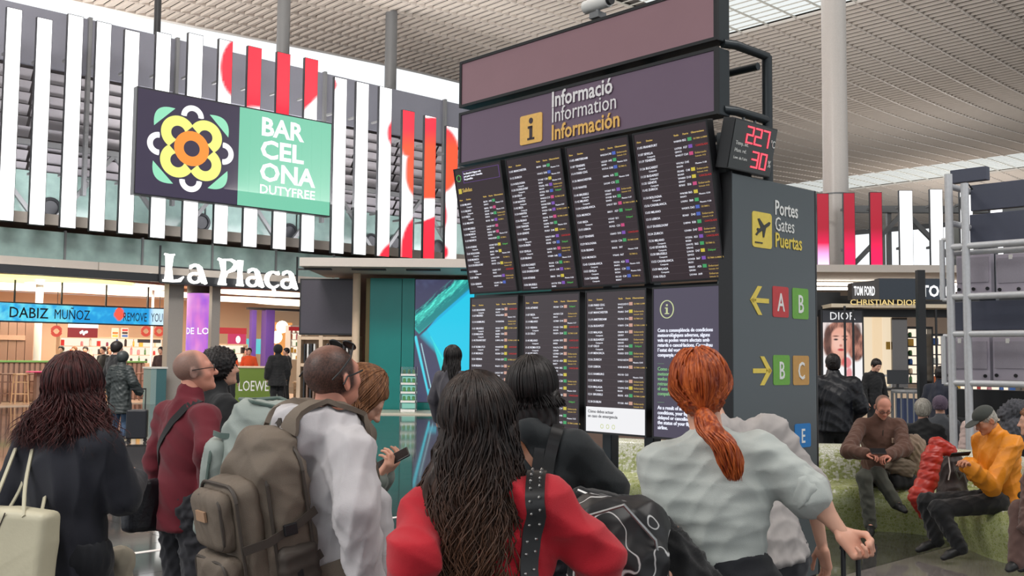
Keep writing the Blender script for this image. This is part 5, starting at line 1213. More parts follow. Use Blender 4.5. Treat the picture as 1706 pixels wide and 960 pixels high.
def headcol(V, skin, brow, stubble=None, hairline=None, haircol=None):
    c = np.tile(np.array(skin), (len(V), 1)); x, y, z = V.T; g = lambda cx, cy, cz, rx, ry, rz: np.exp(-(((x-cx)/rx)**2+((y-cy)/ry)**2+((z-cz)/rz)**2)*2)
    red = np.array(skin)*[1.12, .78, .72]
    for s in (-1, 1):
        c = mixc(c, red, g(s*.042, .07, -.03, .025, .03, .02)*.6); c = mixc(c, red, g(s*.082, 0, -.01, .02, .03, .04)*.5)
        c = mixc(c, (.62, .58, .55), (g(s*.030, .097, .004, .009, .02, .0055) > .30)*1.); c = mixc(c, (.04, .025, .02), (g(s*.030, .099, .004, .0045, .02, .0050) > .30)*1.)
        c = mixc(c, brow, np.clip(g(s*.030, .092, .026, .020, .02, .006)*1.6-.3, 0, 1)*.85)
    c = mixc(c, red, g(0, .115, -.025, .014, .02, .012)*.5); c = mixc(c, np.array(skin)*[.95, .50, .48], np.clip(g(0, .095, -.059, .024, .02, .010)*1.8-.3, 0, 1))
    if haircol is not None:
        m = hairline(x, y, z); nz_ = np.random.RandomState(5).uniform(.86, 1, len(V)); c = mixc(c, np.array(haircol), m*nz_)
    return c
HAIRM = {}
def hairmat(name, c1, c2, tip=None):
    if name in MATS: return MATS[name]
    M = bpy.data.materials.new(name); M.use_nodes = True; MATS[name] = M; nt = M.node_tree; L = nt.links; b = nt.nodes['Principled BSDF']
    tc = nt.nodes.new('ShaderNodeTexCoord'); mp = nt.nodes.new('ShaderNodeMapping'); mp.inputs['Scale'].default_value = (90, 90, 7); L.new(tc.outputs['Object'], mp.inputs[0])
    nz = nt.nodes.new('ShaderNodeTexNoise'); nz.inputs['Scale'].default_value = 1.; nz.inputs['Detail'].default_value = 3; L.new(mp.outputs[0], nz.inputs['Vector'])
    cr = nt.nodes.new('ShaderNodeValToRGB'); cr.color_ramp.elements[0].position = .35; cr.color_ramp.elements[1].position = .7; cr.color_ramp.elements[0].color = (*c1, 1); cr.color_ramp.elements[1].color = (*c2, 1); L.new(nz.outputs['Fac'], cr.inputs[0])
    out = cr.outputs[0]
    if tip:                                # lighter, grown-out ends: tip = (colour, z_high, z_low) in the hair's own space
        sx = nt.nodes.new('ShaderNodeSeparateXYZ'); L.new(tc.outputs['Object'], sx.inputs[0]); mr = nt.nodes.new('ShaderNodeMapRange'); mr.inputs[1].default_value = tip[1]; mr.inputs[2].default_value = tip[2]; L.new(sx.outputs[2], mr.inputs[0])
        mx = nt.nodes.new('ShaderNodeMix'); mx.data_type = 'RGBA'; mm = nt.nodes.new('ShaderNodeMath'); mm.operation = 'MULTIPLY'; L.new(mr.outputs[0], mm.inputs[0]); L.new(nz.outputs['Fac'], mm.inputs[1]); L.new(mm.outputs[0], mx.inputs[0]); L.new(out, mx.inputs[6]); mx.inputs[7].default_value = (*tip[0], 1); out = mx.outputs[2]
    L.new(out, b.inputs['Base Color']); b.inputs['Roughness'].default_value = .45; b.inputs['Specular IOR Level'].default_value = .4
    bp = nt.nodes.new('ShaderNodeBump'); bp.inputs['Strength'].default_value = .6; bp.inputs['Distance'].default_value = .004; L.new(nz.outputs['Fac'], bp.inputs['Height']); L.new(bp.outputs['Normal'], b.inputs['Normal'])
    return M
def ribbonmesh(b, pts, nrm, w, th):
    """flat strap along pts; nrm = outward normals"""
    pts = [Vector(p) for p in pts]; n = len(pts); vs = []
    for i, p in enumerate(pts):
        t = (pts[min(i+1, n-1)]-pts[max(i-1, 0)]).normalized(); u = Vector(nrm[i] if isinstance(nrm, list) else nrm); u = (u-t*u.dot(t)).normalized(); s = t.cross(u)
        ww = w[i] if isinstance(w, list) else w
        vs += [p-s*ww/2, p+s*ww/2, p+s*ww/2+u*th, p-s*ww/2+u*th]
    fs = [(i*4+k, i*4+(k+1) % 4, i*4+4+(k+1) % 4, i*4+4+k) for i in range(n-1) for k in range(4)]+[(3, 2, 1, 0), tuple((n-1)*4+k for k in range(4))]
    return b.add(vs, fs)
def strandmesh(paths, r0, r1, name, M, parent, n=4, flat=.6):
    """many tapering locks at once: paths (S, P, 3)"""
    P = np.asarray(paths, float); S, m, _ = P.shape; T = np.gradient(P, axis=1); T /= np.maximum(np.linalg.norm(T, axis=2), 1e-9)[..., None]
    U = np.cross(T, np.array([.3, 1., .2])); U /= np.maximum(np.linalg.norm(U, axis=2), 1e-9)[..., None]; W = np.cross(T, U)
    t = np.linspace(0, 1, m); rr = (r0+(r1-r0)*t)*np.clip((1-t)*8, .1, 1); co = []
    for k in range(n): a = 2*PI*k/n; co.append(P+(U*math.cos(a)+W*math.sin(a)*flat)*rr[None, :, None])
    co = np.stack(co, 2).reshape(-1, 3); base = (np.arange(S)[:, None]*m+np.arange(m-1)[None])*n; q = []
    for k in range(n): q.append(np.stack([base+k, base+(k+1) % n, base+n+(k+1) % n, base+n+k], -1).reshape(-1, 4))
    return obj(name, npmesh(name, co, np.concatenate(q), M), parent)

# ------------------------------------------------------------------ the figure
SK = dict(pale=srgb(214, 165, 142), tan=srgb(188, 134, 106), pink=srgb(216, 150, 128), brown=srgb(150, 104, 80))
class Fig: pass
def human(name_label, px=None, d=None, top_px=None, rz=0, H=None, w=1., belly=0., lean=0., side=0., twist=0, head=(0, 0, 0), armL=None, armR=None, handL='relax', handR='relax', palmL=None, palmR=None,
          sit=None, legs=None, skin='pale', brow=(.05, .035, .03), top=None, bottom=None, shoes=None, hair=None, vox=.011, loc=None, gender='m', seed=0, group=None, buzz=None, hz=0., neckfwd=0.):
    F_ = Fig(); loc = Vector(loc) if loc is not None else fl(px, d)
    if H is None:
        zt = at(px, top_px, d).z; H = zt
    s = H/1.75; rr = math.radians(rz); Rw = Matrix.Rotation(rr, 3, 'Z'); F_.s = s; F_.loc = loc; F_.R = Rw
    def loc_of(q):                        # reference coordinates from (px, py, depth) or plain triple
        if q[0] == 'p': p = at(q[1], q[2], q[3]); v = Rw.inverted() @ (p-loc); return np.array(v)/s
        return np.array(q, float)
    F_.ref = loc_of
    t = thing('person', name_label, 'person', loc, rr, group); F_.t = t
    pz = .95 if sit is None else sit; P = np.array((0, 0, pz)); sc = np.array((1., 1., 1.))
    U = np.array(Matrix.Rotation(math.radians(-lean), 3, 'X') @ Matrix.Rotation(math.radians(side), 3, 'Y') @ Matrix.Rotation(math.radians(twist), 3, 'Z'))
    def up(x, y, z): return P+U @ np.array((x, y, z))
    sw = .178*w*(1.0 if gender == 'm' else .92)
    shL, shR = up(-sw, -.012, .455), up(sw, -.012, .455); nb = up(0, -.015, .50); nt_ = up(0, .012+neckfwd, .60)
    hl, hp, hr = head; Rh = np.array(Matrix(U) @ Matrix.Rotation(math.radians(hl), 3, 'Z') @ Matrix.Rotation(math.radians(hp), 3, 'X') @ Matrix.Rotation(math.radians(hr), 3, 'Y'))
    hc = nt_+Rh @ np.array((0, .022, .095)); F_.hc = hc; F_.Rh = Rh; F_.up = up
    hs = 1.0
    aL = armL or [(-.245*w, -.035, pz+.19), (-.25*w, .06, pz-.05)]; aR = armR or [(.245*w, -.035, pz+.19), (.25*w, .06, pz-.05)]
    eL, wL = [loc_of(q) for q in aL]; eR, wR = [loc_of(q) for q in aR]
    if armL is None: eL, wL = up(-.245*w, -.03, .19), up(-.25*w, .05, -.05)
    if armR is None: eR, wR = up(.245*w, -.03, .19), up(.25*w, .05, -.05)
    lg = legs or [((-.09, .0, pz-.03), (-.10, .025, .50), (-.105, -.02, .09), (-.125, .16, .03)), ((.09, .0, pz-.03), (.10, .025, .50), (.105, -.02, .09), (.125, .16, .03))]
    lg = [[loc_of(q) for q in L_] for L_ in lg]; F_.legs = lg; F_.arms = [(shL, eL, wL), (shR, eR, wR)]
    Yf = (U @ np.array((0, 1, 0)))
    # body
    f = SDF(.04)
    f.cap(up(-.06*w, 0, -.02), up(.06*w, 0, -.02), .098, k=.04, flat=(Yf, .9)).cap(up(0, 0, .05), up(0, 0, .2), .112*w, .108*w, flat=(Yf, .8)).ell(up(0, -.005, .33), (.150*w, .100, .17), U)
    f.cap(shL, shR, .045).cap(nb, nt_, .050, .047, k=.03).cap(up(0, -.02, .52), shL*.75+up(0, -.02, .52)*.25, .042, .035).cap(up(0, -.02, .52), shR*.75+up(0, -.02, .52)*.25, .042, .035).cap(nt_, hc-Rh @ np.array((0, .02, .03)), .047, .045)
    for sh, e, wr_ in F_.arms: f.cap(sh, e, .046, .037).cap(e, wr_, .038, .024)
    for hp_, kn, an, to in lg: f.cap(hp_, kn, .064, .044).cap(kn, an, .044, .032).cap(an, to, .032, .024)
    V, Q = f.mesh(max(vox, .012)); V *= s; col = np.tile(np.array(SK[skin]), (len(V), 1))
    hv, hq = head_mesh(.0045 if vox < .012 else .008); sk = np.array(SK[skin]); cH = headcol(hv, sk, brow, haircol=buzz[0] if buzz else None, hairline=buzz[1] if buzz else None)
    parts = [(V, Q, col), (place(hv, Rh, hc)*s, hq, cH)]
    for i, ((sh, e, wr_), kd, pn) in enumerate(zip(F_.arms, (handL, handR), (palmL, palmR))):
        if not kd: continue
        yv = Vector(wr_-e).normalized(); side_ = -1 if i == 0 else 1     # thumb towards the body front
        n0 = Vector(pn) if pn else Vector((side_*1., 0, 0)); z = (n0-yv*n0.dot(yv)).normalized(); x = yv.cross(z)
        M3 = np.array([[x.x, yv.x, z.x], [x.y, yv.y, z.y], [x.z, yv.z, z.z]])
        # x axis sign: thumb points forward/up for a hanging arm
        ts = 1 if (x.y+x.z*.5) > 0 else -1
        mv, mq = hand_mesh(kd, ts, .0042 if vox < .012 else .007); parts.append((place(mv, M3, wr_)*s, mq, np.tile(sk*[1.0, .92, .9], (len(mv), 1))))
        if i == 0: F_.handL = (np.array(wr_), M3)
        else: F_.handR = (np.array(wr_), M3)
    V = np.concatenate([p[0] for p in parts]); n = 0; qs = []
    for p in parts: qs.append(p[1]+n); n += len(p[0])
    me = npmesh('body', V, np.concatenate(qs), M_skin); c4 = np.ones((len(V), 4), np.float32); c4[:, :3] = np.concatenate([p[2] for p in parts]); a = me.color_attributes.new('Col', 'FLOAT_COLOR', 'POINT'); a.data.foreach_set('color', c4.ravel())
    F_.body = obj('body', me, t)
    def dress(f, name, M, wr=.004, seed=0, wl=.12, v=None, fn=None):
        V, Q = f.mesh(v or vox)
        if wr: V = wrinkle(V, Q, wr, seed, wl)
        if fn: V = fn(V)
        V = V*s; o = obj(name, npmesh(name, V, Q, M), t); F_.last = (V, Q); return o
    F_.dress = dress
    # trousers / skirt
    if bottom:
        th = bottom.get('t', .014); f = SDF(.035); wst = bottom.get('waist', .06)
        f.cap(up(-.065*w, 0, -.02), up(.065*w, 0, -.02), .108+th, k=.04, flat=(Yf, .88)).cap(up(0, 0, 0), up(0, 0, wst), .125*w+th, .120*w+th*.8+belly*.3, flat=(Yf, .82))
        if bottom.get('kind') == 'skirt':
            hz_ = bottom.get('hem', .5); f.cap(up(0, 0, 0), (0, 0, hz_), .16*w+th, .20*w+th, flat=((0, 1, 0), .8)).cut((0, 0, hz_), (0, 0, -1))
        else:
            for hp_, kn, an, to in lg: f.cap(hp_, kn, .082+th, .058+th).cap(kn, an, .058+th, .048+th*.9)
            if sit is None: f.cut((0, 0, .075), (0, 0, -1))
        f.cut(up(0, 0, wst+(.3 if sit is not None else 0)), U @ np.array((0, 0, 1)))
        dress(f, bottom.get('name', 'trousers'), bottom['m'], bottom.get('wr', .005), seed+1, .13)
    if shoes:
        for L_ in lg:
            an, to = L_[2], L_[3]; f = SDF(.02); dv = (to-an); hd_ = dv/np.linalg.norm(dv)
            f.cap(an+np.array((0, 0, -.02)), an*.35+to*.65, .043, .038).cap(an*.35+to*.65, to, .039, .030, flat=((0, 0, 1), .8)).cap(an-hd_*.03+[0, 0, -.035], an+[0, 0, -.02], .036, .04)
            if L_[2][2] < .13: f.cut((0, 0, .004), (0, 0, -1))
            dress(f, 'shoe', shoes, .0)
    if top:
        th = top.get('t', .012); f = SDF(top.get('k', .045)); sl = top.get('sleeve', 1.); hem = top.get('hem', -.04)
        f.ell(up(0, -.005, .32), (.158*w+th, .108+th, .19), U).cap(up(0, 0, .05), up(0, 0, .24), .125*w+th+belly*.2, .130*w+th, flat=(Yf, .80)).cap(shL*.92+shR*.08, shR*.92+shL*.08, .046+th*.6)
        f.cap(up(0, -.02, .44), nb+(nt_-nb)*top.get('neck', .1), .075, .058+th*.5, k=.05)
        for q_ in (shL, shR): f.cap(up(0, -.022, .505), q_*.8+up(0, -.02, .505)*.2, .050+th*.4, .040+th*.6, k=.04)
        if belly: f.ell(up(0, .05+belly*.2, .12), (.13*w+belly*.5, .10+belly*.6, .14), U)
        if gender == 'f' : f.ell(up(0, .075, .31), (.12*w, .055, .07), U)
        hr_ = .135*w+th+top.get('flare', .0)
        if hem < .05: f.cap(up(0, 0, .05), up(0, 0, hem+.0), .13*w+th, hr_, flat=(Yf, .86 if not belly else .95))
        for sh, e, wr_ in F_.arms:
            if sl >= 1: c1 = wr_+(e-wr_)*.04; f.cap(sh, e, .052+th, .045+th*.9, k=.04).cap(e, c1, .047+th*.9, .034+th*.9, k=.03)
            elif sl > .5: c1 = e+(wr_-e)*(sl-.5)*2; f.cap(sh, e, .058+th, .047+th, k=.04).cap(e, c1, .047+th, .040+th)
            else: c1 = sh+(e-sh)*sl*2; f.cap(sh, c1, .054+th, .056+th*1.2, k=.04)
        f.cut(up(0, 0, hem), U @ np.array((0, 0, -1))) if not top.get('openhem') else None
        # keep hanging sleeves below the hem: add them after the cut
        for sh, e, wr_ in F_.arms:
            if sl >= 1: c1 = wr_+(e-wr_)*.04; f.cap(e+(sh-e)*.3, e, .050+th, .047+th*.9, k=.02).cap(e, c1, .047+th*.9, .034+th*.9, k=.02)
            elif sl < .5: n_ = (e-sh)/np.linalg.norm(e-sh)
        for q in top.get('extra', []): q(f, F_)
        dress(f, top.get('name', 'jacket'), top['m'], top.get('wr', .006), seed+2, top.get('wl', .13)); F_.topVQ = F_.last
    if hair: hair(F_)
    return F_
def Hp(F_, x, y, z): return F_.hc+F_.Rh @ np.array((x, y, z), float)
def hair_short(M, th=.010, line=(.060, .042), nape=-.065, vox=.007, name='hair', wr=.003):
    def g(F_):
        f = SDF(.02); f.ell((0, -.014, .030), (.0755+th, .096+th, .086+th)).ell((0, -.045, -.02), (.066+th*.7, .062+th*.7, .07))
        n = np.array((0, .82, -.57)); f.cut((0, line[0], line[1]), n).cut((0, 0, nape), (0, 0, -1))
        V, Q = f.mesh(vox); V = wrinkle(V, Q, wr, 3, .03); o = obj(name, npmesh(name, place(V, F_.Rh, F_.hc)*F_.s, Q, M), F_.t)
    return g
def hair_long(M, length=.45, width=.12, vol=.02, n=500, wave=.012, wl=.09, seed=1, back=-.135, r=(.0055, .0025), front=True, mass=True, part=0., asym=0., frizz=.012, spreadz=.25, name='hair'):
    """hair falling from the parting over the back; own vertical stays vertical whatever the head does"""
    def g(F_):
        rs = np.random.RandomState(seed); s = F_.s
        Rh = F_.Rh; hc = F_.hc; cols = []
        # scalp directions
        az = rs.uniform(-math.radians(128), math.radians(128), n)     # 0 = straight back
        m = 26; tt = np.linspace(0, 1, m); out = np.zeros((n, m, 3)); R3 = (.0755+vol, .096+vol, .088+vol)
        ph = az*5+rs.normal(0, .75, n); ampl = rs.uniform(.5, 1.3, n)*wave; ln = length*rs.uniform(.75, 1.05, n); fz = rs.uniform(-1, 1, (n, 2))*frizz; lay = rs.uniform(-.010, .014, n)
        e0 = rs.uniform(math.radians(35), math.radians(88), n)
        for i in range(n):
            # part on the scalp: from elevation e0 down to ear level
            na = 9; el = np.linspace(e0[i], math.radians(-18), na); a = az[i]
            x = (R3[0]+lay[i])*np.cos(el)*np.sin(a); y = -.014-(R3[1]+lay[i])*np.cos(el)*np.cos(a); z = .03+(R3[2]+lay[i])*np.sin(el); S = np.stack([x, y, z], 1) @ Rh.T+hc
            p = S[-1]; u = np.linspace(0, 1, m-na+1)[1:, None]
            wx = width*2; tx = (p[0]-hc[0])*(1+u*(width/.12-.25+.9*spreadz))+asym*u+fz[i, 0]*u*3
            yb = back-rs.uniform(0, .035); ty = p[1]-F_.hc[1]; kb = min(1, .30+.7*abs(math.cos(a))) if abs(a) < 1.75 else .45
            y_ = p[1]+(yb*kb+ (0 if abs(a) < 1.9 else .03)-ty*1.0)*np.minimum(1, u*1.8)+fz[i, 1]*u*2
            z_ = p[2]-u*ln[i]; D_ = np.concatenate([hc[0]+tx, y_, z_], 1)
            out[i, :na] = S; out[i, na:] = D_
        k = np.linspace(0, 1, m)[None, :]; am = ampl[:, None]*np.clip(k*2.2-.3, .12, 1)
        ar = np.cumsum(np.linalg.norm(np.diff(out, axis=1, prepend=out[:, :1]), axis=2), axis=1)
        out[:, :, 0] += am*np.sin(ar/wl*6.28+ph[:, None]); out[:, :, 1] += am*.7*np.cos(ar/wl*6.28*.9+ph[:, None]*1.7)
        strandmesh(out*s, r[0]*s, r[1]*s, name, M, F_.t)
        if mass:
            f = SDF(.03); f.ell(hc+Rh @ np.array((0, -.02, .028)), (R3[0]-.006, R3[1]-.010, R3[2]-.006), Rh)
            f.chain([hc+Rh @ np.array((0, -.06, -.01)), np.array((hc[0]+asym*.2, hc[1]+back*.7, hc[2]-.16)), np.array((hc[0]+asym*.7, hc[1]+back*.9, hc[2]-.05-length*.75))], [.072+vol*.5, .07, .05], flat=((0, 1, 0), .6))
            for sd in (-1, 1): f.chain([hc+Rh @ np.array((sd*.06, -.03, -.01)), np.array((hc[0]+asym*.3+sd*(width*.62), hc[1]+back*.62, hc[2]-.18)), np.array((hc[0]+asym*.7+sd*width*.75, hc[1]+back*.8, hc[2]-length*.72))], [.045+vol*.3, .05, .035], flat=((0, 1, 0), .6))
            f.cut(hc+Rh @ np.array((0, .060, .042)), Rh @ np.array((0, .86, -.5)))
            V, Q = f.mesh(.008); Nn = vnorm(V, Q); V = V+Nn*(.004*np.sin(V[:, 0]*190+np.sin(V[:, 2]*40)*2.5)*np.ones(len(V)))[:, None]
            obj('hair_mass', npmesh('hair_mass', V*s, Q, M), F_.t)
    return g
# ================================================================== PEOPLE IN FRONT OF THE BOARD
def cloth(name, c, r=.85, var=.08, vs=18, bump=.25, bs=500, sheen=.15): return mat(name, c, r, 0, var, vs, bump, bs, sheen=sheen)
C_navy = cloth('navy_black_wool', srgb(26, 28, 40)); C_cream = mat('cream_leather', srgb(205, 198, 172), .45, 0, .04, 8, .1, 60); C_maroon = cloth('maroon_fleece', srgb(108, 22, 38)); C_dk = cloth('charcoal_denim', srgb(48, 48, 54))
C_hood = cloth('light_grey_fleece', srgb(200, 196, 199), var=.05); C_taupe = mat('taupe_canvas', srgb(112, 100, 88), .7, 0, .12, 14, .3, 400); C_tdark = mat('dark_taupe_trim', srgb(70, 62, 56), .6, 0, .1, 20); C_sage = mat('sage_nylon', srgb(152, 162, 157), .55, 0, .08, 12, .2, 300)
C_red = cloth('red_jersey', srgb(186, 18, 38)); C_blk = cloth('black_cloth', srgb(20, 21, 24)); C_blk2 = mat('black_nylon', srgb(18, 20, 28), .4, 0, .1, 15, .2, 80); C_tee = cloth('grey_marl_tee', srgb(186, 192, 188), var=.05); C_skirt = cloth('black_skirt', srgb(14, 17, 26))
C_grn = cloth('dark_green_black_coat', srgb(24, 30, 34)); C_teeW = cloth('pale_grey_shirt', srgb(168, 162, 160)); C_or = mat('orange_shell', srgb(226, 140, 28), .5, 0, .06, 10, .2, 60); C_brn = cloth('brown_fleece', srgb(96, 66, 54)); C_olv = cloth('olive_grey_trousers', srgb(72, 74, 66)); C_mar2 = mat('red_padded_nylon', srgb(176, 46, 34), .4, 0, .08, 10)
C_jean = cloth('blue_jeans', srgb(70, 92, 120)); C_shoe = mat('black_shoe', srgb(22, 22, 24), .5); C_wsh = mat('white_shoe', srgb(210, 205, 200), .5)
H_dk = hairmat('dark_brown_hair', srgb(22, 15, 14), srgb(52, 36, 30), (srgb(128, 84, 56), 1.46, 1.02)); H_aub = hairmat('auburn_hair', srgb(40, 16, 18), srgb(96, 44, 42)); H_gin = hairmat('ginger_hair', srgb(126, 44, 14), srgb(206, 104, 46)); H_blk = hairmat('black_hair', srgb(14, 11, 12), srgb(38, 30, 30)); H_brn = hairmat('light_brown_hair', srgb(92, 56, 34), srgb(150, 102, 66)); H_gry = hairmat('grey_hair', srgb(130, 126, 118), srgb(190, 186, 176))
def drape(F_, ctrl, w_, th, name, M, parent, n=24, off=.004, raw=False):
    """strap laid onto the clothing surface; ctrl in the figure's reference coordinates"""
    V, Q = F_.topVQ; bv = BVHTree.FromPolygons([tuple(v) for v in V], [tuple(q) for q in Q]); P = crom([Vector(np.array(c)*F_.s) for c in ctrl], n//max(1, len(ctrl)-1)+1); pts = []; nr = []
    for p in P:
        h = bv.find_nearest(p)
        if raw or (h[0]-p).length > .07: pts.append(p); nr.append(h[1])
        else: pts.append(h[0]+h[1]*off); nr.append(h[1])
    for _ in range(2): pts = [pts[0]]+[(pts[i-1]+pts[i]*2+pts[i+1])/4 for i in range(1, len(pts)-1)]+[pts[-1]]; nr = [(nr[max(i-1, 0)]+nr[i]*2+nr[min(i+1, len(nr)-1)]).normalized() for i in range(len(nr))]
    b = MB(); ribbonmesh(b, [parent.matrix_basis.inverted() @ (F_.t.matrix_basis @ p) for p in pts] if parent != F_.t else pts, nr if parent == F_.t else [(parent.matrix_basis.to_3x3().inverted() @ F_.t.matrix_basis.to_3x3() @ v) for v in nr], w_, th)
    return b.build(name, M, parent, True), pts, nr
def item(F_, name, label, cat, z=0.):        # a carried thing shares the figure's orientation
    t = thing(name, label, cat, F_.t.location+Vector((0, 0, z)), F_.t.rotation_euler.z); return t
def lc(F_, c, z=0): return Vector(np.array(c)*F_.s)-Vector((0, 0, z))

# ---- woman with auburn hair and cream tote (left)
P1 = human('woman with messy auburn hair and navy black coat, cream tote on her left shoulder', 122, 4.15, 606, rz=-18, w=1.13, gender='f', head=(-12, 4, 0), seed=11,
     armL=[(-.275, -.03, 1.15), (-.20, .12, .98)], armR=[('p', 205, 830, 4.15), ('p', 222, 800, 4.5)], top=dict(m=C_navy, t=.026, hem=-.20, flare=.05, wr=.008, wl=.2, name='coat', neck=.5), bottom=dict(m=C_skirt, kind='trousers', t=.03), shoes=C_shoe,
     hair=hair_long(H_aub, .25, .135, .028, 1300, .018, .13, 5, -.11, (.0042, .0014), frizz=.020, spreadz=.28))
tt = item(P1, 'tote_bag', 'large cream leather tote bag with long thin handles hanging from the shoulder', 'bag', .62)
bx = lambda x, y, z: (x, y, z-.62)
f = SDF(.02); T0 = np.array(P1.ref(('p', 26, 918, 3.93)))*P1.s; T0[2] -= .62
def totefn(V):
    z = (V[:, 2]-T0[2]); V = V.copy(); k = 1+np.clip(z/.2, -1, 1)*.10; V[:, 0] = T0[0]+(V[:, 0]-T0[0])*k; return V
f.rbox(T0, (.165, .055, .16), .03); V, Q = f.mesh(.008); V = wrinkle(V, Q, .004, 4, .25); V = totefn(V); obj('bag_body', npmesh('bag_body', V, Q, C_cream), tt)
for dy in (-.05, .04):
    sh = P1.arms[0][0]*P1.s-np.array((0, 0, .62)); top_ = sh+np.array((-.00, dy*.4-.0, .075)); pts = crom([Vector(T0+np.array((-.08, dy, .14))), Vector(T0*.45+top_*.55+np.array((-.05, dy, 0))), Vector(top_+np.array((-.03, 0, -.02))), Vector(top_+np.array((0, 0, .012))), Vector(top_+np.array((.03, -.0, -.03))), Vector(T0*.45+top_*.55+np.array((.06, dy, 0))), Vector(T0+np.array((.08, dy, .14)))], 6)
    b = MB(); ribbonmesh(b, pts, (0, -1, .2), .016, .005); b.build('handle', C_cream, tt, True)
b = MB(); b.tube([Vector(T0)+Vector((-.15, -.06, -.08)), Vector(T0)+Vector((-.05, -.06, .04)), Vector(T0)+Vector((.0, -.06, .15))], .0025, 5).build('seam', C_tdark, tt)
cb = item(P1, 'folded_coat', 'cream folded coat hanging low behind the navy coat', 'coat', .3); T1 = np.array(P1.ref(('p', 200, 950, 4.35)))*P1.s-np.array((0, 0, .3)); f = SDF(.03); f.rbox(T1+[0, 0, -.12], (.055, .05, .22), .04); sdfobj(f, .012, 'coat_body', cloth('cream_wool', srgb(196, 186, 166)), cb, .01, 5, .12)

# ---- man in maroon fleece
def buzzline(x, y, z): return np.clip((z-.0-np.clip(y*1.9+.0, 0, 1))*60+.5, 0, 1)*np.clip((.115-z)*30, .25, 1)
P2 = human('man in maroon fleece with black glasses and grey fringe of hair', 318, 5.35, 586, rz=-42, w=1.10, belly=.05, head=(-30, 8, 0), skin='pink', seed=21,
     buzz=(srgb(104, 94, 88), lambda x, y, z: np.clip((.052-y*1.0-z*.25)*40, 0, 1)*np.clip((z+.055-y*.3)*40, 0, 1)*np.clip(1.25-np.clip(z-.06, 0, 1)*14, .35, 1)*.8), armR=[('p', 345, 752, 5.1), ('p', 352, 838, 5.25)], handR='relax',
     top=dict(m=C_maroon, t=.018, hem=-.13, wr=.008, wl=.16, name='fleece', neck=.75), bottom=dict(m=C_dk, t=.018, wr=.009), shoes=C_shoe)
g = MB(); hx = lambda *a: Vector(Hp(P2, *a)*P2.s)
for sd in (-1, 1):
    cc = [hx(sd*.032+.022*math.cos(a), .104, .004+.016*math.sin(a)) for a in np.linspace(0, 2*PI, 17)]; g.tube(cc, .0020, 6, False); g.tube([hx(sd*.054, .102, .008), hx(sd*.078, .06, .008), hx(sd*.084, -.01, .006), hx(sd*.082, -.02, -.01)], .0022, 6)
g.tube([hx(-.010, .106, .006), hx(.010, .106, .006)], .002, 6); ob = g.build('glasses', M_black, P2.t, True)
cb = item(P2, 'crossbody_bag', 'small black crossbody bag behind the maroon fleece hip', 'bag', .75)
T2 = np.array(P2.ref(('p', 240, 842, 5.25)))*P2.s-np.array((0, 0, .75)); f = SDF(.02); f.rbox(T2, (.05, .11, .13), .03); sdfobj(f, .009, 'bag_body', C_blk2, cb, .003, 5)
o, pts, nr = drape(P2, [(.12, .02, 1.50), (.06, -.11, 1.42), (-.05, -.13, 1.28), (-.15, -.10, 1.12), (-.19, -.04, 1.0)], .045, .004, 'strap', C_blk, cb)

# ---- man in grey hoodie with taupe backpack
def hoodbits(f, F_):
    u = F_.up; f.chain([u(-.09, .08, .50), u(-.115, .0, .54), u(-.09, -.10, .55), u(0, -.14, .55), u(.09, -.10, .55), u(.115, .0, .54), u(.09, .08, .50)], [.034, .044, .050, .054, .050, .044, .034], k=.02)
    f.chain([u(-.11, -.04, .51), u(-.06, -.12, .49), u(.06, -.12, .49), u(.11, -.04, .51)], [.045, .05, .05, .045], k=.05)
P3 = human('man in light grey hoodie with cropped hair, taupe backpack and head tilted up', 548, 3.5, 579, rz=-52, w=1.12, belly=.03, head=(14, 14, 3), skin='pink', seed=31,
     buzz=(srgb(50, 36, 32), lambda x, y, z: np.clip((.062-y*1.0+z*.15)*40, 0, 1)*np.clip((z+.07-y*.3)*40, 0, 1)*np.clip(1.15-np.clip(z-.06, 0, 1)*7, .55, 1)*np.clip((.080-np.abs(x))*300, 0, 1)), armR=[('p', 594, 850, 3.25), ('p', 612, 985, 3.3)],
     armL=[('p', 620, 840, 3.85), ('p', 640, 950, 3.8)], top=dict(m=C_hood, t=.024, hem=-.12, wr=.009, wl=.15, name='hoodie', neck=.2, extra=[hoodbits]), bottom=dict(m=C_dk, t=.016), shoes=C_wsh)
g = MB(); hx = lambda *a: Vector(Hp(P3, *a)*P3.s)
sgl = item(P3, 'sunglasses', 'black sunglasses pushed up on the cropped head of the hoodie man', 'glasses', 1.6); hz = lambda *a: hx(*a)-Vector((0, 0, 1.6))
for sd in (-1, 1):
    g = MB(); cc = [hz(sd*.034+.026*math.cos(a), .066-.012*math.sin(a), .100+.018*math.sin(a)) for a in np.linspace(0, 2*PI, 17)]; g.tube(cc, .003, 6, False); g.add(cc[:-1], [tuple(range(16))]); g.build('lens', M_black, sgl, True)
    MB().tube([hz(sd*.062, .058, .102), hz(sd*.084, .02, .07), hz(sd*.088, -.04, .035), hz(sd*.082, -.075, .015)], .0030, 6).build('temple', M_black, sgl, True)
MB().tube([hz(-.01, .07, .1), hz(.01, .07, .1)], .003, 6).build('bridge', M_black, sgl, True)
MB().tube([hx(.080, .07, .012), hx(.0905, .02, .012), hx(.091, -.012, .012), hx(.086, -.03, -.012)], .0030, 6).build('glasses_temple', M_black, P3.t, True)
bp = item(P3, 'backpack', 'big taupe canvas backpack with zipped front pockets', 'backpack', .85)
def bpc(x, y, z): return np.array((x, y, z))*P3.s-np.array((0, 0, .85))
Rb = np.array(Matrix.Rotation(math.radians(10), 3, 'X'))
def BP(x, y, z): return bpc(0, -.105, 1.21)+Rb @ np.array((x, y, z))
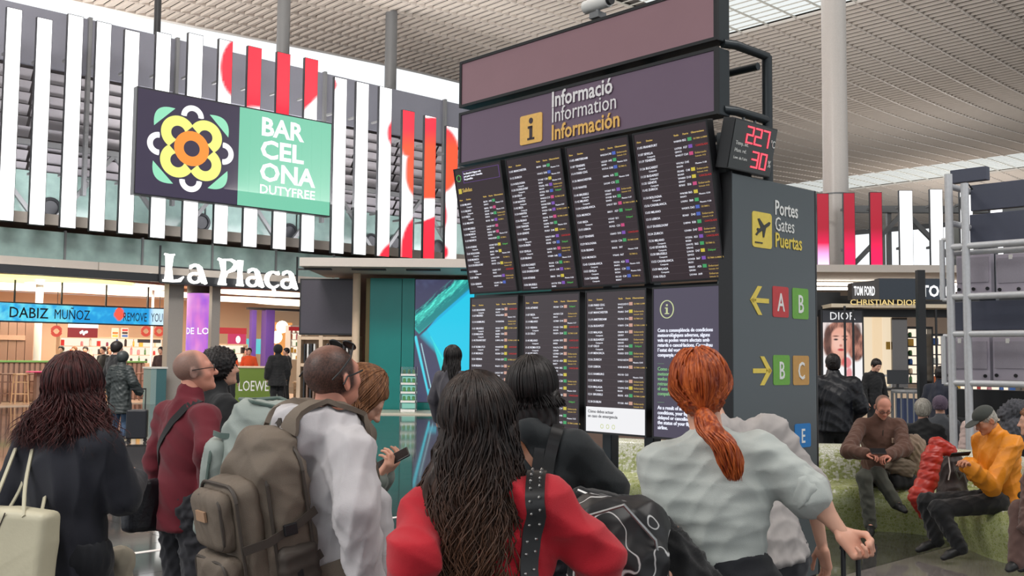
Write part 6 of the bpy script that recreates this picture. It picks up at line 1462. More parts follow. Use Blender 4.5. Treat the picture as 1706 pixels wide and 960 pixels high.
def rb3(f, x, y, z, hx_, hy, hz_, r, k=.02): f.rbox(BP(x, y, z), (hx_, hy, hz_), r, Rb, k); return f
f = SDF(.03); rb3(f, 0, -.10, -.03, .17, .095, .26, .07); rb3(f, 0, -.085, .19, .13, .075, .095, .06); V, Q = f.mesh(.009); V = wrinkle(V, Q, .009, 3, .15); obj('main_compartment', npmesh('main_compartment', V, Q, C_taupe), bp)
f = SDF(.03); rb3(f, 0, -.215, -.05, .145, .055, .205, .05); sdfobj(f, .009, 'middle_compartment', C_taupe, bp, .006, 4, .13)
f = SDF(.03); rb3(f, 0, -.285, .035, .115, .035, .095, .035); pocket = sdfobj(f, .008, 'front_pocket', C_taupe, bp, .004, 5, .1)
f = SDF(.03); rb3(f, 0, -.285, -.165, .125, .045, .095, .035); sdfobj(f, .008, 'front_pocket', C_taupe, bp, .005, 6, .1)
f = SDF(.02); rb3(f, .165, -.10, -.17, .03, .07, .10, .028); sdfobj(f, .008, 'side_pocket', C_tdark, bp, .004, 7, .1)
def rloop(y, hw, z0, z1, r, tilt=0):
    pts = [];
    for cx_, cz2, a in ((hw-r, z1-r, 0), (-hw+r, z1-r, PI/2), (-hw+r, z0+r, PI), (hw-r, z0+r, 1.5*PI)): pts += [BP(cx_+r*math.cos(a+i*PI/8), y, cz2+r*math.sin(a+i*PI/8)) for i in range(5)]
    return [Vector(p) for p in pts]
for y, hw, z0, z1, r in ((-.045, .170, -.24, .23, .08), (-.165, .160, -.23, .19, .06), (-.262, .138, -.22, .145, .05), (-.304, .108, -.045, .115, .03), (-.318, .118, -.245, -.085, .03)):
    L_ = rloop(y, hw, z0, z1, r); MB().tube(L_+[L_[0]], .006, 6, False).build('zip', C_tdark, bp, True)
m = MB(); c = BP(.0, -.325, .055); Rm = Matrix([list(r) for r in Rb]); m.box(-.035, .035, -.004, .004, -.014, .018, Rm, Vector(c)); m.build('leather_patch', mat('tan_patch', srgb(176, 140, 112), .5), pocket)
m = MB(); ribbonmesh(m, [Vector(BP(-.03, -.02, .25)), Vector(BP(-.02, -.03, .30)), Vector(BP(.02, -.03, .30)), Vector(BP(.03, -.02, .25))], (0, -1, .3), .025, .008); m.build('carry_handle', C_tdark, bp, True)
for z in (.02, -.12):
    m = MB(); ribbonmesh(m, [Vector(BP(.172, -.02, z)), Vector(BP(.182, -.10, z-.03)), Vector(BP(.17, -.19, z-.06)), Vector(BP(.15, -.265, z-.07))], (1, 0, 0), .028, .004); m.build('side_strap', C_tdark, bp, True)
    MB().box(-.006, .008, -.022, .022, -.018, .018, Rm, Vector(BP(.186, -.12, z-.035))).build('buckle', M_black, bp, bevel=.003)
for sd in (-1, 1):
    drape(P3, [(sd*.07, -.15, 1.47), (sd*.09, -.10, 1.51), (sd*.11, -.01, 1.53), (sd*.12, .07, 1.47), (sd*.13, .13, 1.36), (sd*.15, .12, 1.2), (sd*.17, .03, 1.05), (sd*.14, -.10, 1.0)], .065, .016, 'shoulder_strap', C_taupe, bp, 40, .009)

# ---- woman with phone and sage rucksack behind him
P4 = human('woman with short light brown hair bending over her phone behind the hoodie man', 520, 4.35, 632, H=1.67, lean=13, rz=-78, w=1., gender='f', head=(-6, -30, 0), seed=41, armR=[('p', 590, 850, 4.2), ('p', 628, 800, 4.2)], armL=[('p', 600, 840, 4.5), ('p', 640, 792, 4.42)], handR='hold', handL='hold', palmR=(.2, 0, -1), palmL=(-.2, 0, -1),
     top=dict(m=cloth('grey_green_knit', srgb(110, 118, 112)), t=.02, hem=-.1, name='jumper', neck=.4), bottom=dict(m=C_dk), shoes=C_shoe, hair=hair_long(H_brn, .05, .10, .026, 700, .004, .12, 6, -.07, (.005, .003), frizz=.006, spreadz=-.25))
ph = tag(MB().box(-.038, .038, -.08, .08, -.004, .004).build('phone', mat('phone_black', srgb(20, 20, 24), .25), bevel=.004), 'black phone held by the woman behind the hoodie man', 'phone')
pp = at(652, 767, 4.26); Lx = Vector((.84, .05, .45)).normalized(); Nz = Vector((-.42, -.45, .8)); Nz = (Nz-Lx*Nz.dot(Lx)).normalized(); Xx = Lx.cross(Nz)
ph.location = pp; ph.rotation_euler = Matrix(((Xx.x, Lx.x, Nz.x), (Xx.y, Lx.y, Nz.y), (Xx.z, Lx.z, Nz.z))).to_euler()
rk2 = item(P4, 'rucksack', 'large sage green travel rucksack between maroon fleece and grey hoodie', 'backpack', .8)
RB2 = np.array(Matrix.Rotation(math.radians(-6), 3, 'X'))
def B2(x, y, z): return np.array((0, -.07, 1.235))*P4.s-np.array((0, 0, .8))+RB2 @ np.array((x, y, z))
f = SDF(.04); f.rbox(B2(0, -.15, -.02), (.17, .16, .29), .11, RB2).rbox(B2(0, -.13, .25), (.15, .14, .06), .055, RB2); sdfobj(f, .011, 'main_compartment', C_sage, rk2, .010, 3, .16)
f = SDF(.03); f.rbox(B2(0, -.32, -.06), (.13, .05, .20), .045, RB2); sdfobj(f, .010, 'front_pocket', C_sage, rk2, .006, 5, .13)
for hw, y, z0, z1 in ((.165, -.08, -.25, .27), (.135, -.34, -.24, .13)):
    pts = [];
    for cx_, cz2, a in ((hw-.08, z1-.08, 0), (-hw+.08, z1-.08, PI/2), (-hw+.08, z0+.08, PI), (hw-.08, z0+.08, 1.5*PI)): pts += [Vector(B2(cx_+.08*math.cos(a+i*PI/8), y, cz2+.08*math.sin(a+i*PI/8))) for i in range(5)]
    MB().tube(pts+[pts[0]], .007, 6, False).build('zip', mat('sage_dark', srgb(86, 104, 98), .5), rk2, True)
for z in (.12, .24):
    m = MB(); ribbonmesh(m, [Vector(B2(.145, -.03, z-.05)), Vector(B2(.173, -.12, z-.06)), Vector(B2(.168, -.20, z-.07)), Vector(B2(.10, -.31, z-.08)), Vector(B2(.0, -.345, z-.08))], (1, -.3, 0), .022, .004); m.build('compression_strap', MATS['sage_dark'], rk2, True)
    MB().box(-.01, .01, -.02, .02, -.014, .014, None).build('buckle', M_black, rk2).location = Vector(B2(.176, -.15, z-.065))
m = MB(); m.tube([Vector(B2(.16, -.02, .29)), Vector(B2(.06, -.05, .32)), Vector(B2(-.06, -.1, .33)), Vector(B2(-.12, -.2, .31)), Vector(B2(0, -.26, .31)), Vector(B2(.12, -.2, .31)), Vector(B2(.16, -.02, .29))], .008, 6, False); m.build('top_cord', MATS['sage_dark'], rk2, True)
# ---- person in black behind the maroon fleece
P5 = human('person in black coat and dark curly hair half hidden behind the maroon fleece', 361, 6.5, 587, rz=-50, w=1.1, gender='f', head=(-10, 4, 0), seed=51, top=dict(m=C_blk, t=.03, hem=-.3, flare=.04, name='coat', neck=.8, wr=.008), bottom=dict(m=C_blk), shoes=C_shoe, vox=.014,
     hair=hair_short(H_blk, .03, (.08, .03), -.12, .009, wr=.008))

# ---- woman in red with very long wavy hair
P6 = human('woman in red top with very long wavy dark brown hair down her back', 838, 2.74, 646, H=1.625, side=-6, rz=-12, w=1.06, gender='f', belly=.02, head=(2, 6, 0), skin='tan', seed=61, armR=[('p', 1000, 930, 2.75), ('p', 985, 1060, 2.95)], armL=[('p', 690, 930, 2.62), ('p', 700, 1060, 2.9)],
     top=dict(m=C_red, t=.022, hem=-.12, wr=.009, wl=.16, name='top', neck=.15), bottom=dict(m=C_dk), shoes=C_shoe, vox=.009,
     hair=hair_long(H_dk, .62, .125, .020, 2400, .020, .17, 9, -.150, (.0038, .0014), asym=-.03, frizz=.013, spreadz=.16))
sb = item(P6, 'shoulder_bag', 'black shoulder bag on a wide studded black strap over the red top', 'bag', .8)
o, pts, nr = drape(P6, [(.085, .07, 1.47), (.105, -.01, 1.52), (.112, -.08, 1.47), (.125, -.135, 1.36), (.135, -.15, 1.22), (.16, -.15, 1.10), (.20, -.13, .95)], .050, .006, 'studded_strap', mat('black_leather', srgb(22, 22, 24), .35), sb, 40)
st = MB(); inv = sb.matrix_basis.inverted() @ P6.t.matrix_basis
for i in range(2, len(pts)-1, 2):
    t_ = (pts[i+1]-pts[i-1]).normalized(); sd = t_.cross(nr[i])
    for q in (-.012, .012): st2 = MB().ball((0, 0, 0), (.0042, .0042, .0042), 8).build('stud', mat('silver_stud', (.8, .8, .8), .2, 1.), o, True); st2.location = inv @ (pts[i]+nr[i]*.008+sd*q+t_*(.009 if q > 0 else 0))
f = SDF(.02); f.rbox(np.array((.24, -.15, .95))*P6.s-np.array((0, 0, .8)), (.12, .06, .12), .04); sdfobj(f, .01, 'bag_body', C_blk2, sb, .004, 2)
# ---- black graffiti bag and draped coat between red and grey
gb = thing('patterned_backpack', 'black backpack with white scribbled print beside the red sleeve', 'backpack', fl(1030, 3.15), -.2)
c0 = Vector((0, 0, 0)); gz = at(1030, 920, 3.15).z
Mg = bpy.data.materials.new('scribble_print'); Mg.use_nodes = True; nt = Mg.node_tree; b_ = nt.nodes['Principled BSDF']; tcn = nt.nodes.new('ShaderNodeTexCoord'); nn = nt.nodes.new('ShaderNodeTexNoise'); nn.inputs['Scale'].default_value = 9; nn.inputs['Detail'].default_value = 1; nt.links.new(tcn.outputs['Object'], nn.inputs['Vector'])
cr = nt.nodes.new('ShaderNodeValToRGB'); cr.color_ramp.elements[0].position = .49; cr.color_ramp.elements[0].color = (.01, .01, .012, 1); cr.color_ramp.elements[1].position = .535; cr.color_ramp.elements[1].color = (.01, .01, .012, 1)
for p_, c_ in ((.500, (.6, .6, .6, 1)), (.512, (.6, .6, .6, 1)), (.522, (.012, .012, .014, 1))): e = cr.color_ramp.elements.new(p_); e.color = c_
nt.links.new(nn.outputs['Fac'], cr.inputs[0]); nt.links.new(cr.outputs[0], b_.inputs['Base Color']); b_.inputs['Roughness'].default_value = .45
f = SDF(.05); f.rbox((0, 0, gz), (.155, .10, .17), .09).rbox((.03, -.08, gz-.06), (.11, .05, .11), .05); o = sdfobj(f, .01, 'bag_body', Mg, gb, .008, 9, .14)
b = MB(); b.tube([(-.13, -.05, gz+.02), (-.08, -.11, gz+.12), (.03, -.13, gz+.16), (.12, -.11, gz+.06), (.14, -.08, gz-.08)], .006, 6); b.build('zip', mat('steel_zip', srgb(150, 150, 150), .3, .8), gb, True)
dc = thing('draped_jacket', 'black jacket slung over the patterned backpack', 'jacket', fl(1060, 3.3), 0)
A_ = [at(965, 838, 3.3), at(1005, 855, 3.3), at(1060, 880, 3.3), at(1110, 930, 3.25), at(1160, 985, 3.2)]; A_ = [p-dc.location for p in A_]
f = SDF(.05); f.chain(A_, [.05, .062, .075, .085, .085], flat=((0, 1, 0), .8)); f.chain([A_[2], A_[2]+Vector((.02, -.02, -.25))], [.08, .08]); sdfobj(f, .01, 'jacket_body', C_blk, dc, .012, 12, .13)
b = MB(); b.tube([p+Vector((-.01, -.05, .045)) for p in A_[:3]], .007, 6); b.build('zip', MATS['steel_zip'], dc, True)
b = MB(); b.tube([p+Vector((0, -.055, .02)) for p in A_[:4]], .012, 6); b.build('piping', C_tdark, dc, True)

# ---- dark-haired person in black coat with brown strap
def scarf(f, F_): u = F_.up; f.chain([u(-.09, -.04, .50), u(0, -.085, .53), u(.09, -.04, .50), u(.07, .06, .49), u(-.07, .06, .49), u(-.09, -.04, .50)], [.045]*6, k=.03)
P7 = human('person with smooth black hair in a black coat with a thin brown shoulder strap', 889, 4.05, 609, rz=-14, w=1.08, gender='f', head=(0, 6, -4), seed=71, armR=[('p', 1015, 815, 4.05), ('p', 1000, 900, 4.2)], top=dict(m=C_grn, t=.032, hem=-.3, wr=.007, wl=.2, name='coat', neck=.4, extra=[scarf]), bottom=dict(m=C_blk), shoes=C_shoe,
     hair=hair_long(H_blk, .06, .105, .020, 900, .003, .3, 4, -.075, (.0045, .0035), frizz=.003, spreadz=-.25))
b7 = item(P7, 'brown_strap_bag', 'small bag on a thin brown leather strap across the black coat', 'bag', .8); C_strap = mat('brown_leather', srgb(128, 84, 60), .4)
drape(P7, [(-.07, .05, 1.47), (-.075, -.05, 1.50), (-.03, -.13, 1.43), (.06, -.15, 1.33), (.14, -.14, 1.18), (.20, -.10, 1.02)], .026, .006, 'strap', C_strap, b7, 36)
f = SDF(.02); f.rbox(np.array((.25, -.08, .90))*P7.s-np.array((0, 0, .8)), (.04, .10, .08), .03); sdfobj(f, .01, 'bag_body', C_strap, b7, .002, 2)
b8 = item(P7, 'black_rucksack', 'flat black rucksack with leather straps on the black coat back', 'backpack', .8)
drape(P7, [(.10, .04, 1.50), (.115, -.05, 1.50), (.10, -.12, 1.40), (.085, -.15, 1.25), (.08, -.155, 1.10)], .045, .008, 'strap', MATS['black_leather'], b8, 30)
drape(P7, [(.055, -.12, 1.42), (.04, -.15, 1.25), (.035, -.155, 1.10)], .04, .008, 'strap', MATS['black_leather'], b8, 24)
f = SDF(.03); f.rbox(np.array((.07, -.215, 1.0))*P7.s-np.array((0, 0, .8)), (.14, .05, .15), .045); sdfobj(f, .01, 'bag_body', C_blk2, b8, .006, 2)

# ---- woman with ginger ponytail in grey t-shirt
def ponytail(F_):
    hair_short(H_gin, .020, (.078, .03), -.085, .0065, wr=.004)(F_)
    rs = np.random.RandomState(3); s = F_.s; hc = F_.hc; Rh = F_.Rh; n = 420; m = 18; tie = hc+Rh @ np.array((.012, -.118, -.055)); out = np.zeros((n, m, 3))
    for i in range(n):                     # combed back over the skull to the tie
        a = rs.uniform(-2.15, 2.15); e0 = rs.uniform(.1, 1.45); el = np.linspace(e0, -.35, m); vol = .020+rs.uniform(-.002, .008)+.006*math.sin(a*6)
        x = (.0755+vol)*np.cos(el)*np.sin(a); y = -.014-(.096+vol)*np.cos(el)*np.cos(a); z = .03+(.088+vol)*np.sin(el); S = np.stack([x, y, z], 1) @ Rh.T+hc
        u = np.clip((np.linspace(0, 1, m)-.35)/.65, 0, 1)[:, None]**1.4; out[i] = S*(1-u)+tie*u; dd = out[i]-hc; L_ = np.linalg.norm(dd, axis=1)[:, None]; out[i] += dd/L_*np.clip(.108-L_, 0, .03)+rs.uniform(-.004, .004, 3)
    strandmesh(out*s, .0055*s, .004*s, 'combed_hair', H_gin, F_.t)
    n = 300; m = 22; out = np.zeros((n, m, 3)); k = np.linspace(0, 1, m)
    e1 = F_.ref(('p', 1182, 715, 3.28)); e2 = F_.ref(('p', 1208, 745, 3.24)); e3 = F_.ref(('p', 1224, 798, 3.24))
    cen = crom([Vector(tie), Vector(e1), Vector(e2), Vector(e3)], 7)[:m]; cen = np.array([tuple(v) for v in cen]); prof_ = np.interp(k, [0, .15, .45, .8, 1], [.014, .034, .044, .034, .010])
    for i in range(n): a = rs.uniform(0, 6.28); q = math.sqrt(rs.uniform(.1, 1)); out[i] = cen+np.stack([np.cos(a)*q*prof_, np.sin(a)*q*prof_*.7, np.zeros(m)], 1); out[i, :, 0] += .006*np.sin(k*14+i*.7)*k; out[i] = out[i]+(rs.uniform(-.01, .01, 3)*k[:, None])
    strandmesh(out*s, .0055*s, .0022*s, 'ponytail', H_gin, F_.t)
    f = SDF(.02); f.chain([tuple(cen[2]), tuple(cen[9]), tuple(cen[17])], [.026, .034, .022], flat=((0, 1, 0), .7)); f.ell(hc+Rh @ np.array((0, -.02, .028)), (.090, .108, .10), Rh).cut(hc+Rh @ np.array((0, .060, .042)), Rh @ np.array((0, .86, -.5))); V, Q = f.mesh(.008); obj('hair_mass', npmesh('hair_mass', V*s, Q, H_gin), F_.t)
P8 = human('woman with ginger ponytail in a grey t-shirt and high black skirt', 1204, 3.42, 594, H=1.705, rz=3, w=1.10, gender='f', head=(-20, 6, 0), side=-6, skin='pale', seed=81, armR=[('p', 1362, 838, 3.38), ('p', 1403, 888, 3.34)], armL=[('p', 1118, 862, 3.38), ('p', 1112, 960, 3.2)], handR='fist', palmR=(.2, .3, -1),
     top=dict(m=C_tee, t=.020, hem=.11, sleeve=.42, wr=.006, wl=.12, name='t_shirt', neck=.05), bottom=dict(m=C_skirt, kind='skirt', waist=.145, t=.022, hem=.42, wr=.004, name='skirt'), shoes=C_shoe, hair=ponytail, vox=.0095)
f = SDF(.012); f.ell((0, .075, -.045), (.050, .050, .052)).ell((0, .05, -.06), (.062, .06, .045)); V, Q = f.mesh(.006); obj('face_mask', npmesh('face_mask', place(V, P8.Rh, P8.hc)*P8.s, Q, M_white), P8.t)
# right and left sleeves hang past the hem line
for i, nm in ((0, 'sleeve'), (1, 'sleeve')):
    sh, e, wr_ = P8.arms[i]; f = SDF(.03); c1 = sh+(e-sh)*.86; f.cap(sh, c1, .066, .080); f.cut(c1, (e-sh)); P8.dress(f, nm, C_tee, .004, 7+i, .10)
sc_ = thing('suitcase', 'cabin suitcase with black telescopic handle held by the ginger woman', 'suitcase', at(1413, 600, 3.34)*1.0, 0.1); sc_.location.z = 0
zh = at(1413, 905, 3.34).z
for x in (-.025, .025): MB().cyl((x, 0, .58), (x, 0, zh+.0), .008, n=10).build('handle_tube', M_black, sc_, True)
MB().tube([(-.025, 0, zh-.02), (-.02, 0, zh+.02), (.02, 0, zh+.02), (.025, 0, zh-.02)], .013, 8).build('grip', M_black, sc_, True)
f = SDF(.01); f.rbox((0, 0, .32), (.18, .115, .27), .04); sdfobj(f, .012, 'shell', mat('suitcase_shell', srgb(44, 46, 54), .35), sc_)
for x in (-.13, .13):
    for y in (-.08, .08): MB().cyl((x, y-.012, .027), (x, y+.012, .027), .027, n=12).build('wheel', M_black, sc_, True)
# ---- person in pale shirt leaning behind her
P9 = human('person in pale grey shirt leaning behind the ginger woman', 1264, 4.1, 640, rz=12, H=1.70, w=1.22, lean=13, side=-14.5, belly=.04, head=(-10, -10, 0), seed=91, skin='pale', brow=(.3, .3, .3), top=dict(m=C_teeW, t=.028, hem=-.05, sleeve=.6, wr=.008, name='shirt', neck=.2), bottom=dict(m=C_dk), shoes=C_shoe, hair=hair_short(H_gry, .012))
# ================================================================== PEOPLE ON AND AROUND THE BENCH
def fold(F_, name, label, cat, z=0): return item(F_, name, label, cat, z)
# man in brown fleece, legs crossed, phone in both hands
d0 = 10.55
P12 = human('seated man in brown half zip fleece with crossed legs reading his phone', 1462, 10.62, None, rz=176, H=1.72, sit=.60, w=1.1, belly=.03, lean=8, head=(0, -30, 0), skin='pink', seed=121, vox=.010,
     buzz=(srgb(92, 72, 62), lambda x, y, z: np.clip((.045-y*1.0-z*.3)*40, 0, 1)*np.clip((z+.06-y*.3)*40, 0, 1)*np.clip((.075-np.abs(x))*200+1, .3, 1)*.9),
     armR=[('p', 1413, 752, 10.25), ('p', 1446, 757, 10.05)], armL=[('p', 1506, 748, 10.25), ('p', 1478, 760, 10.05)], handR='hold', handL='hold', palmR=(-.3, 0, 1), palmL=(.3, 0, 1),
     legs=[(('p', 1474, 800, 10.6), ('p', 1462, 790, 10.08), ('p', 1492, 838, 10.0), ('p', 1508, 852, 9.86)), (('p', 1444, 800, 10.6), ('p', 1440, 795, 10.05), ('p', 1450, 875, 10.0), ('p', 1450, 893, 9.78))],
     top=dict(m=C_brn, t=.024, hem=-.02, wr=.009, wl=.13, name='fleece', neck=.6), bottom=dict(m=C_olv, t=.014, wr=.006), shoes=C_shoe)
g = MB(); hx = lambda *a: Vector(Hp(P12, *a)*P12.s)
for sd in (-1, 1):
    cc = [hx(sd*.032+.021*math.cos(a), .105, .004+.015*math.sin(a)) for a in np.linspace(0, 2*PI, 13)]; g.tube(cc, .0024, 5, False); g.tube([hx(sd*.053, .102, .008), hx(sd*.078, .06, .008), hx(sd*.084, -.01, .006)], .0024, 5)
g.tube([hx(-.010, .107, .006), hx(.010, .107, .006)], .0024, 5); g.build('glasses', M_black, P12.t, True)
V, Q = P12.topVQ; bv = BVHTree.FromPolygons([tuple(v) for v in V], [tuple(q) for q in Q]); h = bv.find_nearest(Vector(P12.up(-.085, .16, .33)*P12.s))
pt = MB().box(-.022, .022, -.004, .004, -.026, .026).build('chest_patch', mat('pale_patch', srgb(176, 150, 132), .6), P12.t); pt.location = h[0]; pt.rotation_euler = h[1].to_track_quat('-Y', 'Z').to_euler()
pt = MB().bar((0, 0, .05), (0, 0, -.12), .008, .006).build('zip', C_tdark, P12.t); h = bv.find_nearest(Vector(P12.up(0, .16, .40)*P12.s)); pt.location = h[0]+h[1]*.002; pt.rotation_euler = (math.radians(-14), 0, 0)
ph = tag(MB().box(-.075, .075, -.006, .006, -.038, .038).build('phone', MATS['phone_black'], bevel=.004), 'dark phone in the hands of the man in brown', 'phone'); ph.location = at(1463, 752, 9.97); ph.rotation_euler = (math.radians(-50), 0, 0)
lb = thing('lap_bag', 'olive shoulder bag lying in the lap of the man in brown', 'bag', fl(1497, 10.2), .1); z_ = at(1497, 778, 10.2).z; f = SDF(.04); f.rbox((0, 0, z_), (.14, .07, .09), .05, np.array(Matrix.Rotation(.35, 3, 'Y'))); sdfobj(f, .01, 'bag_body', cloth('olive_canvas', srgb(112, 98, 82)), lb, .008, 3, .1)
f = SDF(.04); f.rbox((.03, .02, z_-.14), (.13, .08, .08), .05); sdfobj(f, .012, 'bag_base', C_blk, lb, .006, 4, .1)
jk = thing('beige_jacket', 'beige quilted jacket bundled on the bench beside the man in brown', 'jacket', fl(1521, 10.55), 0); z_ = at(1521, 752, 10.55).z; f = SDF(.06); f.ell((0, 0, z_), (.13, .11, .17)).ell((.03, 0, z_-.17), (.12, .11, .15)).ell((-.05, -.02, z_+.06), (.08, .08, .08)); sdfobj(f, .011, 'jacket_body', cloth('beige_wool', srgb(142, 122, 104)), jk, .016, 5, .1)
# man in orange jacket and cap
P13 = human('seated man in bright orange jacket and dark cap looking down at his phone', 1668, 9.0, None, rz=106, H=1.70, sit=.57, w=1.12, belly=.03, lean=10, head=(-4, -24, 0), skin='tan', seed=131, vox=.0095,
     armL=[('p', 1652, 812, 8.72), ('p', 1618, 780, 8.62)], armR=[('p', 1640, 800, 9.15), ('p', 1612, 775, 8.95)], handL='hold', handR='hold', palmL=(0, -.2, 1), palmR=(0, .2, 1),
     legs=[(('p', 1662, 838, 8.85), ('p', 1563, 848, 8.72), ('p', 1600, 912, 8.70), ('p', 1572, 930, 8.66)), (('p', 1662, 832, 9.1), ('p', 1543, 836, 9.05), ('p', 1560, 900, 9.0), ('p', 1530, 917, 8.98))],
     top=dict(m=C_or, t=.032, hem=-.06, wr=.012, wl=.16, name='jacket', neck=.6, flare=.03), bottom=dict(m=C_blk, t=.016, wr=.008), shoes=C_shoe, hair=hair_short(H_gry, .006, (.05, .0), -.06, .006))
f = SDF(.01); R_ = np.array(P13.Rh); f.ell((0, -.012, .045), (.088, .108, .082), k=.01).cut((0, 0, .040), (0, -.12, -1)); f2 = SDF(.008); f2.ell((0, .125, .046), (.066, .075, .010)); f2.cut((0, .06, 0), (0, -1, 0))
V, Q = f.mesh(.006); cap_ = thing('cap', 'dark grey peaked cap on the man in orange', 'hat', P13.t.location+P13.R @ Vector(P13.hc*P13.s), P13.t.rotation_euler.z)
obj('crown', npmesh('crown', place(V, R_, (0, 0, 0))*P13.s, Q, cloth('cap_grey', srgb(58, 62, 58))), cap_); V, Q = f2.mesh(.005); obj('peak', npmesh('peak', place(V, R_, (0, 0, 0))*P13.s, Q, MATS['cap_grey']), cap_)
ph = tag(MB().box(-.038, .038, -.08, .08, -.005, .005).build('phone', MATS['phone_black'], bevel=.004), 'dark phone held up by the man in orange', 'phone'); ph.location = at(1600, 757, 8.75); ph.rotation_euler = Euler((math.radians(-6), math.radians(28), math.radians(82)))
# red puffer coat over a dark rucksack on the bench between them
pc = thing('red_puffer_coat', 'rust red puffer coat draped over the dark rucksack on the bench', 'coat', fl(1560, 9.55), 0); L0 = lambda px, py, d: at(px, py, d)-pc.location
f = SDF(.03); pts = [L0(1585, 752, 9.45), L0(1562, 742, 9.5), L0(1552, 765, 9.45), L0(1545, 800, 9.4), L0(1533, 828, 9.35), L0(1540, 855, 9.4)]
f.chain(pts, [.05, .075, .085, .09, .10, .06], flat=((0, 1, 0), .8)).cap(L0(1555, 840, 9.38), L0(1553, 862, 9.4), .07, .05); V, Q = f.mesh(.010); N = vnorm(V, Q); V = V+N*(.010*np.abs(np.sin(V[:, 2]*38+V[:, 0]*9))-.004)[:, None]; V = wrinkle(V, Q, .004, 3, .06); obj('quilted_shell', npmesh('quilted_shell', V, Q, C_mar2), pc)
rr_ = thing('dark_rucksack', 'dark brown padded rucksack under the red puffer coat', 'backpack', fl(1592, 9.62), 0); L1 = lambda px, py, d: at(px, py, d)-rr_.location
f = SDF(.05); f.ell(L1(1588, 790, 9.62), (.13, .12, .21)).ell(L1(1585, 822, 9.6), (.14, .12, .12)); sdfobj(f, .011, 'bag_body', cloth('dark_umber_nylon', srgb(54, 44, 42), .6), rr_, .012, 4, .12)
b = MB(); b.tube([L1(1580, 760, 9.46), L1(1583, 785, 9.44), L1(1580, 800, 9.46)], .006, 6); b.build('cord', M_white, rr_, True); b = MB(); b.tube([L1(1600, 765, 9.46), L1(1606, 785, 9.45), L1(1598, 800, 9.46), L1(1592, 785, 9.46), L1(1600, 775, 9.46)], .010, 6); b.build('strap_loop', C_olv, rr_, True)
# backs of heads behind the bench
def sitter(label, px, d, top, hair, m, w=1., rz=0, seed=0, cap=None, head=(0, 0, 0), extra=None):
    zt = at(px, top, d).z; H_ = 1.68; s_ = H_/1.75; st = zt/s_-.80
    return human(label, px, d, None, rz=rz, H=H_, sit=max(.5, st), w=w, head=head, seed=seed, vox=.014, handL=None, handR=None, gender='f', legs=[((-.09, 0, max(.5, st)-.03), (-.1, .42, .5), (-.1, .42, .1), (-.1, .55, .04)), ((.09, 0, max(.5, st)-.03), (.1, .42, .5), (.1, .42, .1), (.1, .55, .04))],
       top=dict(m=m, t=.026, hem=-.02, name='jacket', neck=.5), bottom=dict(m=C_dk), hair=hair)
sitter('grey-haired person in black seated with the back turned behind the bench', 1536, 11.6, 681, hair_short(H_gry, .022, (.07, .03), -.08), C_blk, rz=-25, seed=1, w=1.0)
P15 = sitter('person in a mauve grey beanie seated behind the bench', 1565, 12.7, 707, hair_short(cloth('mauve_knit', srgb(92, 78, 96)), .020, (.07, .03), -.05, name='beanie'), cloth('slate_coat', srgb(70, 74, 80)), rz=-20, seed=2)
sitter('black-haired person with a pale pink jacket left of the orange jacket', 1622, 12.3, 684, hair_short(H_blk, .024, (.075, .03), -.09), cloth('pale_pink_coat', srgb(206, 184, 178)), rz=30, seed=3)
sitter('black-haired person seated right behind the cap of the man in orange', 1692, 11.7, 690, hair_short(H_blk, .020, (.07, .03), -.09), C_blk, rz=-15, seed=4)
sitter('dark haired person in black behind the red puffer coat', 1598, 13.9, 722, hair_short(H_blk, .02, (.07, .03), -.08), C_blk, rz=15, seed=5)
hb = thing('rolled_grey_jacket', 'rolled grey jacket lying on a backpack at the upper right of the bench', 'jacket', fl(1688, 10.95), 0); z_ = at(1688, 682, 10.95).z; f = SDF(.03); f.chain([(-.12, 0, z_-.05), (0, 0, z_+.02), (.15, 0, z_+.02)], [.06, .085, .08]); f.rbox((.04, .02, z_-.25), (.17, .1, .17), .07); sdfobj(f, .012, 'jacket_body', cloth('mid_grey_fleece', srgb(92, 92, 98)), hb, .016, 8, .08)
P17 = human('person in brown coat cropped by the right frame edge', 1742, 8.2, None, rz=70, H=1.7, sit=.57, w=1.1, lean=6, seed=17, vox=.014, armL=[('p', 1720, 800, 7.9), ('p', 1712, 880, 7.8)], handL=None, handR=None,
     legs=[(('p', 1735, 870, 8.2), ('p', 1700, 850, 7.95), ('p', 1694, 935, 7.9), ('p', 1680, 950, 7.85)), (('p', 1750, 870, 8.3), ('p', 1720, 850, 8.2), ('p', 1715, 935, 8.15), ('p', 1700, 950, 8.1))], top=dict(m=cloth('mauve_brown_coat', srgb(96, 72, 66)), t=.03, hem=-.25, name='coat', neck=.5, wr=.01), bottom=dict(m=MATS['mauve_brown_coat'], t=.02), shoes=C_shoe, hair=hair_short(H_brn, .02))
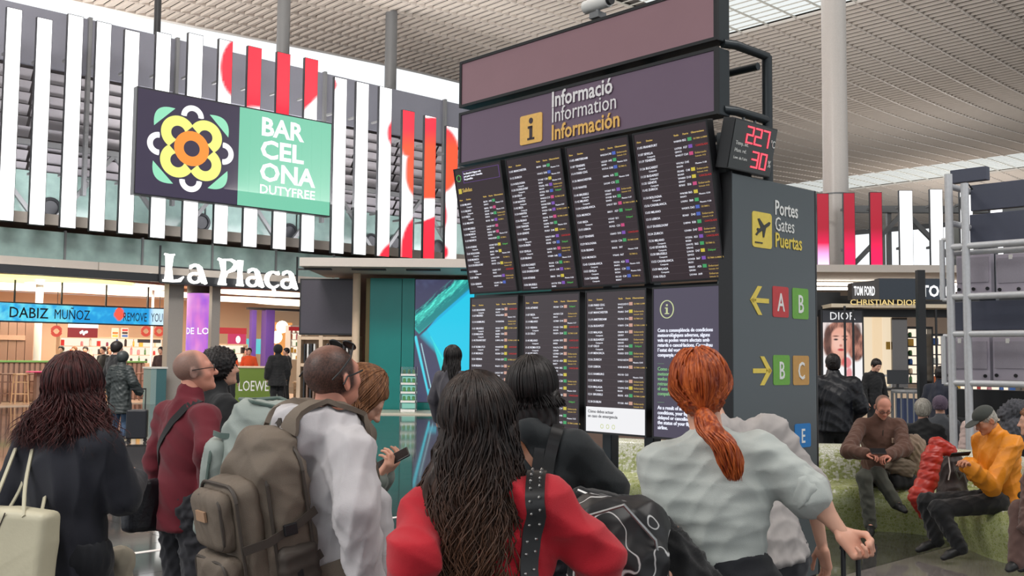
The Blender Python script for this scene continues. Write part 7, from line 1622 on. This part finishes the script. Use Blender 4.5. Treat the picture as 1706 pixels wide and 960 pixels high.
# standing people
P10 = human('man in black padded jacket and black cap with his back turned before the perfume shop', 1388, 12.2, 592, rz=-5, w=1.25, head=(0, 4, 0), seed=101, vox=.014, armR=[(.30, -.03, 1.14), (.22, .16, 1.0)], armL=[(-.30, -.03, 1.14), (-.22, .16, 1.0)], top=dict(m=C_blk2, t=.05, hem=-.1, name='padded_jacket', neck=.7, wr=.008, wl=.14), bottom=dict(m=C_blk), shoes=C_shoe, hair=hair_short(H_blk, .012, (.08, .02), -.06))
human('shop assistant in black standing at the till counter', 1456, 20, 598, rz=200, w=1.0, head=(0, -25, 0), seed=102, vox=.018, top=dict(m=C_blk, t=.02, hem=-.1, name='shirt', neck=.3), bottom=dict(m=C_blk), shoes=C_shoe, hair=hair_short(H_blk, .016, (.07, .03), -.06, .01), group=None)
human('small dark-haired figure beyond the shop assistant', 1445, 28.6, 591, rz=150, w=1.0, seed=103, vox=.025, top=dict(m=C_teeW, t=.02, hem=-.1, name='shirt'), bottom=dict(m=C_blk), shoes=C_shoe, hair=hair_short(H_blk, .016, (.07, .03), -.06, .012))
human('dark dressed person walking behind the scaffold foot', 1567, 14.5, 612, rz=-60, w=1.1, seed=104, vox=.016, top=dict(m=cloth('navy_coat', srgb(28, 34, 50)), t=.04, hem=-.3, name='coat', neck=.6), bottom=dict(m=C_blk), shoes=C_shoe, hair=hair_short(H_blk, .016, (.07, .03), -.06, .01))
P20 = human('woman with long dark hair and grey jumper standing before the crystal screen', 753, 12.6, 581, rz=-35, w=1.0, gender='f', head=(40, 5, 0), seed=201, vox=.012, top=dict(m=cloth('slate_jumper', srgb(62, 60, 68)), t=.026, hem=-.15, name='jumper', neck=.3), bottom=dict(m=C_blk), shoes=C_shoe, hair=hair_long(H_blk, .38, .11, .02, 260, .008, .2, 4, -.10, (.008, .005), spreadz=.05))
P22 = human('person in dark hooded padded coat and jeans with a suitcase on the left', 203, 20.2, 588, rz=-20, w=1.1, gender='f', seed=221, vox=.015, armR=[(.30, .0, 1.16), (.34, .15, .96)], top=dict(m=mat('green_black_nylon', srgb(48, 54, 54), .5, 0, .1, 10), t=.05, hem=-.42, flare=.05, name='padded_coat', neck=.8, wr=.01), bottom=dict(m=C_jean, t=.01), shoes=C_wsh, hair=hair_short(MATS['green_black_nylon'], .035, (.09, .03), -.12, .01, name='hood'))
sq = thing('suitcase', 'dark suitcase standing beside the padded coat person on the left', 'suitcase', fl(232, 19.9), .2)
MB().box(-.19, .19, -.12, .12, .06, .62).build('shell', C_blk2, sq, bevel=.03); MB().box(-.15, -.13, -.01, .01, .62, 1.0).build('handle_tube', M_black, sq); MB().box(.13, .15, -.01, .01, .62, 1.0).build('handle_tube', M_black, sq); MB().box(-.15, .15, -.015, .015, 1.0, 1.03).build('grip', M_black, sq)
for x in (-.15, .15): MB().cyl((x, -.02, .03), (x, .02, .03), .03, n=10).build('wheel', M_black, sq); MB().cyl((x, .09, .03), (x, .12, .03), .03, n=10).build('wheel', M_black, sq)
human('person with black hair just left of the padded hood', 192, 21.4, 571, rz=-40, w=1.0, gender='f', seed=222, vox=.018, top=dict(m=C_blk, t=.03, hem=-.2, name='coat'), bottom=dict(m=C_blk), shoes=C_shoe, hair=hair_short(H_blk, .025, (.07, .03), -.10, .01))
P21 = human('person in long black hooded cloak at the olive counter', 463, 31.4, 577, rz=30, w=1.1, gender='f', seed=211, vox=.016, top=dict(m=C_blk, t=.05, hem=-.28, flare=.08, name='cloak', neck=.8), bottom=dict(m=C_blk, t=.03), shoes=C_shoe, hair=hair_short(C_blk, .05, (.10, .03), -.2, .012, name='hood'))
C_orv = cloth('orange_shirt', srgb(236, 88, 38))
far = [(386, 37, 585, C_orv, 'person in orange shirt left of the olive counter', 150, H_blk), (415, 38, 578, C_orv, 'person in orange shirt leaning over the olive counter', 190, H_blk), (412, 40.5, 575, C_blk, 'person in dark clothes beyond the orange shirts', 160, H_blk),
       (102, 36.0, 571, C_blk, 'bartender in black left of the food counter shelves', 180, H_blk), (124, 39.0, 574, C_teeW, 'bartender in pale shirt under the red menu board', 170, H_brn), (142, 38.5, 577, mat('yellow_cloth', srgb(226, 190, 120), .8), 'bartender in yellow under the red menu board', 190, H_blk),
       (172, 36.5, 574, C_blk, 'person in black between yellow bartender and padded coat', 160, H_blk), (183, 38.5, 570, C_teeW, 'person in white nearly hidden left of the padded coat', 200, H_brn), (268, 36.5, 573, mat('patterned_cloth', srgb(60, 40, 42), .8, 0, .5, 14), 'person in dark patterned shirt left of the grey pillar', 175, H_blk),
       (384, 30.5, 594, C_blk, 'small dark person with rucksack beside the olive counter', -10, H_blk), (478, 36.5, 580, C_blk, 'person in black at the right of the purple posts', 120, H_blk)]
for px, d, tp, m, lb_, rz_, hm in far:
    zt = at(px, tp, d).z; human(lb_, px, d, None, rz=rz_, H=min(1.9, zt), w=1.0, seed=px, vox=.024, loc=Vector((fl(px, d).x, d, .035)), top=dict(m=m, t=.02, hem=-.1, name='shirt', wr=.0), bottom=dict(m=C_blk, wr=0), shoes=C_shoe, hair=hair_short(hm, .016, (.07, .03), -.06, .014))
